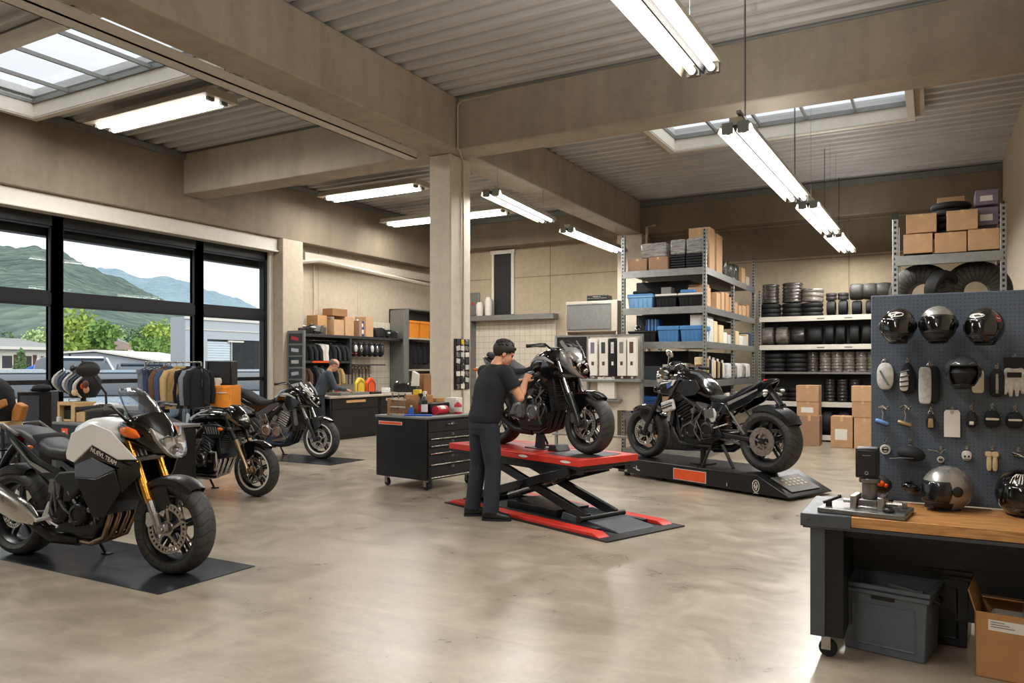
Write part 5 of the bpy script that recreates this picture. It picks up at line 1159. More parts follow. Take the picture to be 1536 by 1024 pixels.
def pouch(label,px,py,hookpy,w,h,stripe):
    t,hz=hung('small_pouch',label,'pouch',px,py,hookpy); m=MB(); rounded(m,w,h,.05,3,taper=.75); obj('pouch_body',m,'soft_black',t); m=MB(); m.tube([(-.012,0,h*.42),(0,-.004,h*.42+.022),(.012,0,h*.42)],.003,6); obj('loop',m,'steel',t)
    m=MB(); rounded(m,w*stripe[0],h*stripe[1],.012,5,y=-.027,z=h*stripe[2]); obj('printed_stripe',m,'paper_white',t)
pouch('smallest black pouch with a round white print, fourth in the third row',1457,629,611,.058,.085,(.35,.22,-.2))
pouch('black pouch with a white stripe, second from the right in the third row',1488,628,609,.08,.09,(.75,.13,.0))
pouch('black pouch with a white stripe at the right edge of the third row',1522,630,611,.085,.085,(.7,.13,.02))
# fourth row
def disc(label,px,py,hookpy,r,inner,name='key_ring_tag'):
    t,hz=hung(name,label,'tag',px,py,hookpy,.015); m=MB(); m.lathe([(0,-.006),(r*.9,-.006),(r,0),(r*.9,.006),(0,.006)],24,(0,0,0),'Y'); obj('disc',m,'trim_white',t); m=MB(); m.lathe([(r*.45,-.008),(r*.6,-.008)],22,(0,0,0),'Y'); m.bb(-r*.5,r*.5,-.0085,-.0075,-.004,.004); obj('print',m,inner,t); m=MB(); m.tube([(0,0,r),(0,0,hz)],.002,5); obj('cord',m,'steel',t); return t
disc('round white tag with black print at the left of the fourth row',1328,674,662,.028,'satin_black')
t,hz=hung('cap','black peaked cap hanging in the fourth row','cap',1365,680,661,.07); m=MB(); m.ball((.005,0,0),(.07,.055,.042),20,12,rot=(0,.2,0)); cp=obj('crown',m,'soft_black',t); m=MB(); m.body([(-.1,-.03,.03,.004),(-.05,-.022,.055,.008),(.02,-.02,.06,.01)],14); obj('peak',m,'satin_black',t); m=MB(); m.box((0,0,.042),(.02,.02,.012)); obj('button',m,'steel',t)
t=disc('small round white tag on a twisted wire in the fourth row',1411,689,672,.017,'satin_black'); m=MB(); m.tube([(-.06,0,.05),(-.02,-.005,.045),(0,0,.03),(.012,-.004,.05),(.026,0,.055)],.003,6); obj('wire',m,'steel',t)
t,hz=hung('skull_tag','small white mask shaped tag in the fourth row','tag',1450,683,671,.015); m=MB(); rounded(m,.042,.052,.016,2.6,taper=1.2); obj('tag_body',m,'trim_white',t); m=MB(); m.ball((-.008,-.009,-.004),(.005,.002,.006),8,5); m.ball((.009,-.009,-.004),(.005,.002,.006),8,5); m.bb(-.012,.012,-.01,-.008,-.02,-.017); obj('print',m,'satin_black',t)
t,hz=hung('work_gloves','tan leather glove pair hanging in the fourth row','gloves',1488,691,672,.02)
for k in(-1,1):
    m=MB(); rounded(m,.026,.095,.02,3,x=k*.013,z=-.006,taper=.8); rounded(m,.034,.03,.024,3,x=k*.014,z=.034); obj('glove',m,'cloth_cream',t)
t,hz=hung('small_key','small silver key pair at the right of the fourth row','keys',1528,682,674,.01); m=MB(); m.tube([(-.03,0,.01),(0,-.004,0),(.02,0,-.012)],.005,6); m.tube([(-.02,0,-.004),(.01,-.004,-.012)],.004,6); obj('key',m,'chrome',t)
# low on the board
v=pw(1323,727,.1); t=thing('orange_cap_tool','black pouch with an orange clip behind the vise','pouch',(v.x,v.y,v.z)); m=MB(); m.ball((0,0,0),(.05,.04,.045),16,10); obj('pouch_body',m,'soft_black',t); m=MB(); m.ball((-.005,-.035,.012),(.022,.016,.016),12,8); m.ball((.02,-.03,.002),(.012,.014,.012),10,6); obj('orange_clip',m,'orange_paint',t); hook(T,v.x-PX0,v.z+.03,.06)
v=pw(1366,731,.06); t=thing('goggle_case','small glossy black oval case low on the pegboard','case',v,0); m=MB(); m.ball((0,0,0),(.048,.03,.028),18,12,rot=(0,.35,0)); obj('case_body',m,'gloss_black',t); m=MB(); m.lathe([(.046,-.001),(.049,0),(.046,.001)],24,(0,0,0),'Z'); obj('seam',m,'rubber',t); hook(T,v.x-PX0,v.z+.02,.03)
# ---- vise plate and speaker on the bench
v=gz(1290,770,BT); A0=-.12
t=thing('bench_vise','steel drill vise bolted to a flat steel plate on the bench','vise',(v.x+.02,v.y+.03,BT),A0)
m=MB(); m.bb(-.2,.2,-.12,.16,0,.026); obj('base_plate',m,'alu_cast',t,bevel=.005)
m=MB(); m.bb(-.03,.06,-.02,.1,.026,.07); m.cyl((.015,.04,.07),(.015,.04,.15),.036,n=18); m.cyl((.015,.04,.15),(.015,.04,.175),.05,n=18); obj('column',m,'alu_cast',t,bevel=.004)
m=MB(); m.bb(-.06,-.03,-.05,.08,.026,.09); m.bb(.065,.095,-.05,.08,.026,.09); m.bb(-.03,.065,-.04,.06,.026,.04); obj('jaws',m,'steel',t,bevel=.004)
m=MB(); m.cyl((-.1,.0,.055),(.13,.0,.055),.011,n=12); m.cyl((.13,0,.055),(.17,0,.055),.018,n=12); m.tube([(.16,-.04,.055),(.16,.04,.055)],.005,6); obj('screw_spindle',m,'steel',t)
m=MB(); m.cyl((-.16,-.05,.026),(-.16,-.05,.05),.016,n=12); m.tube([(-.18,-.07,.045),(-.14,-.03,.062),(-.12,-.0,.07)],.008,7); m.ball((-.12,0,.072),.011,10,6); obj('clamp_lever',m,'satin_black',t)
m=MB(); m.ball((.12,-.07,.035),(.028,.02,.016),12,8); m.cyl((.12,-.07,.04),(.12,-.07,.056),.009,n=10); obj('clamp_knob',m,'satin_black',t)
m=MB(); m.box((.16,.1,.04),(.03,.03,.028)); obj('stop_block',m,'grey_metal',t,bevel=.003); m=MB(); m.cyl((.1,.11,.026),(.1,.11,.045),.014,n=12); obj('locating_pin',m,'grey_metal',t,bevel=.003)
s=thing('speaker','small black loudspeaker standing on the vise column','speaker',(v.x+.03,v.y+.068,BT+.177),A0+.1)
m=MB(); m.bb(-.052,.052,-.05,.06,0,.15); obj('cabinet',m,'satin_black',s,bevel=.006)
m=MB(); m.bb(-.043,.043,-.056,-.05,.012,.14); obj('grille',m,'matte_black',s,bevel=.003)
m=MB(); m.lathe([(.005,-.0565),(.008,-.0575),(.01,-.0565)],14,(0,0,.026),'Y'); m.bb(-.02,.02,-.058,-.056,.112,.116); obj('badge',m,'grey_metal',s)
# ---- crates and box under the bench
def crate(label,loc,rz,w,d,h,mat,items=True):
    t=thing('storage_crate',label,'crate',loc,rz)
    m=MB(); k=.018; tp=.93
    def ring(z,s,off): return [V((x*(w/2*s-off),y*(d/2*s-off),z)) for x,y in((-1,-1),(1,-1),(1,1),(-1,1))]
    m.loft([ring(0,tp,0),ring(h,1,0)],False,False); m.add(ring(0,tp,0),[(3,2,1,0)]); m.loft([ring(.012,tp,k),ring(h,1,k)],False,False); m.add(ring(.012,tp,k),[(0,1,2,3)]); a=ring(h,1,0)+ring(h,1,k); m.add(a,[(i,(i+1)%4,4+(i+1)%4,4+i) for i in range(4)])
    obj('body',m,mat,t,bevel=.006)
    m=MB()
    for z,o in((h-.035,.012),(h-.005,.016)):
        for x0,x1,y0,y1 in((-w/2-o,w/2+o,-d/2-o,-d/2+.004),(-w/2-o,w/2+o,d/2-.004,d/2+o),(-w/2-o,-w/2+.004,-d/2,d/2),(w/2-.004,w/2+o,-d/2,d/2)): m.bb(x0,x1,y0,y1,z-.012,z+.01)
    obj('rim',m,mat,t,bevel=.004)
    m=MB(); a,b=w*.36,.045; y=-d/2
    f=lambda z:-(d/2)*(tp+(1-tp)*z/h)-.001
    for p,q in(((-a,b),(a,b)),((-a,h-.09),(a,h-.09)),((-a,b),(-a,h-.09)),((a,b),(a,h-.09))): m.tube([(p[0],f(p[1]),p[1]),(q[0],f(q[1]),q[1])],.005,6)
    obj('raised_panel',m,mat,t)
    m=MB(); m.bb(-.055,.055,f(h-.06)-.004,f(h-.06)+.003,h-.068,h-.05); obj('handle_slot',m,'matte_black',t)
    for s_ in(-1,1): m=MB(); m.tube([(s_*(w/2+.006),-.06,h-.05),(s_*(w/2+.03),-.05,h-.06),(s_*(w/2+.03),.05,h-.06),(s_*(w/2+.006),.06,h-.05)],.007,7); obj('side_handle',m,'satin_black',t)
    return t
a=gz(1265,970); b=gz(1387,998); w=(b-a).length; ra=atan2(b.y-a.y,b.x-a.x); dv=V((-sin(ra),cos(ra),0))
cc=(a+b)/2+dv*.15; crate('grey plastic crate with open top standing in front under the bench',cc,ra,w*1.06,.3,.35,'crate_grey')
c2=cc+dv*.34+V((.1,0,0)); crate('black crate standing behind the grey one under the bench',c2,ra+.1,.42,.3,.4,'tub_black')
for j,(dx,dy,dz,L,r,mt,lb) in enumerate(((-.03,-.02,.3,.2,.5,'frame_black','long black tool lying in the grey crate'),(.07,.03,.31,.17,-.3,'grey_metal','flat grey metal bar sticking out of the grey crate'),(.09,-.06,.29,.12,.9,'key_brass','small brown handled tool in the grey crate'))):
    m=MB(); m.box((0,0,0),(L,.035,.018)); m.cyl((L*.3,0,0),(L*.5,0,.006),.012,n=10); put(obj('hand_tool',m,mt,None,loc=cc+V((dx,dy,dz)),rot=(0,.12,r),bevel=.003),None,lb,'tool')
a=gz(1462,1013); t=thing('cardboard_box','large open cardboard box with a white label on the floor at the right','box',(a.x,a.y,0),-.12)
bw,bd,bh=.42,.32,.31
m=MB(); k=.006
for x0,x1,y0,y1 in((0,bw,0,k),(0,bw,bd-k,bd),(0,k,0,bd),(bw-k,bw,0,bd)): m.bb(x0,x1,y0,y1,0,bh)
m.bb(0,bw,0,bd,0,k); obj('carton',m,'cardboard',t)
for P in([(0,0,bh),(0,bd,bh),(-.03,bd*.95,bh+.09),(-.03,.02,bh+.09)],):
    m=MB(); m.plate(P,(1,0,.3),.005); obj('flap',m,'cardboard',t)
m=MB(); m.plate([(0,bd,bh),(bw,bd,bh),(bw,bd-.16,bh+.03),(.02,bd-.16,bh+.03)],(0,.2,1),.005); obj('flap',m,'cardboard',t)
m=MB(); m.plate([(bw,0,bh),(bw,bd,bh),(bw+.1,bd,bh+.04),(bw+.1,0,bh+.04)],(0,0,1),.005); obj('flap',m,'cardboard',t)
m=MB(); m.bb(.055,.26,-.002,0,bh-.08,bh-.03); q=obj('address_label',m,'paper_white',t); m=MB()
for j in range(3): m.bb(.065,.12+.02*j,-.0026,-.002,bh-.042-.011*j,bh-.038-.011*j)
obj('print_lines',m,'grey_metal',q)
m=MB(); m.box((0,0,.06),(.18,.14,.12)); put(obj('wrapped_parcel',m,'plastic_film',None,loc=(a.x+.3,a.y+.12,.24),rz=.2,bevel=.02),None,'clear wrapped parcel sticking out of the large open carton','parcel')
m=MB(); m.box((0,0,.13),(.3,.2,.26)); put(obj('packing_paper',m,'paper_white',None,loc=(a.x+.22,a.y+.14,.01),rz=-.12,bevel=.02),None,'white packing filling the large open carton','packing')
# ---------------------------------------------------------------- storage
def mk_wrap(name,c):
    t=NT(name); o=t.co('Object',(1,1,4.5)); a=t.noise(o,4.5,5,.6,1.0); b=t.noise(o,22,3)
    cc=t.ramp(a,[(.3,srgb(*[x*.6 for x in c])),(.5,srgb(*c)),(.7,srgb(*[min(255,x*1.25) for x in c]))]); t.pbr(cc,.22,0,a,.9,.03); t.p.inputs['Coat Weight'].default_value=.5
mk_wrap('wrap_dark',(66,60,54)); mk_wrap('wrap_grey',(118,112,104)); mk_wrap('wrap_clear',(150,148,144)); mk_wrap('wrap_black',(36,34,33))
def mk_carton(name,c):
    t=NT(name); o=t.co(); nz=t.noise(o,9,4); fine=t.noise(t.co('Object',(1,1,30)),14,2)
    t.pbr(t.mix(.12,t.ramp(nz,[(.3,srgb(*[x*.92 for x in c])),(.7,srgb(*c))]),t.ramp(fine,[(.3,.3),(.7,.7)])),.8)
mk_carton('carton_a',(190,142,94)); mk_carton('carton_b',(202,156,106)); mk_carton('carton_c',(160,116,78))
LBL={}
def carton(label,x0,x1,y0,y1,z,h,mat='carton_a',group=None,tape=True,note=False,rz=0,flaps=False):
    w,d=x1-x0,y1-y0
    if not tape and not note:
        m=MB(); m.bb(-w/2,w/2,-d/2,d/2,0,h); return put(obj('cardboard_box',m,mat,None,loc=((x0+x1)/2,(y0+y1)/2,z),rz=rz,bevel=.005),None,label,'box',group)
    t=thing('cardboard_box',label,'box',((x0+x1)/2,(y0+y1)/2,z),rz,group)
    m=MB(); m.bb(-w/2,w/2,-d/2,d/2,0,h); obj('carton',m,mat,t,bevel=.005)
    if tape:
        m=MB(); m.bb(-w*.06,w*.06,-d/2-.001,d/2+.001,h-.0,h+.0012); m.bb(-w*.06,w*.06,-d/2-.0012,-d/2,h*.84,h); m.bb(w/2,w/2+.0012,-d*.06,d*.06,h*.84,h); obj('packing_tape',m,'tape',t)
    if note:
        m=MB(); m.bb(-w*.3,w*.25,-d/2-.0015,-d/2,h*.25,h*.6); obj('paper_label',m,'paper_white',t)
    return t
def tub(label,x0,x1,y0,y1,z,h,mat,lid=None,group=None,name='storage_tub'):
    w,d=x1-x0,y1-y0; t=thing(name,label,'tub',((x0+x1)/2,(y0+y1)/2,z),0,group); m=MB()
    R=lambda s,zz,o=0:[V((a*(w/2*s+o),b*(d/2*s+o),zz)) for a,b in((-1,-1),(1,-1),(1,1),(-1,1))]
    m.loft([R(.88,0),R(.97,h*.86),R(.97,h*.86,.012),R(.97,h,.014)],True,False); obj('body',m,mat,t,bevel=.012)
    m=MB()
    for k in(-.6,-.2,.2,.6): m.box((w*.44*k,-d/2*.945,h*.45),(.01,.012,h*.6),rot=(.06,0,0))
    obj('ribs',m,mat,t)
    m=MB(); m.loft([R(1,h,.004),R(1,h+.03,.0),R(.92,h+.035)],True,False) if lid else m.bb(-w*.45,w*.45,-d*.45,d*.45,h*.9,h+.004); obj('lid' if lid else 'contents',m,lid or 'soft_black',t,bevel=.006)
    return t
def upright(name,root,x,y,h,w=.06,d=.06,mat='galv'):
    m=MB(); m.bb(x-w/2,x+w/2,y-d/2,y+d/2,0,h)
    k=MB(); n=int(h/.06)
    for i in range(n): k.bb(x-.012,x+.012,y-d/2-.001,y-d/2,.05+i*.06,.08+i*.06); k.bb(x+w/2,x+w/2+.001,y-.012,y+.012,.05+i*.06,.08+i*.06)
    o=obj('upright',m,mat,root,bevel=.004); obj('hole_pattern',k,'matte_black',o)
# ---- tall rack with blue tubs
RX0,RX1,RY0,RY1=-4.58,-3.2,12.2,16.0; LV=[.1,.68,1.24,1.87,2.44,3.06]
T=thing('storage_rack','tall galvanised shelf rack holding blue tubs and cartons','shelf rack',(0,0,0))
for x in(RX0,RX1):
    for y in(RY0,14.15,RY1): upright('u',T,x,y,3.66 if y!=14.15 else 3.1)
for z in LV:
    m=MB(); m.bb(RX0,RX1,RY0,RY1,z-.03,z); s=obj('shelf_board',m,'dark_grey',T)
    if z<3: m=MB(); m.bb(RX0+.03,RX1-.42,RY0+.56,RY0+.58,z,z+.5); m.bb(RX1-.44,RX1-.42,RY0+.58,RY1-.03,z,z+.5); obj('back_panel',m,'matte_black',s)
    m=MB(); m.bb(RX0,RX1,RY0-.035,RY0-.03,z-.1,z+.012); m.bb(RX1+.03,RX1+.035,RY0,RY1,z-.1,z+.012); m.bb(RX0,RX1,RY0-.035,RY0,z-.1,z-.095); obj('edge_beam',m,'galv',s,bevel=.003)
g='cartons and tubs on the tall rack'
def rp(px): return gy(px,500,RY0).x
fr=RY0+.03
# top shelf
z=LV[5]; carton('left one of two low brown cartons on the top shelf of the tall rack',rp(941),rp(969),fr,fr+.4,z,.22,'carton_c',g)
carton('right one of two low brown cartons on the top shelf of the tall rack',rp(972),rp(1000),fr,fr+.4,z,.23,'carton_c',g)
def block(name,label,cat,x0,x1,y0,y1,z,h,mat,bev=.02,group=None,parts=None):
    m=MB(); m.bb(-(x1-x0)/2,(x1-x0)/2,-(y1-y0)/2,(y1-y0)/2,0,h); o=obj(name,m,mat,None,loc=((x0+x1)/2,(y0+y1)/2,z),bevel=bev,seg=3); return put(o,None,label,cat,group)
block('wrapped_bundle','wide bundle in clear film on the two low cartons','bundle',rp(958),rp(996),fr+.08,fr+.45,z+.235,.25,'wrap_clear',.03)
def stack(name,label,cat,cx,cy,z,n,r,h,mat,group=None):
    t=thing(name,label,cat,(cx,cy,z),0,group)
    for i in range(n):
        m=MB(); m.lathe([(0,0),(r*.94,0),(r,h*.2),(r,h*.8),(r*.94,h),(0,h)],20,(0,0,i*h)); obj('ring_layer',m,mat,t)
    return t
for j,(a,b) in enumerate(((1003,1025),(1027,1053))):
    lb='left' if j==0 else 'right'
    t=thing('nested_crates','stack of nested black crates, %s one beside the rack upright'%lb,'crate',((rp(a)+rp(b))/2,fr+.25,z),0,g); w=rp(b)-rp(a)
    for k in range(6): m=MB(); m.bb(-w/2,w/2,-.2,.2,k*.042,k*.042+.036); obj('crate_layer',m,'tub_black',t,bevel=.008)
    block('wrapped_bundle','silvery film wrapped bundle on the %s stack of nested crates'%lb,'bundle',rp(a),rp(b),fr+.05,fr+.45,z+.256,.25,'wrap_clear',.03,g)
# second shelf
z=LV[4]; tub('pale blue tub with a darker rim at the left of the second shelf',rp(940),rp(978),fr,fr+.45,z,.22,'tub_pale_blue','tub_blue',g)
tub('black bin with a white lid beside the pale blue tub',rp(982),rp(1014),fr,fr+.45,z,.2,'tub_black','trim_white',g); tub('black bin with a white lid next to the rack upright',rp(1016),rp(1052),fr,fr+.45,z,.2,'tub_black','trim_white',g)
block('folded_cloth','blue folded cloth lying on the white lidded bins','cloth',rp(1018),rp(1040),fr+.05,fr+.35,z+.236,.06,'tub_blue',.02); block('grey_carton','small grey box on the white lidded bins','box',rp(988),rp(1003),fr+.1,fr+.3,z+.236,.12,'grey_metal',.006); block('folded_cloth','dark cloth heap on the pale blue tub','cloth',rp(945),rp(970),fr+.08,fr+.4,z+.256,.06,'soft_black',.03)
# third shelf
z=LV[3]; tub('low black bin at the left of the third shelf under the plaid bag',rp(941),rp(983),fr,fr+.45,z,.2,'tub_black',None,g); tub('blue tub in the middle of the third shelf',rp(985),rp(1017),fr,fr+.45,z,.24,'tub_blue','tub_blue',g); tub('blue tub at the right of the third shelf beside the upright',rp(1019),rp(1054),fr,fr+.45,z,.24,'tub_blue','tub_blue',g)
t=thing('plaid_bag','blue plaid bag standing on the low black bin','bag',(rp(973),fr+.25,z+.205)); m=MB(); m.prism([(-.13,0),(.13,0),(.11,.2),(-.11,.2)],-.1,.1); b=obj('bag_body',m,'tub_blue_dark',t,bevel=.02)
for k in(-.06,.0,.06): m=MB(); m.bb(k-.008,k+.008,-.102,-.1,.0,.2); obj('stripe',m,'tub_pale_blue',t)
t=thing('spare_parts','small jumble of black and silver parts on the low black bin','parts',(rp(950),fr+.2,z+.205)); 
for k in range(6): m=MB(); m.ball((.03*(k%3)-.03,.03*(k//3),.03+.04*(k%2)),.035,9,6); obj('spare_piece',m,('steel','soft_black','alu_cast')[k%3],t)
# fourth shelf
z=LV[2]
for j,(a,b,h,mt,lb) in enumerate(((965,990,.24,'plastic_grey','grey carton behind the round headlight on the fourth shelf'),(993,1008,.27,'cream_metal','first pale carton on the fourth shelf of the tall rack'),(1010,1028,.29,'trim_white','second pale carton on the fourth shelf of the tall rack'),(1031,1052,.27,'cloth_brown','brown patterned carton on the fourth shelf beside the upright'))): carton(lb,rp(a),rp(b),fr,fr+.35,z,h,mt,g,tape=False,note=(j in(1,2)))
# fifth shelf
z=LV[1]; tub('dark blue tub low on the tall rack behind the front wheel of the bike',rp(942),rp(986),fr,fr+.45,z,.26,'tub_blue_dark','tub_blue_dark',g); carton('brown carton low on the tall rack behind the bike tank',rp(992),rp(1020),fr,fr+.4,z,.3,'carton_c',g)
z=LV[0]; carton('brown carton on the bottom shelf of the tall rack',rp(945),rp(985),fr,fr+.4,z,.35,'carton_c',g); tub('black tub on the bottom shelf of the tall rack',rp(992),rp(1030),fr,fr+.4,z,.3,'tub_black',None,g)
# side of the rack facing the aisle: things in a row along Y at x close to RX1
xf=RX1-.02
def sy(px): return gx(px,500,RX1).y
z=LV[5]; gs='cartons on the aisle side of the tall rack'
carton('tall kraft carton on the top shelf just right of the rack upright',xf-.35,xf,12.3+.28,12.3+.62,z,.72,'carton_b',gs); carton('second tall kraft carton on the top shelf of the tall rack',xf-.35,xf,13.05,13.45,z,.68,'carton_b',gs)
t=stack('nested_crates','round black ring stack between upright and tall carton','crate',xf-.25,12.42,z,7,.13,.05,'tub_black')
for j,(y,h) in enumerate(((13.7,.34),(14.1,.3),(14.5,.34))): block('black_bag','black bag %s on the top shelf beyond the tall cartons'%('nearest','in the middle','farthest')[j],'bag',xf-.28,xf,y,y+.3,z,h,'wrap_black',.05,gs)
carton('small pale carton near the far end of the top shelf',xf-.25,xf,15.0,15.3,z,.33,'carton_b',gs,tape=False); carton('small low carton at the far end of the top shelf',xf-.25,xf,15.4,15.7,z,.2,'cream_metal',gs,tape=False)
z=LV[4]; y=12.35
for j,(d,h,mt,b) in enumerate(((.3,.33,'carton_b',0),(.22,.42,'carton_a',.1),(.26,.3,'carton_b',0),(.2,.34,'carton_b',0),(.26,.36,'carton_a',0),(.22,.3,'carton_b',0),(.3,.24,'carton_a',0),(.24,.2,'carton_b',0),(.3,.22,'carton_b',0),(.22,.26,'carton_a',0))):
    carton('kraft carton number %s from the upright on the second shelf aisle side'%('one','two','three','four','five','six','seven','eight','nine','ten')[j],xf-.3-b,xf-b,y,y+d,z,h,mt,gs,tape=False); y+=d+.09
z=LV[3]; y=12.3; rn=random.Random(5)
nm=('first','second','third','fourth','fifth','sixth','seventh','eighth','ninth','tenth','eleventh')
for j in range(11):
    d=.22+.1*rn.random(); h=.18+.2*rn.random()*(1-.06*j)+(.12 if j<3 else 0); block('parts_packet','%s white packet from the upright on the third shelf aisle side'%nm[j],'packet',xf-.25,xf-.03*rn.random(),y,y+d,z,h,('paper_white','fabric_silver','cloth_cream','cloth_cream')[j%4],.012,gs); y+=d+.05
block('blue_packet','dark striped packet at the far end of the third shelf','packet',xf-.22,xf,15.62,15.9,z,.28,'cloth_navy',.02)
z=LV[2]; y=12.3
for j in range(10):
    h=.36-.01*j; t=thing('hanging_bag','%s slim parts bag hung on the fourth shelf aisle side'%nm[j],'bag',(xf-.02,y,z+.03),rn.uniform(-.3,.3),gs); m=MB(); m.bb(-.15,0,-.035,.035,0,h); obj('bag_body',m,('cloth_cream','soft_black','cloth_tan','satin_black','fabric_silver')[j%5],t,bevel=.015); m=MB(); m.bb(-.08,-.02,-.012,.012,h,h+.05); obj('header_card',m,'paper_white' if j%2 else 'satin_black',t); y+=.15
for j in range(5): block('film_bundle','%s clear film bundle beyond the slim bags on the fourth shelf'%nm[j],'bundle',xf-.28,xf,13.95+.38*j,14.28+.38*j,z,.3-.03*(j%2),'wrap_clear' if j%2 else 'fabric_silver',.05,gs)
z=LV[1]; y=12.4
for j in range(11): carton('%s small white carton from the upright low on the aisle side'%nm[j],xf-.2,xf,y,y+.2,z,.2+.06*((j*7)%3),('paper_white','cloth_cream','trim_white')[j%3],gs,tape=False); y+=.28
# ---- tyres
def tyre_mesh(R,r,w):
    m=MB(); h=R-r; half=[(r,.3),(r+h*.2,.46),(r+h*.5,.5),(r+h*.8,.43),(R-.006,.22),(R,0)]
    m.lathe([(a,-b*w) for a,b in half]+[(a,b*w) for a,b in reversed(half[:-1])]+[(r-.004,0)],40,axis='Y',close=True); return m
def mk_tread():
    t=NT('tyre_block'); sp=t.n('ShaderNodeSeparateXYZ'); t.l(t.co(),sp.inputs[0]); an=t.math('ARCTAN2',sp.outputs[2],sp.outputs[0]); ay=sp.outputs[1]
    u=t.math('FRACT',t.math('ADD',t.math('MULTIPLY',an,30/(2*pi)),t.math('MULTIPLY',ay,9))); v=t.math('FRACT',t.math('SUBTRACT',t.math('MULTIPLY',an,30/(2*pi)),t.math('MULTIPLY',ay,9)))
    g=t.math('MAXIMUM',t.math('LESS_THAN',u,.16),t.math('LESS_THAN',v,.16)); nz=t.noise(t.co(),20,3)
    t.pbr(t.mix(g,t.ramp(nz,[(.3,srgb(44,41,38)),(.7,srgb(70,66,61))]),(.008,.008,.008,1)),.6,0,g,-.8,.01)
mk_tread()
T0=thing('tyre_rack','wide shelf rack of motorcycle tyres along the back wall','shelf rack',(0,0,0)); TX0,TX1,TY0,TY1=-3.1,.95,16.08,16.52; TL=[.12,.77,1.36,1.9,2.47]
for x in(TX0,-.55,TX1):
    for y in(TY0+.03,TY1-.03): upright('u',T0,x,y,3.0 if x==TX0 else 2.5)
for i,z in enumerate(TL):
    m=MB(); m.bb(TX0,TX1,TY0,TY1,z-.03,z); s=obj('shelf_board',m,'dark_grey',T0)
    if i<4: m=MB(); m.bb(TX0,TX1,TY1-.012,TY1-.002,z,TL[i+1]-.04); obj('back_panel',m,'matte_black',s)
    m=MB(); m.bb(TX0,TX1,TY0-.012,TY0,z-(.09 if i!=2 else .03),z+.01); obj('edge_beam',m,'trim_white' if i!=2 else 'grey_metal',s,bevel=.003)
    if i>2:
        for x in(-2.0,-1.5,-1.0,-.35): m=MB(); m.bb(x,x+.14,TY0-.0135,TY0-.012,z-.06,z-.035); obj('price_strip',m,'grey_metal',s)
def tx(px): return gy(px,500,TY0).x
gt='tyres on the back wall rack'
rbase=[]
def tyre(label,x,z,R,w,mat='tyre_block',flat=False,y=None,rz=0,roll=0,sc=1):
    o=obj('tyre',tyre_mesh(R,R*.62,w),mat); o.location=(x,TY0+.24 if y is None else y,z+(w/2 if flat else R))
    o.rotation_euler=(pi/2,0,roll) if flat else (0,roll,pi/2+rz); put(o,None,label,'tyre',gt); return o
W10=('first','second','third','fourth','fifth','sixth','seventh','eighth','ninth','tenth')
# top shelf: low black flats with wrapped rolls above, upright pairs
z=TL[4]; xs=[tx(1153),tx(1186),tx(1216)]
for j,x in enumerate(xs):
    for k in range(3): tyre('flat black tyre, %s from below in the %s low pile of the top tyre shelf'%(W10[k],W10[j]),x,z+.095*k,.21,.092,'rubber',True)
def wrapped(label,x,z,r,h,mat,tilt=0,n=4):
    m=MB(); pr=[(0,0)]
    for k in range(n): a=k*h/n; d=h/n; pr+=[(r*.93,a+.01),(r,a+d*.3),(r,a+d*.7),(r*.94,a+d-.005)]
    pr+=[(0,h)]; m.lathe(pr,28); return put(obj('tyre_stack',m,mat,None,loc=(x,TY0+.24,z),rot=(0,tilt,0)),None,label,'tyre stack',gt)
wrapped('tall film wrapped tyre stack at the left end of the top tyre shelf',xs[0],z+.29,.17,.4,'wrap_dark',0,6); wrapped('tall film wrapped tyre stack, second on the top tyre shelf',xs[1],z+.29,.2,.41,'wrap_dark',0,6); wrapped('low film wrapped tyre stack with shiny side on the top tyre shelf',xs[2],z+.29,.21,.28,'wrap_grey',.06,3)
for j,px in enumerate((1245,1263)):
    tyre('upright narrow tyre, %s of the pair right of the wrapped stacks'%W10[j],tx(px),z,.16,.16,'rubber'); 
    for k in range(2): tyre('ring tyre %s on the %s upright narrow tyre'%(('lower','upper')[k],W10[j]),tx(px),z+.32+.07*k,.105,.07,'tyre_block',True)
for j,px in enumerate((1284,1305,1325)):
    tyre('upright dark tyre carrying a knobbly tyre, %s of three'%W10[j],tx(px),z,.15,.17,'rubber'); tyre('knobbly tyre on top of the upright ones, %s of three'%W10[j],tx(px),z+.3,.165,.25,'tyre_block',roll=.3*j)
# second shelf: upright wrapped and bare tyres
z=TL[3]
for j,(px,w,mt) in enumerate(((1150,.21,'wrap_grey'),(1171,.23,'wrap_grey'),(1196,.25,'wrap_black'))): tyre('film wrapped upright tyre, %s on the second tyre shelf'%W10[j],tx(px),z,.2,w,mt)
o=tyre('tyre with a round pale sticker in the middle of the second tyre shelf',tx(1221),z,.19,.26,'rubber'); m=MB(); m.lathe([(.02,0),(.055,0),(.055,.002),(.02,.002)],24,(.192,0,0),'X'); q=obj('round_sticker',m,'paper_white',o)
for j,px in enumerate((1243,1260,1281,1300)): tyre('bare upright tyre, %s at the right of the second tyre shelf'%W10[j],tx(px),z,.205,.165,'rubber')
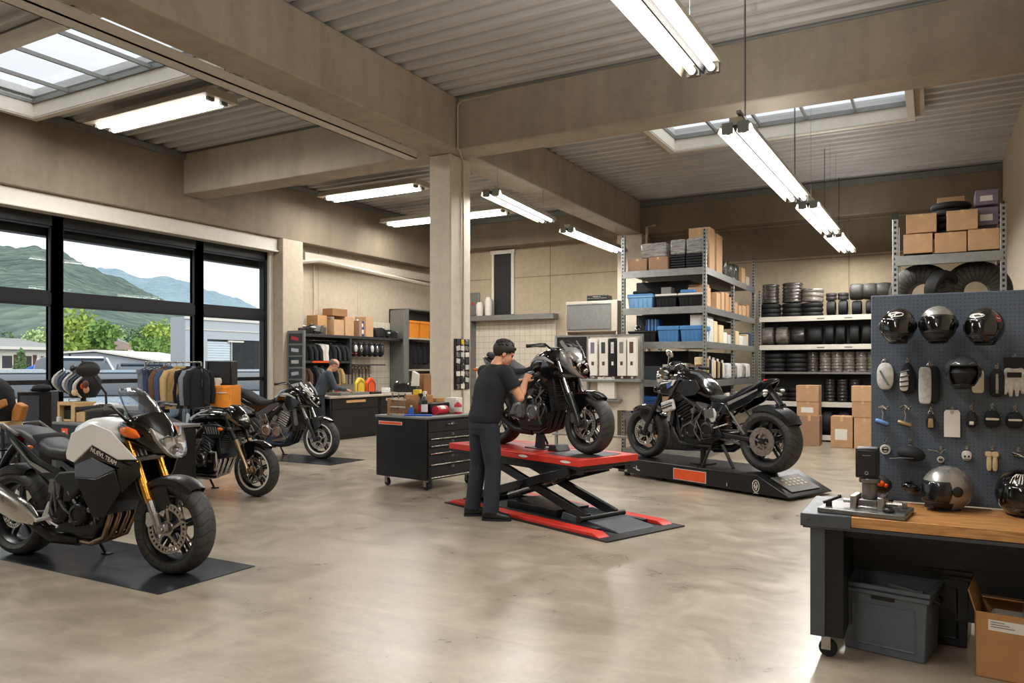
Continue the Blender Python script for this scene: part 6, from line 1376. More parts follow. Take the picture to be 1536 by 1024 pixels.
# third shelf
z=TL[2]
for j,px in enumerate((1160,1192)):
    for k in range(4): tyre('flat black tyre, %s from below in the %s pile of the third tyre shelf'%(W10[k],W10[j]),tx(px),z+.095*k,.225,.092,'rubber',True)
for j,px in enumerate((1217,1236,1254,1272,1291,1309)): wrapped('narrow wrapped tyre roll, %s on the third tyre shelf'%W10[j],tx(px),z,.115,.41,'wrap_grey' if j else 'wrap_dark',0,7)
z=TL[1]
for j,px in enumerate((1165,1195)):
    for k in range(3): tyre('flat black tyre, %s from below in the %s pile of the fourth tyre shelf'%(W10[k],W10[j]),tx(px),z+.095*k,.225,.092,'rubber',True)
for j,px in enumerate((1243,1262,1281)): wrapped('tall dark tyre roll, %s on the fourth tyre shelf'%W10[j],tx(px),z,.115,.46,'wrap_black',0,7)
z=TL[0]
for j,px in enumerate((1210,1240,1265)): tyre('tyre standing on the bottom tyre shelf behind the cartons, %s from left'%W10[j],tx(px),z,.26,.2,'rubber')
# cartons on the floor in front of the tyres
def floorbox(label,px0,px1,pytop,pybot,mat,y0=None,z=0,note=False,group='cartons on the floor before the tyre rack'):
    a=gy(px0,pybot,y0); b=gy(px1,pytop,y0); return carton(label,a.x,b.x,y0,y0+.42,z,b.z-z,mat,group,True,note)
ya=15.1; zb=gy(1200,624,ya).z; zc=gy(1200,602,ya).z
floorbox('bottom carton of the stack behind the tail of the black motorcycle',1199,1229,624,662,'carton_c',ya); floorbox('middle carton with white label in the stack behind the motorcycle tail',1195,1228,602,662,'carton_a',ya+.02,zb,True); floorbox('top carton of the stack behind the motorcycle tail',1194,1228,578,662,'carton_a',ya+.01,zc)
y2=15.0; z1=gy(1260,625,y2).z; z2=gy(1290,602,y2).z
floorbox('wide carton on the floor left of the speaker',1246,1279,625,663,'carton_a',y2,0,True); floorbox('carton on the floor at the left edge of the pegboard',1281,1312,625,663,'carton_b',y2+.02); floorbox('middle carton of the stack at the left edge of the pegboard',1278,1310,602,663,'carton_a',y2+.01,z1); floorbox('top carton of the stack at the left edge of the pegboard',1277,1309,579,663,'carton_b',y2,z2)
# ---- grey shelf unit behind the pegboard
QY=9.8; qx0=gy(1343,400,QY).x; qx1=gy(1505,400,QY).x; zt=gy(1343,332,QY).z; zs=gy(1400,383,QY).z
T=thing('shelf_unit','grey slotted shelf unit with cartons behind the pegboard','shelf rack',(0,0,0))
for x in(qx0,qx1):
    for y in(QY,QY+.6): upright('u',T,x,y,zt+.02 if x==qx0 else zt+.1)
for z in(.2,1.1,1.95,zs):
    m=MB(); m.bb(qx0,qx1,QY,QY+.6,z-.03,z); s=obj('shelf_board',m,'dark_grey',T); m=MB(); m.bb(qx0,qx1,QY-.036,QY-.03,z-.1,z+.01); obj('edge_beam',m,'galv',s,bevel=.003)
m=MB(); m.bb(qx0-.035,qx0+.035,QY-.035,QY+.035,zt+.02,zt+.1); obj('post_cap',m,'satin_black',T)
def qp(px,py): return gy(px,py,QY)
g='cartons on the grey shelf unit'
def qbox(label,p0,p1,pt,pb,mat,y=0,**k): a=qp(p0,pb); b=qp(p1,pt); return carton(label,a.x,b.x,QY+y,QY+.4+y,a.z,b.z-a.z,mat,g,**k)
zz=lambda py:py
qbox('left carton of the lower row on the grey shelf unit',1355,1399,349,381,'carton_b'); qbox('middle carton of the lower row on the grey shelf unit',1402,1450,346,380,'carton_b',.01); qbox('right carton of the lower row on the grey shelf unit',1452,1500,341,376,'carton_b',.005)
qbox('left carton of the upper row on the grey shelf unit',1359,1405,318,350,'carton_b',.03); qbox('right carton of the upper row beside the tyre stack',1420,1467,312,346,'carton_b',.02)
for j,(a,b) in enumerate(((306,336),(279,305))): qbox('%s lilac box with a white label at the top right of the shelf unit'%('lower','upper')[j],1464,1499,a,b,'lilac_box',.12,tape=False,note=True)
c=qp(1427,300); zb=qp(1427,350).z
for k in range(5): o=obj('tyre',tyre_mesh(.21,.12,.075),'rubber',loc=(c.x,QY+.33,zb+.04+.078*k),rot=(pi/2,0,0)); put(o,None,'tyre %s from below in the stack behind the cartons of the shelf unit'%W10[k],'tyre','tyres on the shelf unit')
carton('thin carton behind the tyre stack at the top of the shelf unit',qp(1406,300).x,qp(1450,300).x,QY+.58,QY+.66,zb,.52,'carton_b',g,tape=False)
for j,px in enumerate((1382,1466)):
    c=qp(px,460); o=obj('tyre',tyre_mesh(.36,.13,.22),'tyre_block',loc=(c.x,QY+.3,1.95+.36),rz=.12 if j else -.3); put(o,None,'large knobbly tyre standing in the shelf unit above the pegboard, %s one'%('left','right')[j],'tyre','tyres on the shelf unit')
c=qp(1412,420); o=obj('tyre',tyre_mesh(.2,.12,.16),'rubber',loc=(c.x,QY+.12,1.95+.42)); o.rotation_euler=(.3,0,.9); put(o,None,'small dark wheel wedged between the two large knobbly tyres','wheel')
# ---- back wall cabinet and boxes left of the tall rack
cy=15.2
a=gy(849,498,cy); b=gy(918,450,cy); T=thing('wall_cabinet','wide grey metal cabinet left of the tall rack','cabinet',(a.x,cy,a.z)); w,h=b.x-a.x,b.z-a.z
m=MB(); m.bb(0,w+.12,0,.5,0,h); obj('cabinet_body',m,'cream_metal',T,bevel=.008); m=MB(); m.bb(.02,w-.02,-.015,0,.03,h-.05); d=obj('door',m,'brushed',T,bevel=.006); m=MB(); m.bb(.03,w-.03,-.024,-.015,h-.085,h-.075); obj('handle',m,'dark_grey',d); m=MB(); m.bb(.05,w-.05,-.02,-.015,.045,.055); obj('lower_rail',m,'dark_grey',d)
m=MB(); m.bb(0,.03,.0,.5,-a.z,0); m.bb(w+.09,w+.12,.0,.5,-a.z,0); m.bb(0,w+.12,.48,.5,-a.z,0); obj('stand_panel',m,'cream_metal',T)
t=thing('equipment_case','low black case lying on the grey wall cabinet','case',(a.x+w*.42,cy+.1,b.z+.002)); m=MB(); m.bb(0,w*.44,0,.3,0,.13); obj('case_body',m,'satin_black',t,bevel=.012); m=MB(); m.bb(.02,w*.42,-.006,0,.06,.07); obj('trim_rail',m,'steel',t); m=MB(); m.bb(w*.14,w*.3,-.02,0,.09,.105); obj('latch',m,'steel',t)
# display stand with hanging exhaust cartons
dy=11.9; a=gy(832,568,dy); b=gy(964,503,dy); T=thing('display_stand','grey display stand with a row of tall white boxes','display stand',(a.x,dy,0)); w=b.x-a.x
m=MB(); m.bb(.62,w,.03,.06,.75,b.z); obj('back_panel',m,'cream_metal',T); m=MB(); m.bb(0,.64,.035,.05,a.z,b.z); obj('poster_board',m,'satin_black',T)
m=MB(); m.bb(.0,w,-.12,.06,a.z-.04,a.z); obj('ledge',m,'galv',T,bevel=.004); m=MB(); m.bb(0,w,.02,.07,b.z,b.z+.03); obj('top_rail',m,'grey_metal',T)
for x in(.02,.62,w-.02): m=MB(); m.bb(x-.02,x+.02,.0,.05,0,b.z); obj('post',m,'galv',T)
m=MB(); m.bb(0,w,-.1,.06,.3,.33); obj('low_shelf',m,'grey_metal',T)
m=MB(); rn=random.Random(9)
for k in range(8): m.box((.06+.07*(k%4)*1.6,.03,a.z+.14+.22*(k//4)),(.08,.004,.13),rot=(0,rn.uniform(-.3,.3),0))
obj('poster_print',m,'grey_metal',T)
for j,(p0,p1,mt,lb) in enumerate(((886,899,'paper_white','tall white box with a purple mark, first on the display stand'),(902,915,'trim_white','tall white box with a dark print, second on the display stand'),(917,927,'satin_black','tall black box in the middle of the display stand'),(929,942,'trim_white','tall cream box, fourth on the display stand'),(944,957,'paper_white','tall white box at the right end of the display stand'))):
    x0=gy(p0,540,dy).x; x1=gy(p1,540,dy).x; t=thing('tall_box',lb,'box',((x0+x1)/2,dy-.05,a.z+.06),0,'tall boxes on the display stand'); ww=x1-x0; hh=b.z-a.z-.1
    m=MB(); m.bb(-ww/2,ww/2,-.05,.05,0,hh); obj('carton',m,mt,t,bevel=.004); m=MB(); m.bb(-ww*.25,ww*.2,-.0515,-.05,hh*.6,hh*.9); obj('print_panel',m,('lilac_box','dark_grey','fabric_silver','grey_metal','cloth_brown')[j],t); m=MB(); m.bb(-ww*.15,ww*.15,-.0515,-.05,hh*.28,hh*.38); obj('print_square',m,'cloth_brown' if j!=2 else 'paper_white',t); m=MB(); m.ball((0,-.02,-.03),(.022,.022,.028),10,7); obj('hook_knob',m,'fabric_silver',t)
x0=gy(899,600,dy).x; carton('square white carton on the low shelf of the display stand',x0,x0+.3,dy-.08,dy+.03,.94-.0,.36,'trim_white',tape=False)
m=MB(); m.bb(x0-.05,x0+.4,dy-.1,dy+.06,.9,.935); put(obj('low_ledge',m,'grey_metal'),T); bpy.data.objects['low_ledge'].location=(-a.x,-dy,0)
# white dispensers and switch box near the black slot
c=gy(709,456,BY-.05); m=MB(); m.bb(-.22,.2,0,.04,-.3,.3); put(obj('switch_box',m,'grey_metal',None,loc=(c.x,BY-.045,c.z),bevel=.01),None,'grey switch box on the back wall beside the column','switch box')
m=MB(); m.bb(-.03,.03,-.004,0,-.03,.04); put(obj('red_button',m,'red_plastic'),bpy.data.objects['switch_box'])
for j,px in enumerate((720,733)):
    c=gy(px,468,BY-.2); m=MB(); m.lathe([(0,0),(.09,0),(.1,.1),(.1,.38),(.06,.47),(0,.47)],18); z0=gy(px,472,BY-.2).z
    put(obj('white_canister',m,'trim_white',None,loc=(c.x,BY-.2,gy(712,478,BY-.1).z+.06)),None,'%s white canister on the tiled panel ledge'%('shorter left','right')[j],'canister'); 
bpy.data.objects['white_canister'].scale=(1,1,.75)
# ---------------------------------------------------------------- far workbench along the left wall
BX,BYa,BYb,BH=-10.4,11.42,15.0,.88
T=thing('workbench','long black cabinet workbench with a grey top by the tiled wall','workbench',(BX,BYa,0))
Lb=BYb-BYa
m=MB(); m.bb(-.72,0,0,1.5,.08,BH-.04); m.bb(-.72,0,1.52,Lb,.08,BH-.04); m.bb(-.68,-.04,.03,Lb-.03,0,.08); obj('cabinet_body',m,'satin_black',T,bevel=.006)
m=MB(); m.bb(-.76,.03,-.03,Lb+.03,BH-.04,BH); obj('worktop',m,'cream_metal',T,bevel=.005)
for k,(y0,y1) in enumerate(((.05,1.45),(1.56,2.5),(2.54,Lb-.05))):
    m=MB(); m.bb(0,.012,y0,y1,.62,BH-.06); d=obj('drawer',m,'matte_black',T,bevel=.003); m=MB(); c=(y0+y1)/2
    m.bb(.012,.026,c-.3,c+.3,.74,.79); obj('drawer_pull',m,('kraft','cream_metal','kraft')[k],d,bevel=.003)
    m=MB(); m.bb(0,.012,y0,y1,.11,.6); obj('door',m,'matte_black',T,bevel=.003)
def onb(dx,dy,dz=0): return (BX+dx,BYa+dy,BH+dz)
def lump(name,label,cat,loc,dims,mat,n=5,seed=1,group=None,rz=0):
    """an irregular thing of a few fused shapes"""
    rn=random.Random(seed); t=thing(name,label,cat,loc,rz,group); m=MB()
    for k in range(n): m.box((rn.uniform(-.3,.3)*dims[0],rn.uniform(-.3,.3)*dims[1],dims[2]*rn.uniform(.25,.5)),(dims[0]*rn.uniform(.4,.7),dims[1]*rn.uniform(.4,.7),dims[2]*rn.uniform(.4,.9)),rot=(rn.uniform(-.15,.15),rn.uniform(-.15,.15),rn.uniform(-1,1)))
    mats=mat if isinstance(mat,(list,tuple)) else [mat]
    obj('main_body',m,mats[0],t,bevel=.012)
    for i,mt in enumerate(mats[1:]):
        m=MB()
        for k in range(3): m.ball((rn.uniform(-.35,.35)*dims[0],rn.uniform(-.35,.35)*dims[1],dims[2]*rn.uniform(.5,.85)),(dims[0]*.16,dims[1]*.16,dims[2]*.14),10,6)
        obj('fitting',m,mt,t)
    return t
block('laptop','flat grey instrument lying on the front of the far workbench','instrument',BX-.5,BX-.12,BYa+.45,BYa+1.35,BH,.06,'grey_metal',.01)
block('tool_tray','black tray on the far workbench beside the flat instrument','tray',BX-.5,BX-.15,BYa+1.45,BYa+1.8,BH,.05,'satin_black',.01)
for j,(dx,dy,mt) in enumerate(((-.62,1.62,'yellow'),(-.6,1.95,'orange_paint'))):
    t=thing('leather_cushion','%s leather seat pad standing at the back of the far workbench'%('yellow','orange')[j],'seat pad',onb(dx,dy)); m=MB(); m.prism([(-.15,0),(.15,0),(.17,.22),(.08,.34),(-.06,.36),(-.16,.24)],-.04,.04,'X'); obj('pad',m,mt,t,bevel=.025); m=MB(); m.tube([(.045,-.12,.03),(.05,-.12,.22),(.05,0,.3),(.05,.12,.22),(.045,.12,.03)],.006,6); obj('piping',m,'cloth_brown',t)
lump('spare_carburettor','black and white engine part on the far workbench near the grey cabinet','engine part',onb(-.4,2.9),(.45,.4,.3),['satin_black','fabric_silver','steel'],6,4)
lump('spare_carburettor','pale grey part lying at the middle of the far workbench','engine part',onb(-.35,2.15),(.35,.3,.14),['fabric_silver','steel'],4,8)
lump('spare_carburettor','small dark part at the right end of the far workbench','engine part',onb(-.3,3.4),(.4,.35,.22),['satin_black','sky_blue'],5,12)
for j in range(6): m=MB(); m.cyl((0,0,0),(0,0,.12+.03*(j%3)),.03,n=10); m.cyl((0,0,.12+.03*(j%3)),(0,0,.16+.03*(j%3)),.012,n=8); put(obj('spray_can',m,('satin_black','grey_metal','red_plastic')[j%3],None,loc=onb(-.66,.25+.14*j)),None,'%s small can from the left at the back of the far workbench'%W10[j],'can','small cans on the far workbench')
# shelving with gear above it
SX=-11.35
T=thing('gear_shelf','dark wall shelf unit with hanging gear above the far workbench','shelf',(0,0,0))
m=MB(); m.bb(WX+.05,SX,11.62,15.1,2.1,2.16); obj('top_shelf',m,'dark_grey',T,bevel=.004)
m=MB(); m.bb(WX+.05,SX,11.6,11.66,.95,2.1); obj('side_panel',m,'grey_metal',T); m=MB(); m.bb(WX+.05,SX,13.1,13.16,1.3,2.1); obj('divider',m,'dark_grey',T)
m=MB(); m.bb(WX+.05,SX,11.66,13.1,1.55,1.6); obj('middle_shelf',m,'dark_grey',T); m=MB(); m.bb(SX,SX+.012,11.9,12.5,1.555,1.595); obj('shelf_label',m,'orange_paint',T); m=MB(); m.bb(WX+.045,WX+.06,11.66,13.1,.95,2.1); obj('back_panel',m,'dark_grey',T)
m=MB(); m.bb(WX+.05,SX+.05,13.2,14.3,1.5,1.53); obj('glove_ledge',m,'dark_grey',T)
T=thing('poster_stand','grey panel of framed small posters at the end of the gear shelf','display panel',(-11.23,11.3,0))
m=MB(); m.bb(-.2,.25,0,.05,0,2.2); obj('panel',m,'grey_metal',T,bevel=.004)
for k in range(5): m=MB(); m.bb(-.15,.2,-.01,0,1.0+.235*k,1.2+.235*k); q=obj('poster',m,('satin_black','dark_grey')[k%2],T); m=MB(); m.box((.02,-.012,1.1+.235*k),(.2,.004,.07),rot=(0,.1*(k-2),0)); obj('print',m,('fabric_silver','steel','fabric_silver','steel','red_plastic')[k],q)
def garment(label,loc,rz,w,L,mat,sleeve=True,group=None,name='riding_jacket',cat='jacket',thick=.09,pants=False,scale=1):
    t=thing(name,label,cat,loc,rz,group); t.scale=(scale,)*3; rn=random.Random(len(label)); m=MB()
    if pants:
        for s in(-1,1): m.loft([[V((s*w*.23+w*.22*k*sup(0,0,0,1,1,2*pi*j/14,2.6).y,thick*.5*k*sup(0,0,0,1,1,2*pi*j/14,2.6).z,-.1-L*z)) for j in range(14)] for z,k in((0,1.05),(.3,1),(.6,.9),(1,.85))])
        m.bb(-w*.47,w*.47,-thick*.4,thick*.4,-.12,-.06)
    else:
        rows=((0,.16,.5),(.03,.55,.75),(.07,.95,.9),(.2,1,1),(.5,.98,1.05),(.8,1,1.1),(1,1.02,1.1))
        m.loft([[V((w/2*k*sup(0,0,0,1,1,2*pi*j/18,3).y*(1+.03*sin(5*j+z*9)),thick/2*d*sup(0,0,0,1,1,2*pi*j/18,2.4).z*(1+.12*sin(3*j+z*14)),-.03-L*z)) for j in range(18)] for z,k,d in rows])
    b=obj('garment_body',m,mat,t)
    if sleeve and not pants:
        for s in(-1,1): m=MB(); m.tube([(s*w*.42,0,-.09),(s*w*.56,.01,-.2),(s*w*.6,-.01,-.4),(s*w*.57,-.015,-L*.95)],[.05,.056,.05,.042],10); obj('sleeve',m,mat,t)
        m=MB(); m.lathe([(.05,-.01),(.062,.0),(.06,.03)],14,(0,0,-.035),'Z'); obj('collar',m,mat,t)
        m=MB(); m.bb(-.005,.005,-thick*.56,-thick*.52,-L*.9,-.08); obj('zip',m,'satin_black',b)
    m=MB(); m.tube([(-w*.36,0,-.06),(0,0,-.01),(w*.36,0,-.06)],.007,6); m.tube([(0,0,-.01),(0,0,.035),(.02,0,.055),(.03,0,.035)],.004,5); obj('hanger',m,'dark_grey',t)
    return t
g='gear hung in the wall shelf'
m=MB(); m.tube([(SX-.2,11.68,2.04),(SX-.2,13.1,2.04)],.012,8); put(obj('hanging_rod',m,'steel'),bpy.data.objects['gear_shelf'])
for j in range(9):
    mt=('cloth_black','soft_black','cloth_black','paper_white','paper_white','cloth_black','satin_black','cloth_black','soft_black')[j]
    garment('%s item from the left hung in the upper cell of the gear shelf'%W10[j] if mt!='paper_white' else '%s white vest hung in the upper cell of the gear shelf'%('first','second')[j-3],(SX-.2,11.8+.145*j,2.0),radians(35)+.1*sin(j),.36,.34 if j>5 else .4,mt,mt!='paper_white',g,'riding_vest' if mt=='paper_white' else 'riding_jacket','vest' if mt=='paper_white' else 'jacket')
for j in range(6): garment('%s dark item from the left hung in the lower cell of the gear shelf'%W10[j],(SX-.2,11.8+.2*j,1.5),radians(40),.34,.4,('cloth_brown','cloth_black','cloth_grey','soft_black','cloth_black','cloth_tan')[j],True,g)
for j in range(8):
    t=thing('boot_tree','%s hanging hand tool from the left below the gear shelf ledge'%W10[j],'tool',(WX+.22,13.2+.12*j,1.38),0,'tools hung on the tiled wall'); m=MB(); m.tube([(0,0,.05),(0,0,-.3)],.012,7); obj('handle_rod',m,('satin_black','steel')[j%2],t); m=MB(); m.box((0,0,.07),(.03,.06,.05)); obj('tool_end',m,'steel',t,bevel=.008)
# helmets and gloves in a row on the tiled wall
for j in range(6):
    p=(SX-.05,13.28+.19*j,1.86); t=thing('knee_guard','%s black and silver guard from the left in the row on the tiled wall'%W10[j],'guard',p,0,'guards on the tiled wall'); m=MB(); m.ball((0,0,0),(.1,.085,.16),14,10); m.ball((.03,.0,.12),(.06,.06,.06),10,7); obj('padding',m,'soft_black',t); m=MB(); m.ball((.075,-.01,.02),(.035,.05,.09),10,8); obj('shell',m,('fabric_silver','steel','dark_grey')[j%3],t); m=MB(); m.tube([(0,.08,-.08),(.09,0,-.1),(0,-.08,-.08)],.014,6); obj('strap',m,'cloth_black' if j else 'red_plastic',t)
# on the top shelf
g='things on the gear shelf top'
def oshelf(px,d=.2): return (SX-d,gx(px,500,SX).y,2.16)
lump('folded_gear','black strap heap at the left end of the gear shelf top','gear',oshelf(468),(.3,.5,.2),['soft_black','fabric_silver'],6,3); lump('spare_meter','silver and black part cluster on the gear shelf top','engine part',oshelf(486),(.3,.4,.24),['alu_cast','satin_black','steel'],6,6)
for j,(p0,p1,h,mt,y,lb) in enumerate(((484,498,.42,'kraft',.12,'kraft box behind the silver part on the gear shelf top'),(502,517,.34,'carton_b',0,'lower of the front kraft boxes on the gear shelf top'),(519,532,.42,'carton_b',0,'kraft box with a black dot on the gear shelf top'),(540,544,.36,'carton_c',0,'thin dark carton left of the blue tin on the gear shelf top'),(550,561,.46,'carton_b',0,'kraft box right of the blue tin on the gear shelf top'))):
    y0=gx(p0,500,SX).y; y1=gx(p1,500,SX).y; carton(lb,SX-.35-y,SX-.02-y,y0,y1,2.16,h,mt,g,tape=False)
y0=gx(500,500,SX).y; carton('shallow kraft box on the lower box of the gear shelf top',SX-.33,SX-.04,y0+.02,y0+.5,2.162+.42,.16,'cardboard_dark',g,tape=False)
t=thing('oil_tin','dark blue oil tin with pale print on the gear shelf top','tin',oshelf(546)); m=MB(); m.bb(-.12,.12,-.12,.12,0,.36); obj('tin_body',m,'tub_blue_dark',t,bevel=.012); m=MB(); m.bb(.12,.122,-.09,.09,.06,.16); m.bb(.12,.122,-.07,.07,.22,.3); obj('print',m,'paper_white',t); m=MB(); m.cyl((0,0,.36),(0,0,.4),.03,n=12); obj('cap',m,'paper_white',t)
lump('folded_gear','black folded gear beside the tall kraft box on the gear shelf top','gear',oshelf(574),(.34,.5,.28),['soft_black','satin_black'],6,9); lump('folded_gear','black folded gear at the right end of the gear shelf top','gear',oshelf(594),(.34,.45,.22),['cloth_black','fabric_silver'],6,10)
# open grey cabinet
T=thing('open_cabinet','tall open grey cabinet with two orange bins left of the column','cabinet',(-11.2,15.05,0)); m=MB()
m.bb(-.58,0,0,.03,0,2.9); m.bb(-.58,0,1.6,1.63,0,2.9); m.bb(-.58,-.55,0,1.6,0,2.9); m.bb(-.58,0,0,1.6,2.87,2.9); m.bb(-.04,0,-.16,0,0,2.75); obj('carcass',m,'grey_metal',T,bevel=.003)
for z in(.1,.75,1.4,2.18): m=MB(); m.bb(-.55,-.01,.03,1.6,z-.03,z+.01); obj('shelf_board',m,'cream_metal',T)
for j in range(3): tub('orange bin, %s in the open grey cabinet'%('left','middle','right')[j],-11.6,-11.22,15.13+.46*j,15.55+.46*j,2.19,.42,'orange_cab',None,'orange bins in the open cabinet')
for j in range(4): garment('%s dark coat hanging in the open grey cabinet'%W10[j],(-11.45,15.3+.22*j,2.1),radians(60),.36,.55,'cloth_black',True,'coats in the open cabinet')
m=MB(); m.tube([(-.25,.03,2.12),(-.25,1.6,2.12)],.012,8); obj('hanging_rod',m,'steel',T)
# ---------------------------------------------------------------- things in front of the windows
rr_=atan2(RT.y,RT.x)
c=gd(260,543,11.6); T=thing('clothes_rail','chrome clothes rail with riding clothes in front of the window','clothes rail',(c.x,c.y,0),rr_)
zr=c.z; hw=.43
m=MB(); m.tube([(-hw,0,zr),(hw,0,zr)],.014,8); obj('rail',m,'steel',T)
for s in(-1,1): m=MB(); m.tube([(s*hw,0,zr),(s*hw,0,.06)],.014,8); m.tube([(s*hw,-.25,.05),(s*hw,.25,.05)],.014,8); obj('leg_frame',m,'steel',T)
def onrail(u): return (c.x+RT.x*u,c.y+RT.y*u,zr-.055)
g='riding clothes on the rail'
gl=[(-.37,'cloth_grey',0,'grey trousers at the left end of the clothes rail'),(-.29,'cloth_navy',0,'dark blue jeans second on the clothes rail'),(-.21,'denim',0,'washed jeans third on the clothes rail'),(-.12,'cloth_brown',1,'brown jacket fourth on the clothes rail'),(-.04,'cloth_navy',1,'navy jacket in the middle of the clothes rail'),(.05,'cloth_tan',1,'yellow tan jacket seen edge on in the rail'),(.15,'cloth_tan',1,'khaki jacket turned to the front on the clothes rail'),(.26,'cloth_black',1,'black jacket right of the khaki jacket on the rail'),(.33,'cloth_grey',1,'dark grey jacket second from the right end of the rail'),(.39,'cloth_black',1,'black jacket at the right end of the clothes rail')]
for u,mt,jk,lb in gl:
    garment(lb,onrail(u),rr_+(radians(62) if 'khaki' not in lb else .25),.40,.62,mt,bool(jk),g,'riding_jacket' if jk else 'riding_trousers','jacket' if jk else 'trousers',.1,not jk)
# orange cabinet with dark screen
c=gd(326,578,11.9); T=thing('orange_cabinet','bright orange cabinet with a slot handle behind the black motorcycles','cabinet',(c.x,c.y,0),rr_); w=.42
m=MB(); m.bb(-w/2,w/2,0,.45,0,c.z); obj('cabinet_body',m,'orange_cab',T,bevel=.008); m=MB(); m.bb(-w/2+.015,w/2-.015,-.012,0,.04,c.z-.03); d=obj('door',m,'orange_cab',T,bevel=.004); m=MB(); m.bb(-w*.3,w*.36,-.02,-.012,c.z-.12,c.z-.105); obj('handle',m,'trim_white',d)
T=thing('computer_screen','black boxy screen standing on the orange cabinet','screen',(c.x,c.y+.0,c.z),rr_); hs=gd(326,541,11.9).z-c.z
m=MB(); m.bb(-.19,.19,.1,.36,0,hs); obj('casing',m,'satin_black',T,bevel=.015); m=MB(); m.bb(-.165,.165,.09,.1,.03,hs-.03); obj('screen_panel',m,'matte_black',T); m=MB(); m.bb(-.225,-.19,.08,.2,.0,hs); obj('side_pillar',m,'dark_grey',T,bevel=.006)
t=thing('white_mug','white cup with a dark stripe on the orange cabinet','cup',(c.x-.06,c.y-.0+.05,c.z)); m=MB(); m.lathe([(0,0),(.05,0),(.058,.06),(.056,.12),(.05,.12),(.05,.02),(0,.02)],18); obj('cup_body',m,'paper_white',t); m=MB(); m.tube([(.055,0,.1),(.09,0,.09),(.09,0,.04),(.055,0,.03)],.008,6); obj('handle',m,'paper_white',t)
# work table left
ty=5.04; tx0,tx1=-8.74,-7.0; th=.85
T=thing('side_table','dark table with a small orange sticker behind the white motorcycle','table',(tx0,ty,0))
m=MB(); m.bb(0,tx1-tx0,0,.6,th-.03,th); obj('table_top',m,'grey_metal',T,bevel=.004); m=MB(); m.bb(.03,tx1-tx0-.03,.03,.57,0,th-.03); obj('cabinet_body',m,'satin_black',T,bevel=.005); m=MB(); m.bb(.14,.26,.027,.03,th-.16,th-.07); q=obj('orange_sticker',m,'orange_paint',T); m=MB(); m.bb(.17,.2,.0255,.027,th-.13,th-.1); obj('sticker_mark',m,'paper_white',q)
def onT(px,py,y=.2): v=gy(px,py,ty+y); return v
a=onT(86,630,.1); b=onT(112,604,.1); t=thing('wooden_crate','pale wooden crate with a dark opening at the left of the side table','crate',(a.x,ty+.1,th)); w=b.x-a.x; h=.22
m=MB(); m.bb(0,.045,0,.25,0,h); m.bb(w-.07,w,0,.25,0,h); m.bb(.045,w-.07,0,.25,h-.04,h); m.bb(.045,w-.07,0,.25,0,.02); m.bb(.045,w-.07,.24,.25,0,h); obj('frame_boards',m,'wood_crate',t,bevel=.004); m=MB(); m.bb(.05,w-.08,.05,.2,.02,h-.06); obj('dark_insert',m,'cloth_black',t); m=MB(); m.tube([(.06,.1,h),(.06,.1,h+.03),(w-.1,.1,h+.03),(w-.1,.1,h)],.005,6); obj('handle',m,'steel',t)
m=MB(); m.cyl((0,0,0),(0,0,.05),.028,n=14); put(obj('white_jar',m,'paper_white',None,loc=(a.x+.09,ty+.07,th)),None,'small white jar in front of the pale wooden crate','jar')
carton('small pale box right of the wooden crate on the side table',b.x+.03,b.x+.19,ty+.1,ty+.3,th,.16,'wood_crate',None,False)
block('paper_stack','flat papers with orange cover on the side table behind the white tank','papers',-7.9,-7.5,ty+.05,ty+.4,th,.035,'kraft',.004); m=MB(); m.bb(-.1,.1,-.08,.08,0,.012); put(obj('orange_leaflet',m,'orange_cab',None,loc=(-7.62,ty+.2,th+.036),rz=.3),None,'orange leaflet on the papers of the side table','leaflet')
block('dark_bag','low black bag on the side table beside the small pale box','bag',b.x+.22,b.x+.55,ty+.08,ty+.35,th,.16,'soft_black',.04)
# gear bust: armoured jacket on a stand
c=gy(125,585,ty+.35); t=thing('gear_display','grey and black armoured gear heaped on a stand above the side table','gear',(c.x,ty+.35,th),.3)
m=MB(); m.cyl((0,0,0),(0,0,.1),.09,.05,n=16); m.cyl((0,0,.1),(0,0,.3),.03,n=12); obj('stand_base',m,'satin_black',t)
m=MB(); m.loft([rz_((0,0,.26),.1,.15),rz_((.01,0,.36),.15,.2),rz_((.0,0,.46),.15,.22),rz_((-.01,.02,.54),.1,.16),rz_((-.02,.02,.6),.06,.08)]); o=obj('torso',m,'cloth_black',t)
for k in range(7):
    m=MB(); x=-.15+.046*k; P=[i/7 for i in range(8)]; m.tube([(x-.055*sin(pi*t)-.02*t,-.10-.11*sin(pi*(.15+.7*t)),.585-.012*k-.25*t) for t in P],[.008+.013*sin(pi*t) for t in P],8); obj('armour_rib',m,('fabric_silver','cloth_grey','cloth_navy')[k%3],o)
for k,(x,y,z,mt) in enumerate(((.1,-.14,.4,'orange_paint'),(.14,-.12,.36,'skin'),(.16,-.15,.42,'cloth_brown'),(.06,-.2,.33,'cloth_cream'))): m=MB(); m.ball((x,y,z),(.035,.03,.045),10,7); obj('colour_patch',m,mt,o)
m=MB(); m.prism([(-.02,.6),(.1,.58),(.07,.66),(-.01,.7)],-.02,.02); m.ball((-.13,0,.6),(.05,.04,.04),10,7); obj('strap_end',m,'satin_black',t,bevel=.006)
block('light_cloth','pale grey folded cloth lying under the gear on the side table','cloth',c.x+.05,c.x+.5,ty+.3,ty+.52,th,.2,'fabric_silver',.05)
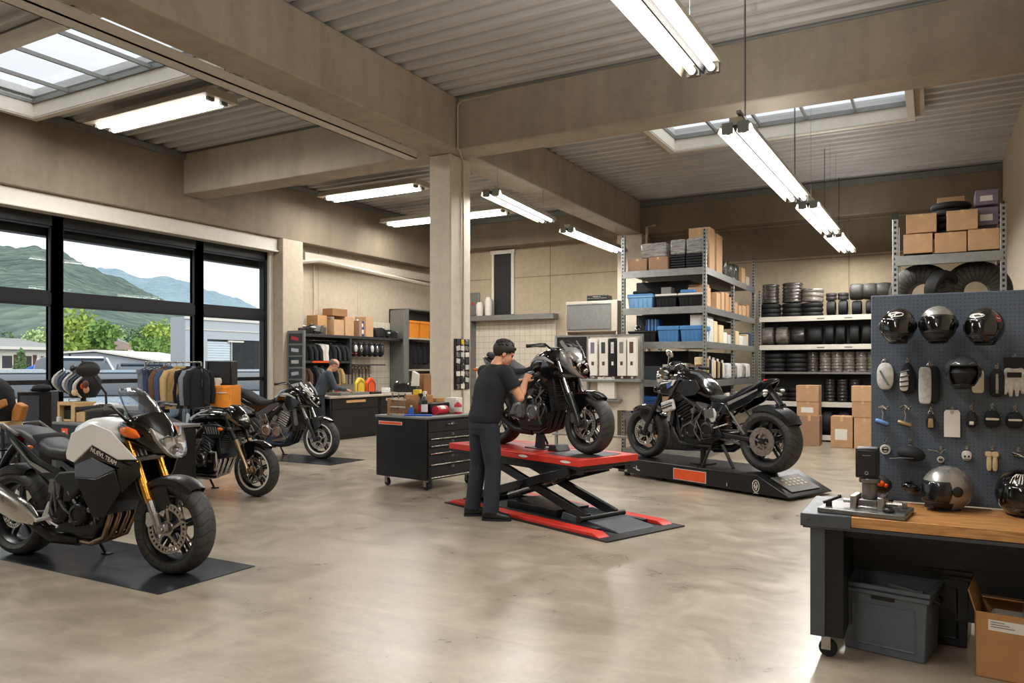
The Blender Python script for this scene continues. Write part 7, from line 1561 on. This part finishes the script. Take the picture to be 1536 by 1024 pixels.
# black case at the left edge and bag on a stool
c0=gd(15,648,9.0); c1=gd(62,587,9.0); rk_=rr_+.35
t=thing('black_cabinet','black cabinet with a grey front panel before the left window','cabinet',((c0.x+c1.x)/2,(c0.y+c1.y)/2+.1,0),rk_); w=.36; hh=c1.z
m=MB(); m.bb(-w/2,w/2,0,.4,0,hh); obj('cabinet_body',m,'satin_black',t,bevel=.012); m=MB(); m.bb(-w/2+.03,w/2-.13,-.006,0,.3,hh-.05); obj('front_panel',m,'plastic_grey',t)
m=MB(); m.ball((0,0,.0),(.13,.1,.05),16,8); m.body([(-.17,-.02,.05,.01),(-.08,-.02,.09,.02)],12); put(obj('flat_cap',m,'cloth_black',None,loc=((c0.x+c1.x)/2-.02,(c0.y+c1.y)/2+.2,hh+.035)),None,'black flat cap on the black cabinet by the left window','cap')
c=gd(4,640,8.0); T=thing('wooden_stool','wooden topped stool at the left edge of the photo','stool',(c.x-.05,c.y,0),rr_); zt_=gd(4,640,8.0).z
m=MB(); m.bb(-.2,.14,-.15,.15,zt_,zt_+.06); obj('seat',m,'wood_crate',T,bevel=.006)
for a_,b_ in((-1,-1),(1,-1),(1,1),(-1,1)): m=MB(); m.tube([(-.03+a_*.13,b_*.11,zt_),(-.03+a_*.17,b_*.14,0)],.018,8); obj('leg',m,'satin_black',T)
t=thing('roll_bag','black roll bag with a tan strap on the stool at the left edge','bag',(c.x-.05,c.y,zt_+.06),rr_); m=MB(); m.loft([rz_((-.03,0,0),.15,.13),rz_((-.03,0,.15),.17,.15),rz_((-.04,0,.32),.16,.14),rz_((-.06,0,.42),.1,.1),rz_((-.07,0,.46),.04,.05)]); obj('bag_body',m,'cloth_black',t); m=MB(); m.prism([(.06,.12),(.15,.17),(.13,.24),(.02,.2)],-.13,-.09); obj('strap',m,'leather_tan',t,bevel=.01)
m=MB(); m.prism([(0,0),(.09,.0),(.13,.16),(.05,.2),(.0,.1)],-.05,.05); put(obj('tan_holster',m,'leather_tan',None,loc=(c.x+.1,c.y+.06,zt_+.06),rz=rr_,bevel=.012),None,'small brown leather holster beside the black roll bag','holster')
# ---------------------------------------------------------------- outside the windows
m=MB(); m.bb(-140,-11.95,-60,120,-.14,-.04); put(obj('ground_outside',m,'asphalt'),None,kind='structure')
m=MB(); m.bb(-12.25,-12.06,-3,11.6,3.5,3.66); put(obj('trim_11',m,'frame_black'),None,kind='structure')
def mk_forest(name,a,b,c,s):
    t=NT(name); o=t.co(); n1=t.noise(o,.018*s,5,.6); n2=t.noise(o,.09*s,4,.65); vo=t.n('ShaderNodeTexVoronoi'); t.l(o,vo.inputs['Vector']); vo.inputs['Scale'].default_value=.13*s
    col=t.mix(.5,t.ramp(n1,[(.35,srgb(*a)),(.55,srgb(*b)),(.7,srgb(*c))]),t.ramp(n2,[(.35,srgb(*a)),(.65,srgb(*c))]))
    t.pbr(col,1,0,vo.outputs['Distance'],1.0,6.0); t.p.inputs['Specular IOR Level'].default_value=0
mk_forest('forest_near_haze',(84,98,94),(104,118,112),(126,138,124),1.0); mk_forest('forest_far_haze',(128,148,160),(140,160,170),(152,170,176),.5)  # distance haze is mixed into these colours: muted and bluish, paler far off
def hill(name,mat,D0,D1,prof,seed,rough):
    rn=random.Random(seed); ph=[rn.uniform(0,6) for _ in range(8)]
    def H(px):
        for (a,ya),(b,yb) in zip(prof,prof[1:]):
            if a<=px<=b: return ya+(yb-ya)*(px-a)/(b-a)
        return prof[-1][1]
    m=MB(); n=150; k=16; R=[]
    x0,x1=prof[0][0],prof[-1][0]
    for i in range(k+1):
        row=[]
        for j in range(n+1):
            px=x0+(x1-x0)*j/n; top=(550-H(px))/FOC*D1; f=i/k; D=D0+(D1-D0)*f
            z=-2+(top+2)*(f**.85); 
            z+=rough*f*(sin(j*.37+ph[0]+i)+.6*sin(j*.91+ph[1]+i*1.7)+.5*sin(j*1.9+i*2.3+ph[2])+.7*rn.uniform(-1,1))
            q=gd(px,550,D); row.append(V((q.x,q.y,z)))
        R.append(row)
    m.loft(R,False,True,False); put(obj(name,m,mat),None,kind='structure')
hill('hills','forest_near_haze',170,420,[(-420,330),(-100,350),(0,364),(50,366),(88,372),(110,383),(150,402),(200,424),(260,450),(330,478),(420,505),(560,540)],3,.7)
hill('mountains','forest_far_haze',900,1700,[(-200,480),(60,430),(150,400),(175,404),(215,416),(240,413),(290,424),(310,432),(350,446),(400,464),(470,490),(600,530)],5,2.2)
def mk_leaf(name,a,b):
    t=NT(name); nz=t.noise(t.co(),1.3,3); oi=t.n('ShaderNodeNewGeometry'); t.pbr(t.ramp(nz,[(.3,srgb(*a)),(.7,srgb(*b))]),.8); t.p.inputs['Specular IOR Level'].default_value=.2
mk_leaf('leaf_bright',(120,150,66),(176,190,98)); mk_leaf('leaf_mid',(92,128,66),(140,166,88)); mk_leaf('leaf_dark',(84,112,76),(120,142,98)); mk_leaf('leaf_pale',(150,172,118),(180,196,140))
def tree(label,px,pyb,pyt,w,d,mat,seed,conifer=False,n=1500):
    c=gd(px,550,d); zt=CH+(550-pyt)*d/FOC; zb=-.05; W=w*d/FOC/2; t=thing('broadleaf_tree' if not conifer else 'conifer_tree',label,'tree',(c.x,c.y,zb),0,'trees beyond the car park'); rn=random.Random(seed); H=zt-zb
    m=MB(); m.tube([(0,0,0),(.1,0,H*.3),(0,.1,H*.75)],[.2,.15,.05],8)
    for k in range(5): a=rn.uniform(0,6.28); m.tube([(0,0,H*(.25+.1*k)),(W*.5*cos(a),W*.5*sin(a),H*(.45+.09*k))],[.07,.02],6)
    obj('trunk',m,'bark',t); m=MB(); cl=[]
    if conifer:
        for k in range(n):
            f=rn.random()**.7; z=H*(.98-f*.9); r=W*f*rn.uniform(.4,1); a=rn.uniform(0,6.28); cl.append((V((r*cos(a),r*sin(a),z-.15*r)),.1*W+.12))
    else:
        bl=[(V((rn.uniform(-.6,.6)*W,rn.uniform(-.6,.6)*W,H*rn.uniform(.3,.86))),rn.uniform(.3,.5)*W) for _ in range(15)]+[(V((0,0,H*.8)),H*.19)]
        for k in range(n):
            b,r=bl[k%len(bl)]; v=V((rn.gauss(0,1),rn.gauss(0,1),rn.gauss(0,1))).normalized()*r*rn.uniform(.55,1.05); v.z*=.8; cl.append((b+v,.05*W+.1))
    for p,s in cl:
        u=V((rn.gauss(0,1),rn.gauss(0,1),rn.gauss(0,1))).normalized(); v=u.orthogonal().normalized(); s*=rn.uniform(.6,1.3)
        m.add([p-u*s,p+v*s*.6,p+u*s,p-v*s*.6],[(0,1,2,3)])
    obj('crown',m,mat,t)
tree('tall yellow green tree just right of the window post',118,545,448,80,48,'leaf_bright',1); tree('full green tree beside the tall yellow green one',150,548,478,70,44,'leaf_mid',2); tree('small green bush tree before the brown roofed house',182,548,522,52,42,'leaf_mid',4)
tree('tall pale green tree left of the neighbouring wall',252,548,474,66,58,'leaf_bright',5); tree('rounded tree standing before the tall pale one',228,548,500,62,54,'leaf_mid',6); tree('low bushy tree against the neighbouring wall',268,550,512,44,50,'leaf_mid',9); tree('small conifer in front of the cream house',32,560,525,40,40,'leaf_dark',7,True,1200)
tree('distant grey green tree behind the brown roofed house',168,545,486,60,150,'leaf_pale',8); tree('distant dark tree at the left window edge',6,545,490,50,100,'leaf_dark',11); tree('distant pale tree above the cream house roof',70,545,488,70,120,'leaf_pale',12); tree('distant tree between the two tree groups',212,545,482,50,120,'leaf_dark',13)
def house(label,px0,px1,pye,pyr,d,roof,seed,name='house',wins=3,wall='house_wall'):
    a=gd(px0,550,d); b=gd(px1,550,d+6); L=(b-a).length; ze=CH+(550-pye)*d/FOC; zr=CH+(550-pyr)*d/FOC; rz=atan2(b.y-a.y,b.x-a.x); t=thing(name,label,'house',(a.x,a.y,-.05),rz,'houses beyond the car park'); D=L*.6
    m=MB(); m.bb(0,L,0,D,0,ze); obj('wall_block',m,wall,t); m=MB(); o=.6
    E=[(-o,-o,ze),(L+o,-o,ze),(L+o,D+o,ze),(-o,D+o,ze)]; r0,r1=(L*.28,D/2,zr),(L*.72,D/2,zr); m.add(E+[r0,r1],[(0,1,5,4),(1,2,5),(2,3,4,5),(3,0,4),(3,2,1,0)]); obj('hip_roof',m,roof,t); 
    m=MB(); m.bb(-o,L+o,-o-.08,-o,ze-.2,ze+.03); obj('gutter',m,'trim_white',t)
    for k in range(wins):
        x=L*(k+.6)/(wins+.2); m=MB(); m.bb(x-.5,x+.5,-.06,0,ze*.42,ze*.8); w=obj('window',m,'trim_white',t); m=MB(); m.bb(x-.4,x+.4,-.08,-.06,ze*.45,ze*.77); obj('pane',m,'dark_grey',w)
        m=MB(); m.bb(x+.5,x+.85,-.07,-.01,ze*.42,ze*.8); obj('shutter',m,'cloth_brown',t)
house('cream house with a grey hipped roof behind the small conifer',-40,84,518,503,60,'roof_grey',1,wins=4); house('cream house with a brown roof between the trees',182,216,524,508,75,'roof_brown',2,wins=2); house('small dark topped house above the brown roofed one',168,186,512,498,110,'roof_grey',3,wins=1,wall='cloth_brown')
# grey shed and white tent roof
a=gd(92,550,34); b=gd(150,550,34); t=thing('grey_shed','low grey shed with a sloping pale roof behind the parked cars','shed',(a.x,a.y,-.05),atan2(RT.y,RT.x)); L=5.2
m=MB(); m.prism([(0,0),(L*.95,0),(L*.95,1.6),(L*.3,2.15),(0,2.1)],0,6); obj('shed_body',m,'shed_grey',t); m=MB(); m.prism([(-.1,2.1),(L*.3,2.2),(L,1.62),(L,1.68),(L*.3,2.28),(-.1,2.18)],-.2,6.2); obj('roof_sheet',m,'house_wall',t); m=MB(); m.bb(.35,.42,-.02,0,0,2.1); obj('corner_trim',m,'dark_grey',t)
a=gd(205,550,50); t=thing('white_canopy','low white tent canopy behind the clothes rail','canopy',(a.x,a.y,-.05),atan2(RT.y,RT.x)); m=MB(); m.prism([(0,1.7),(2.6,1.75),(1.3,2.05),(.2,2.0)],0,4); obj('canopy_roof',m,'house_wall',t)
for x in(.1,2.4): m=MB(); m.cyl((x,.1,0),(x,.1,1.72),.04,n=8); obj('pole',m,'shed_grey',t)
# neighbouring building with roller shutter
NX=-26; y0=gx(278,500,NX).y; zt=gx(278,473,NX).z
t=thing('neighbour_building','pale neighbouring building with a roller shutter and grey glazing','building',(NX,y0,-.05))
def ny(px): return gx(px,500,NX).y-y0
m=MB(); m.bb(-.9,0,0,ny(311),0,zt); m.bb(-.9,0,ny(311),12,zt-.85,zt); m.bb(-.9,-.4,ny(311),12,0,zt-.8); obj('wall_block',m,'shed_grey',t); m=MB(); m.bb(-.02,.05,-.05,12,zt-.08,zt+.02); m.bb(0,.03,-.02,12,zt-.5,zt-.47); obj('fascia_trim',m,'trim_white',t)
m=MB(); m.bb(-.3,-.1,ny(312),ny(347),0,zt-.95)
for k in range(26): m.bb(-.1,-.075,ny(312),ny(347),.1*k,.1*k+.07)
obj('roller_shutter',m,'shutter_pale',t)
m=MB(); m.bb(-.35,-.15,ny(349),11.5,1.2,zt-.85); w=obj('window',m,'tub_black',t); m=MB(); m.bb(-.3,-.1,ny(349),11.5,0,1.2); obj('plinth_wall',m,'dark_grey',t); m=MB(); m.bb(-.1,-.04,ny(349),11.5,1.18,1.26); m.bb(-.12,-.04,ny(348),ny(349.5),0,zt-.85); obj('mullion',m,'shed_grey',t)
m=MB(); m.bb(-.14,-.12,ny(350),11.4,1.28,zt-.88); obj('pane',m,'smoke_glass',w)
m=MB(); m.bb(-.02,.1,ny(293),ny(297),0,zt-.6); obj('downpipe',m,'dark_grey',t); m=MB(); m.bb(-.1,.0,ny(343),ny(366),zt-.95,zt-.88); obj('wall_lamp',m,'trim_white',t)
# cars
def car(label,px,d,rz,mat,suv=0,group='cars parked outside'):
    c=gd(px,550,d); t=thing('parked_car',label,'car',(c.x,c.y,-.04),rz,group); h=.1*suv
    m=MB(); m.prism([(-2.1,.3),(-2.15,.62),(-2.0,.86+h),(-1.2,.92+h),(.9,.92+h),(1.9,.78+h),(2.12,.6),(2.1,.3)],-.86,.86); obj('car_body',m,mat,t,bevel=.09,seg=4)
    m=MB(); R=[]
    ca=[(-1.75,.9+h,.8),(-1.35,1.36+h*2,.62),(-.2,1.44+h*2,.62),(.35,1.4+h*2,.62),(1.15,.92+h,.78)]
    m.prism([(-1.8,.88+h),(-1.4,1.33+h*2),(-.9,1.43+h*2),(.2,1.43+h*2),(1.15,.9+h)],-.72,.72); g_=obj('glass_house',m,'car_glass',t,bevel=.05,seg=3)
    m=MB(); m.prism([(-1.36,1.36+h*2),(-.9,1.44+h*2),(.2,1.44+h*2),(.3,1.38+h*2)],-.66,.66)
    for s in(-1,1):
        for a,b in(((-1.8,.88+h),(-1.36,1.38+h*2)),((.28,1.4+h*2),(1.15,.9+h)),((-.4,.9+h),(-.4,1.42+h*2))): m.beam((a[0],s*.725,a[1]),(b[0],s*.67 if b[1]>1.2 else s*.725,b[1]),.06,.04)
    obj('roof_panel',m,mat,t,bevel=.02)
    for x in(-1.3,1.35):
        for s in(-1,1): m=MB(); m.lathe([(0,-.1),(.3,-.1),(.32,-.06),(.32,.06),(.3,.1),(.2,.11),(0,.09)],22,(x,s*.8,.32),'Y'); w=obj('car_wheel',m,'rubber',t); m=MB(); m.lathe([(0,s*.115),(.19,s*.112),(.2,s*.1)],18,(x,s*.8,.32),'Y'); obj('hub_cap',m,'car_silver',w)
    for s in(-1,1):
        m=MB(); m.box((2.02,s*.62,.68+h),(.2,.36,.13)); obj('headlamp',m,'lens_glass' if 0 else 'fabric_silver',t,bevel=.03); m=MB(); m.box((-2.08,s*.66,.74+h),(.1,.3,.14)); obj('rear_lamp',m,'red_lens',t,bevel=.02); m=MB(); m.box((.85,s*.92,.98+h),(.14,.12,.12)); obj('door_mirror',m,mat,t,bevel=.02)
    return t
t=NT('car_glass'); t.pbr(srgb(44,56,66),.08,0); t.p.inputs['Specular IOR Level'].default_value=.8
fa=atan2(-FW.y,-FW.x)
car('silver car at the left edge of the left window',26,22,fa+.55,'car_silver'); car('white high car behind the left window post',118,24,fa+.9,'car_white',2); car('dark car parked right of the white one',215,26,fa+.3,'car_dark',1); car('light blue car close to the window behind the gear stand',192,17.2,fa+.2,'car_blue'); car('silver car low behind the left window pane',52,16,fa+.5,'car_silver'); car('pale car seen low in the right window pane',392,21,fa-.2,'car_silver')
# blue sheet on the fence and a railing
m=MB(); m.prism([(-.7,0),(.6,0),(.5,1.5),(.1,1.7),(-.5,1.45)],-.5,.5); c=gd(66,550,29); put(obj('blue_tarpaulin',m,'blue_plastic',None,loc=(c.x,c.y,-.05),bevel=.1,rz=.6),None,'blue tarpaulin cover beside the grey shed','tarpaulin')
# ---------------------------------------------------------------- lamps
def area(name,loc,sx,sy,w,col=(1,.985,.955),rot=(0,0,0),parent=None):
    l=bpy.data.lights.new(name,'AREA'); l.shape='RECTANGLE'; l.size=sx; l.size_y=sy; l.energy=w; l.color=col
    o=bpy.data.objects.new(name,l); COL.objects.link(o); o.location=loc; o.rotation_euler=rot
    if parent: o.parent=parent
    return o
LW=1.1
def fixture(p0,p1,label,group,power=60,hang=True,w=.3,cat='ceiling light',recess=False,top=None,up=.1):
    """twin tube lamp between two end points"""
    p0,p1=V(p0),V(p1); mid=(p0+p1)/2; d=p1-p0; L=d.length; rz=atan2(d.y,d.x)
    tilt=-math.asin(d.z/L)
    t=thing('fluorescent_light',label,cat,mid,0,group); t.rotation_euler=(0,tilt,rz)
    b=MB(); h=L/2
    if recess:
        b.prism([(-w/2-.06,0),(w/2+.06,0),(w/2,.1),(-w/2,.1)],-h-.1,h+.1,'X')
    else:
        b.bb(-h,h,-.06,.06,.05,.12); b.bb(-h,h,-w/2,w/2,.045,.055)
        for s in(-1,1): b.add([(-h,s*w/2,.05),(h,s*w/2,.05),(h,s*(w/2+.02),-.015),(-h,s*(w/2+.02),-.015)],[(0,1,2,3)])
    obj('housing',b,'cream_metal',t)
    if not recess: b=MB(); b.prism([(-.028,.045),(.028,.045),(.006,-.02),(-.006,-.02)],-h,h,'X'); obj('center_ridge',b,'dark_grey',t)
    for s in(-1,1):
        e=MB(); y=s*w*.25
        zc=.0 if not recess else -.012
        e.cyl((-h+.05,y,zc),(h-.05,y,zc),.026 if not recess else .045,n=10); obj('tube',e,'tube_glow',t)
        for q in(-1,1): c=MB(); c.cyl((q*(h-.05),y,zc),(q*h,y,zc),.032,n=10); c.bb(q*h-.02,q*h+.02,y-.05,y+.05,zc-.03,zc+.07); obj('end_cap',c,'grey_metal',t)
    if hang:
        tz=(top or DZ)-mid.z
        for q in(-.8,.8): c=MB(); c.cyl((q*h,0,.1),(q*h,0,tz),.003,n=5); obj('hanger_wire',c,'grey_metal',t)
    area('lamp_light',(0,0,-.06),L*.95,w*.8,power*LW*.72,parent=t)
    if not recess: area('ceiling_fill',(0,0,.14),L*.95,w*.5,power*LW*up,rot=(pi,0,0),parent=t)  # extra upward light added over the closed housing to brighten the ceiling
    return t
gr='twin tube lights in the right row'
fixture((-1.6,2.3,3.75),(-1.55,5.86,3.75),'long twin tube light cut off by the top of the photo',gr,150,up=.75)
fixture((-1.66,7.45,3.75),(-1.6,11.0,3.75),'twin tube light hanging below the right skylight',gr,150)
fixture((-1.55,11.5,3.75),(-1.5,14.0,3.75),'twin tube light second from the far end of the right row',gr,105)
fixture((-1.5,14.3,3.75),(-1.45,16.4,3.75),'twin tube light at the far end of the right row above the tyre rack',gr,80)
fixture((-1.6,-3.2,3.75),(-1.6,.6,3.75),'added unseen twin tube light behind the view in the right row',gr,90,up=.75)  # unseen lamp continuing the row, added for more light from behind the camera
gm='tube lights under the main beam'
fixture((-5.66,9.62,4.0),(-5.86,11.9,4.0),'twin tube light just right of the concrete column',gm,110,top=BZ,up=.01)
fixture((-5.95,12.9,4.0),(-6.0,15.8,4.0),'twin tube light under the beam above the grey wall cabinet',gm,110,top=BZ,up=.01)
gl='panel lights in the window bay'
fixture((-10.45,6.78,4.92),(-8.1,6.78,4.92),'wide panel light right below the left skylight',gl,120,w=.42,recess=True,top=DZ)
fixture((-10.85,11.9,4.92),(-8.6,11.9,4.92),'panel light beyond the cross beam, left of the column',gl,120,w=.42,recess=True,top=DZ)
fixture((-11.1,14.2,4.8),(-8.0,14.2,4.8),'farthest panel light, partly hidden by the column',gl,120,w=.42,recess=True,top=DZ)
fixture((-10.45,1.9,4.92),(-8.1,1.9,4.92),'added unseen panel light behind the view in the window bay',gl,260,w=.42,recess=True,top=DZ)  # unseen panel, added and turned up to brighten the column front
# cable tray under the main beam and the small rails of the right row
t=thing('cable_tray','long grey cable tray hung along the left edge of the main beam','cable tray',(-6.45,1.5,4.4))
m=MB(); m.bb(-.09,.09,-6,7.25,0,.012); m.bb(-.09,-.075,-6,7.25,0,.11); m.bb(.075,.09,-6,7.25,0,.11); obj('channel',m,'trim_white',t)
for y in (-4,-2,0,2,4,6,7): m=MB(); m.bb(-.085,.085,y-.012,y+.012,.1,.118); m.cyl((0,y,.1),(0,y,DZ-4.4),.006,n=5); obj('hanger',m,'dark_grey',t)
t=thing('conduit_rail','grey rail carrying the right row of tube lights','rail',(-1.62,7.4,3.885))
m=MB(); m.bb(-.02,.02,0,9.2,0,.03); obj('bar',m,'grey_metal',t)
for y in (.3,3.4,6.6,8.9): m=MB(); m.cyl((0,y,.02),(0,y,DZ-3.9),.006,n=5); obj('hanger',m,'dark_grey',t)
# pipes on the column and back column
def pipe(pts,r,label,mat='cream_metal',cat='pipe',name='conduit_pipe'):
    m=MB(); m.tube(pts,r,7); return put(obj(name,m,mat),None,label,cat)
pipe([(-5.94,9.3,.02),(-5.94,9.3,4.4),(-5.9,9.2,4.47),(-5.77,8.95,4.475),(-5.77,8.895,4.5),(-5.77,8.895,5.1),(-5.7,8.895,5.15),(-5.2,8.895,5.15)],.014,'thin conduit running up the concrete column and over the beam')
pipe([(-5.6,16.4,.01),(-5.6,16.4,4.6),(-5.4,16.4,4.62)],.03,'vertical pipe beside the far column above the blue tub rack')
pipe([(WX+.05,12.05,.01),(WX+.05,12.05,3.72)],.02,'thin wall pipe left of the small tool shelf')
pipe([(WX+.05,12.4,2.6),(WX+.05,12.4,3.72)],.012,'thinner wall conduit above the small tool shelf')
pipe([(WX+.06,11.9,3.68),(WX+.3,12.3,3.75),(WX+.3,16.4,3.6)],.05,'wide ceiling pipe along the left wall under the beam')
# ---------------------------------------------------------------- sky
wd=bpy.data.worlds.new('sky'); S.world=wd; wd.use_nodes=True; nt=wd.node_tree; nt.nodes.clear()
def N(t,**k):
    q=nt.nodes.new(t)
    for a,b in k.items(): setattr(q,a,b)
    return q
tc=N('ShaderNodeTexCoord'); mp=N('ShaderNodeMapping'); mp.inputs['Scale'].default_value=(1,1,2.6); nt.links.new(tc.outputs['Generated'],mp.inputs[0])
nz=N('ShaderNodeTexNoise'); nz.inputs['Scale'].default_value=3.2; nz.inputs['Detail'].default_value=7; nz.inputs['Roughness'].default_value=.55; nt.links.new(mp.outputs[0],nz.inputs[0])
rp=N('ShaderNodeValToRGB'); rp.color_ramp.elements[0].position=.36; rp.color_ramp.elements[0].color=(.78,.83,.88,1); rp.color_ramp.elements[1].position=.62; rp.color_ramp.elements[1].color=(.93,.95,.97,1)
nt.links.new(nz.outputs['Fac'],rp.inputs[0])
bg=N('ShaderNodeBackground'); nt.links.new(rp.outputs[0],bg.inputs[0]); bg.inputs[1].default_value=1.3
wo=N('ShaderNodeOutputWorld'); nt.links.new(bg.outputs[0],wo.inputs[0])
sl=bpy.data.lights.new('sun','SUN'); sl.energy=2.6; sl.angle=radians(80); so=bpy.data.objects.new('sun',sl); COL.objects.link(so); so.rotation_euler=(radians(12),radians(48),0)
S.view_settings.view_transform='Standard'; S.view_settings.look='None'; S.view_settings.gamma=1; S.view_settings.use_curve_mapping=False
S.view_settings.exposure=0.1
S.cycles.use_denoising=True
try: S.cycles.denoiser='OPENIMAGEDENOISE'
except Exception: pass
S.cycles.max_bounces=8; S.cycles.diffuse_bounces=4; S.cycles.glossy_bounces=4; S.cycles.transparent_max_bounces=12; S.cycles.transmission_bounces=4
S.cycles.sample_clamp_indirect=4.0; S.cycles.caustics_reflective=False; S.cycles.caustics_refractive=False
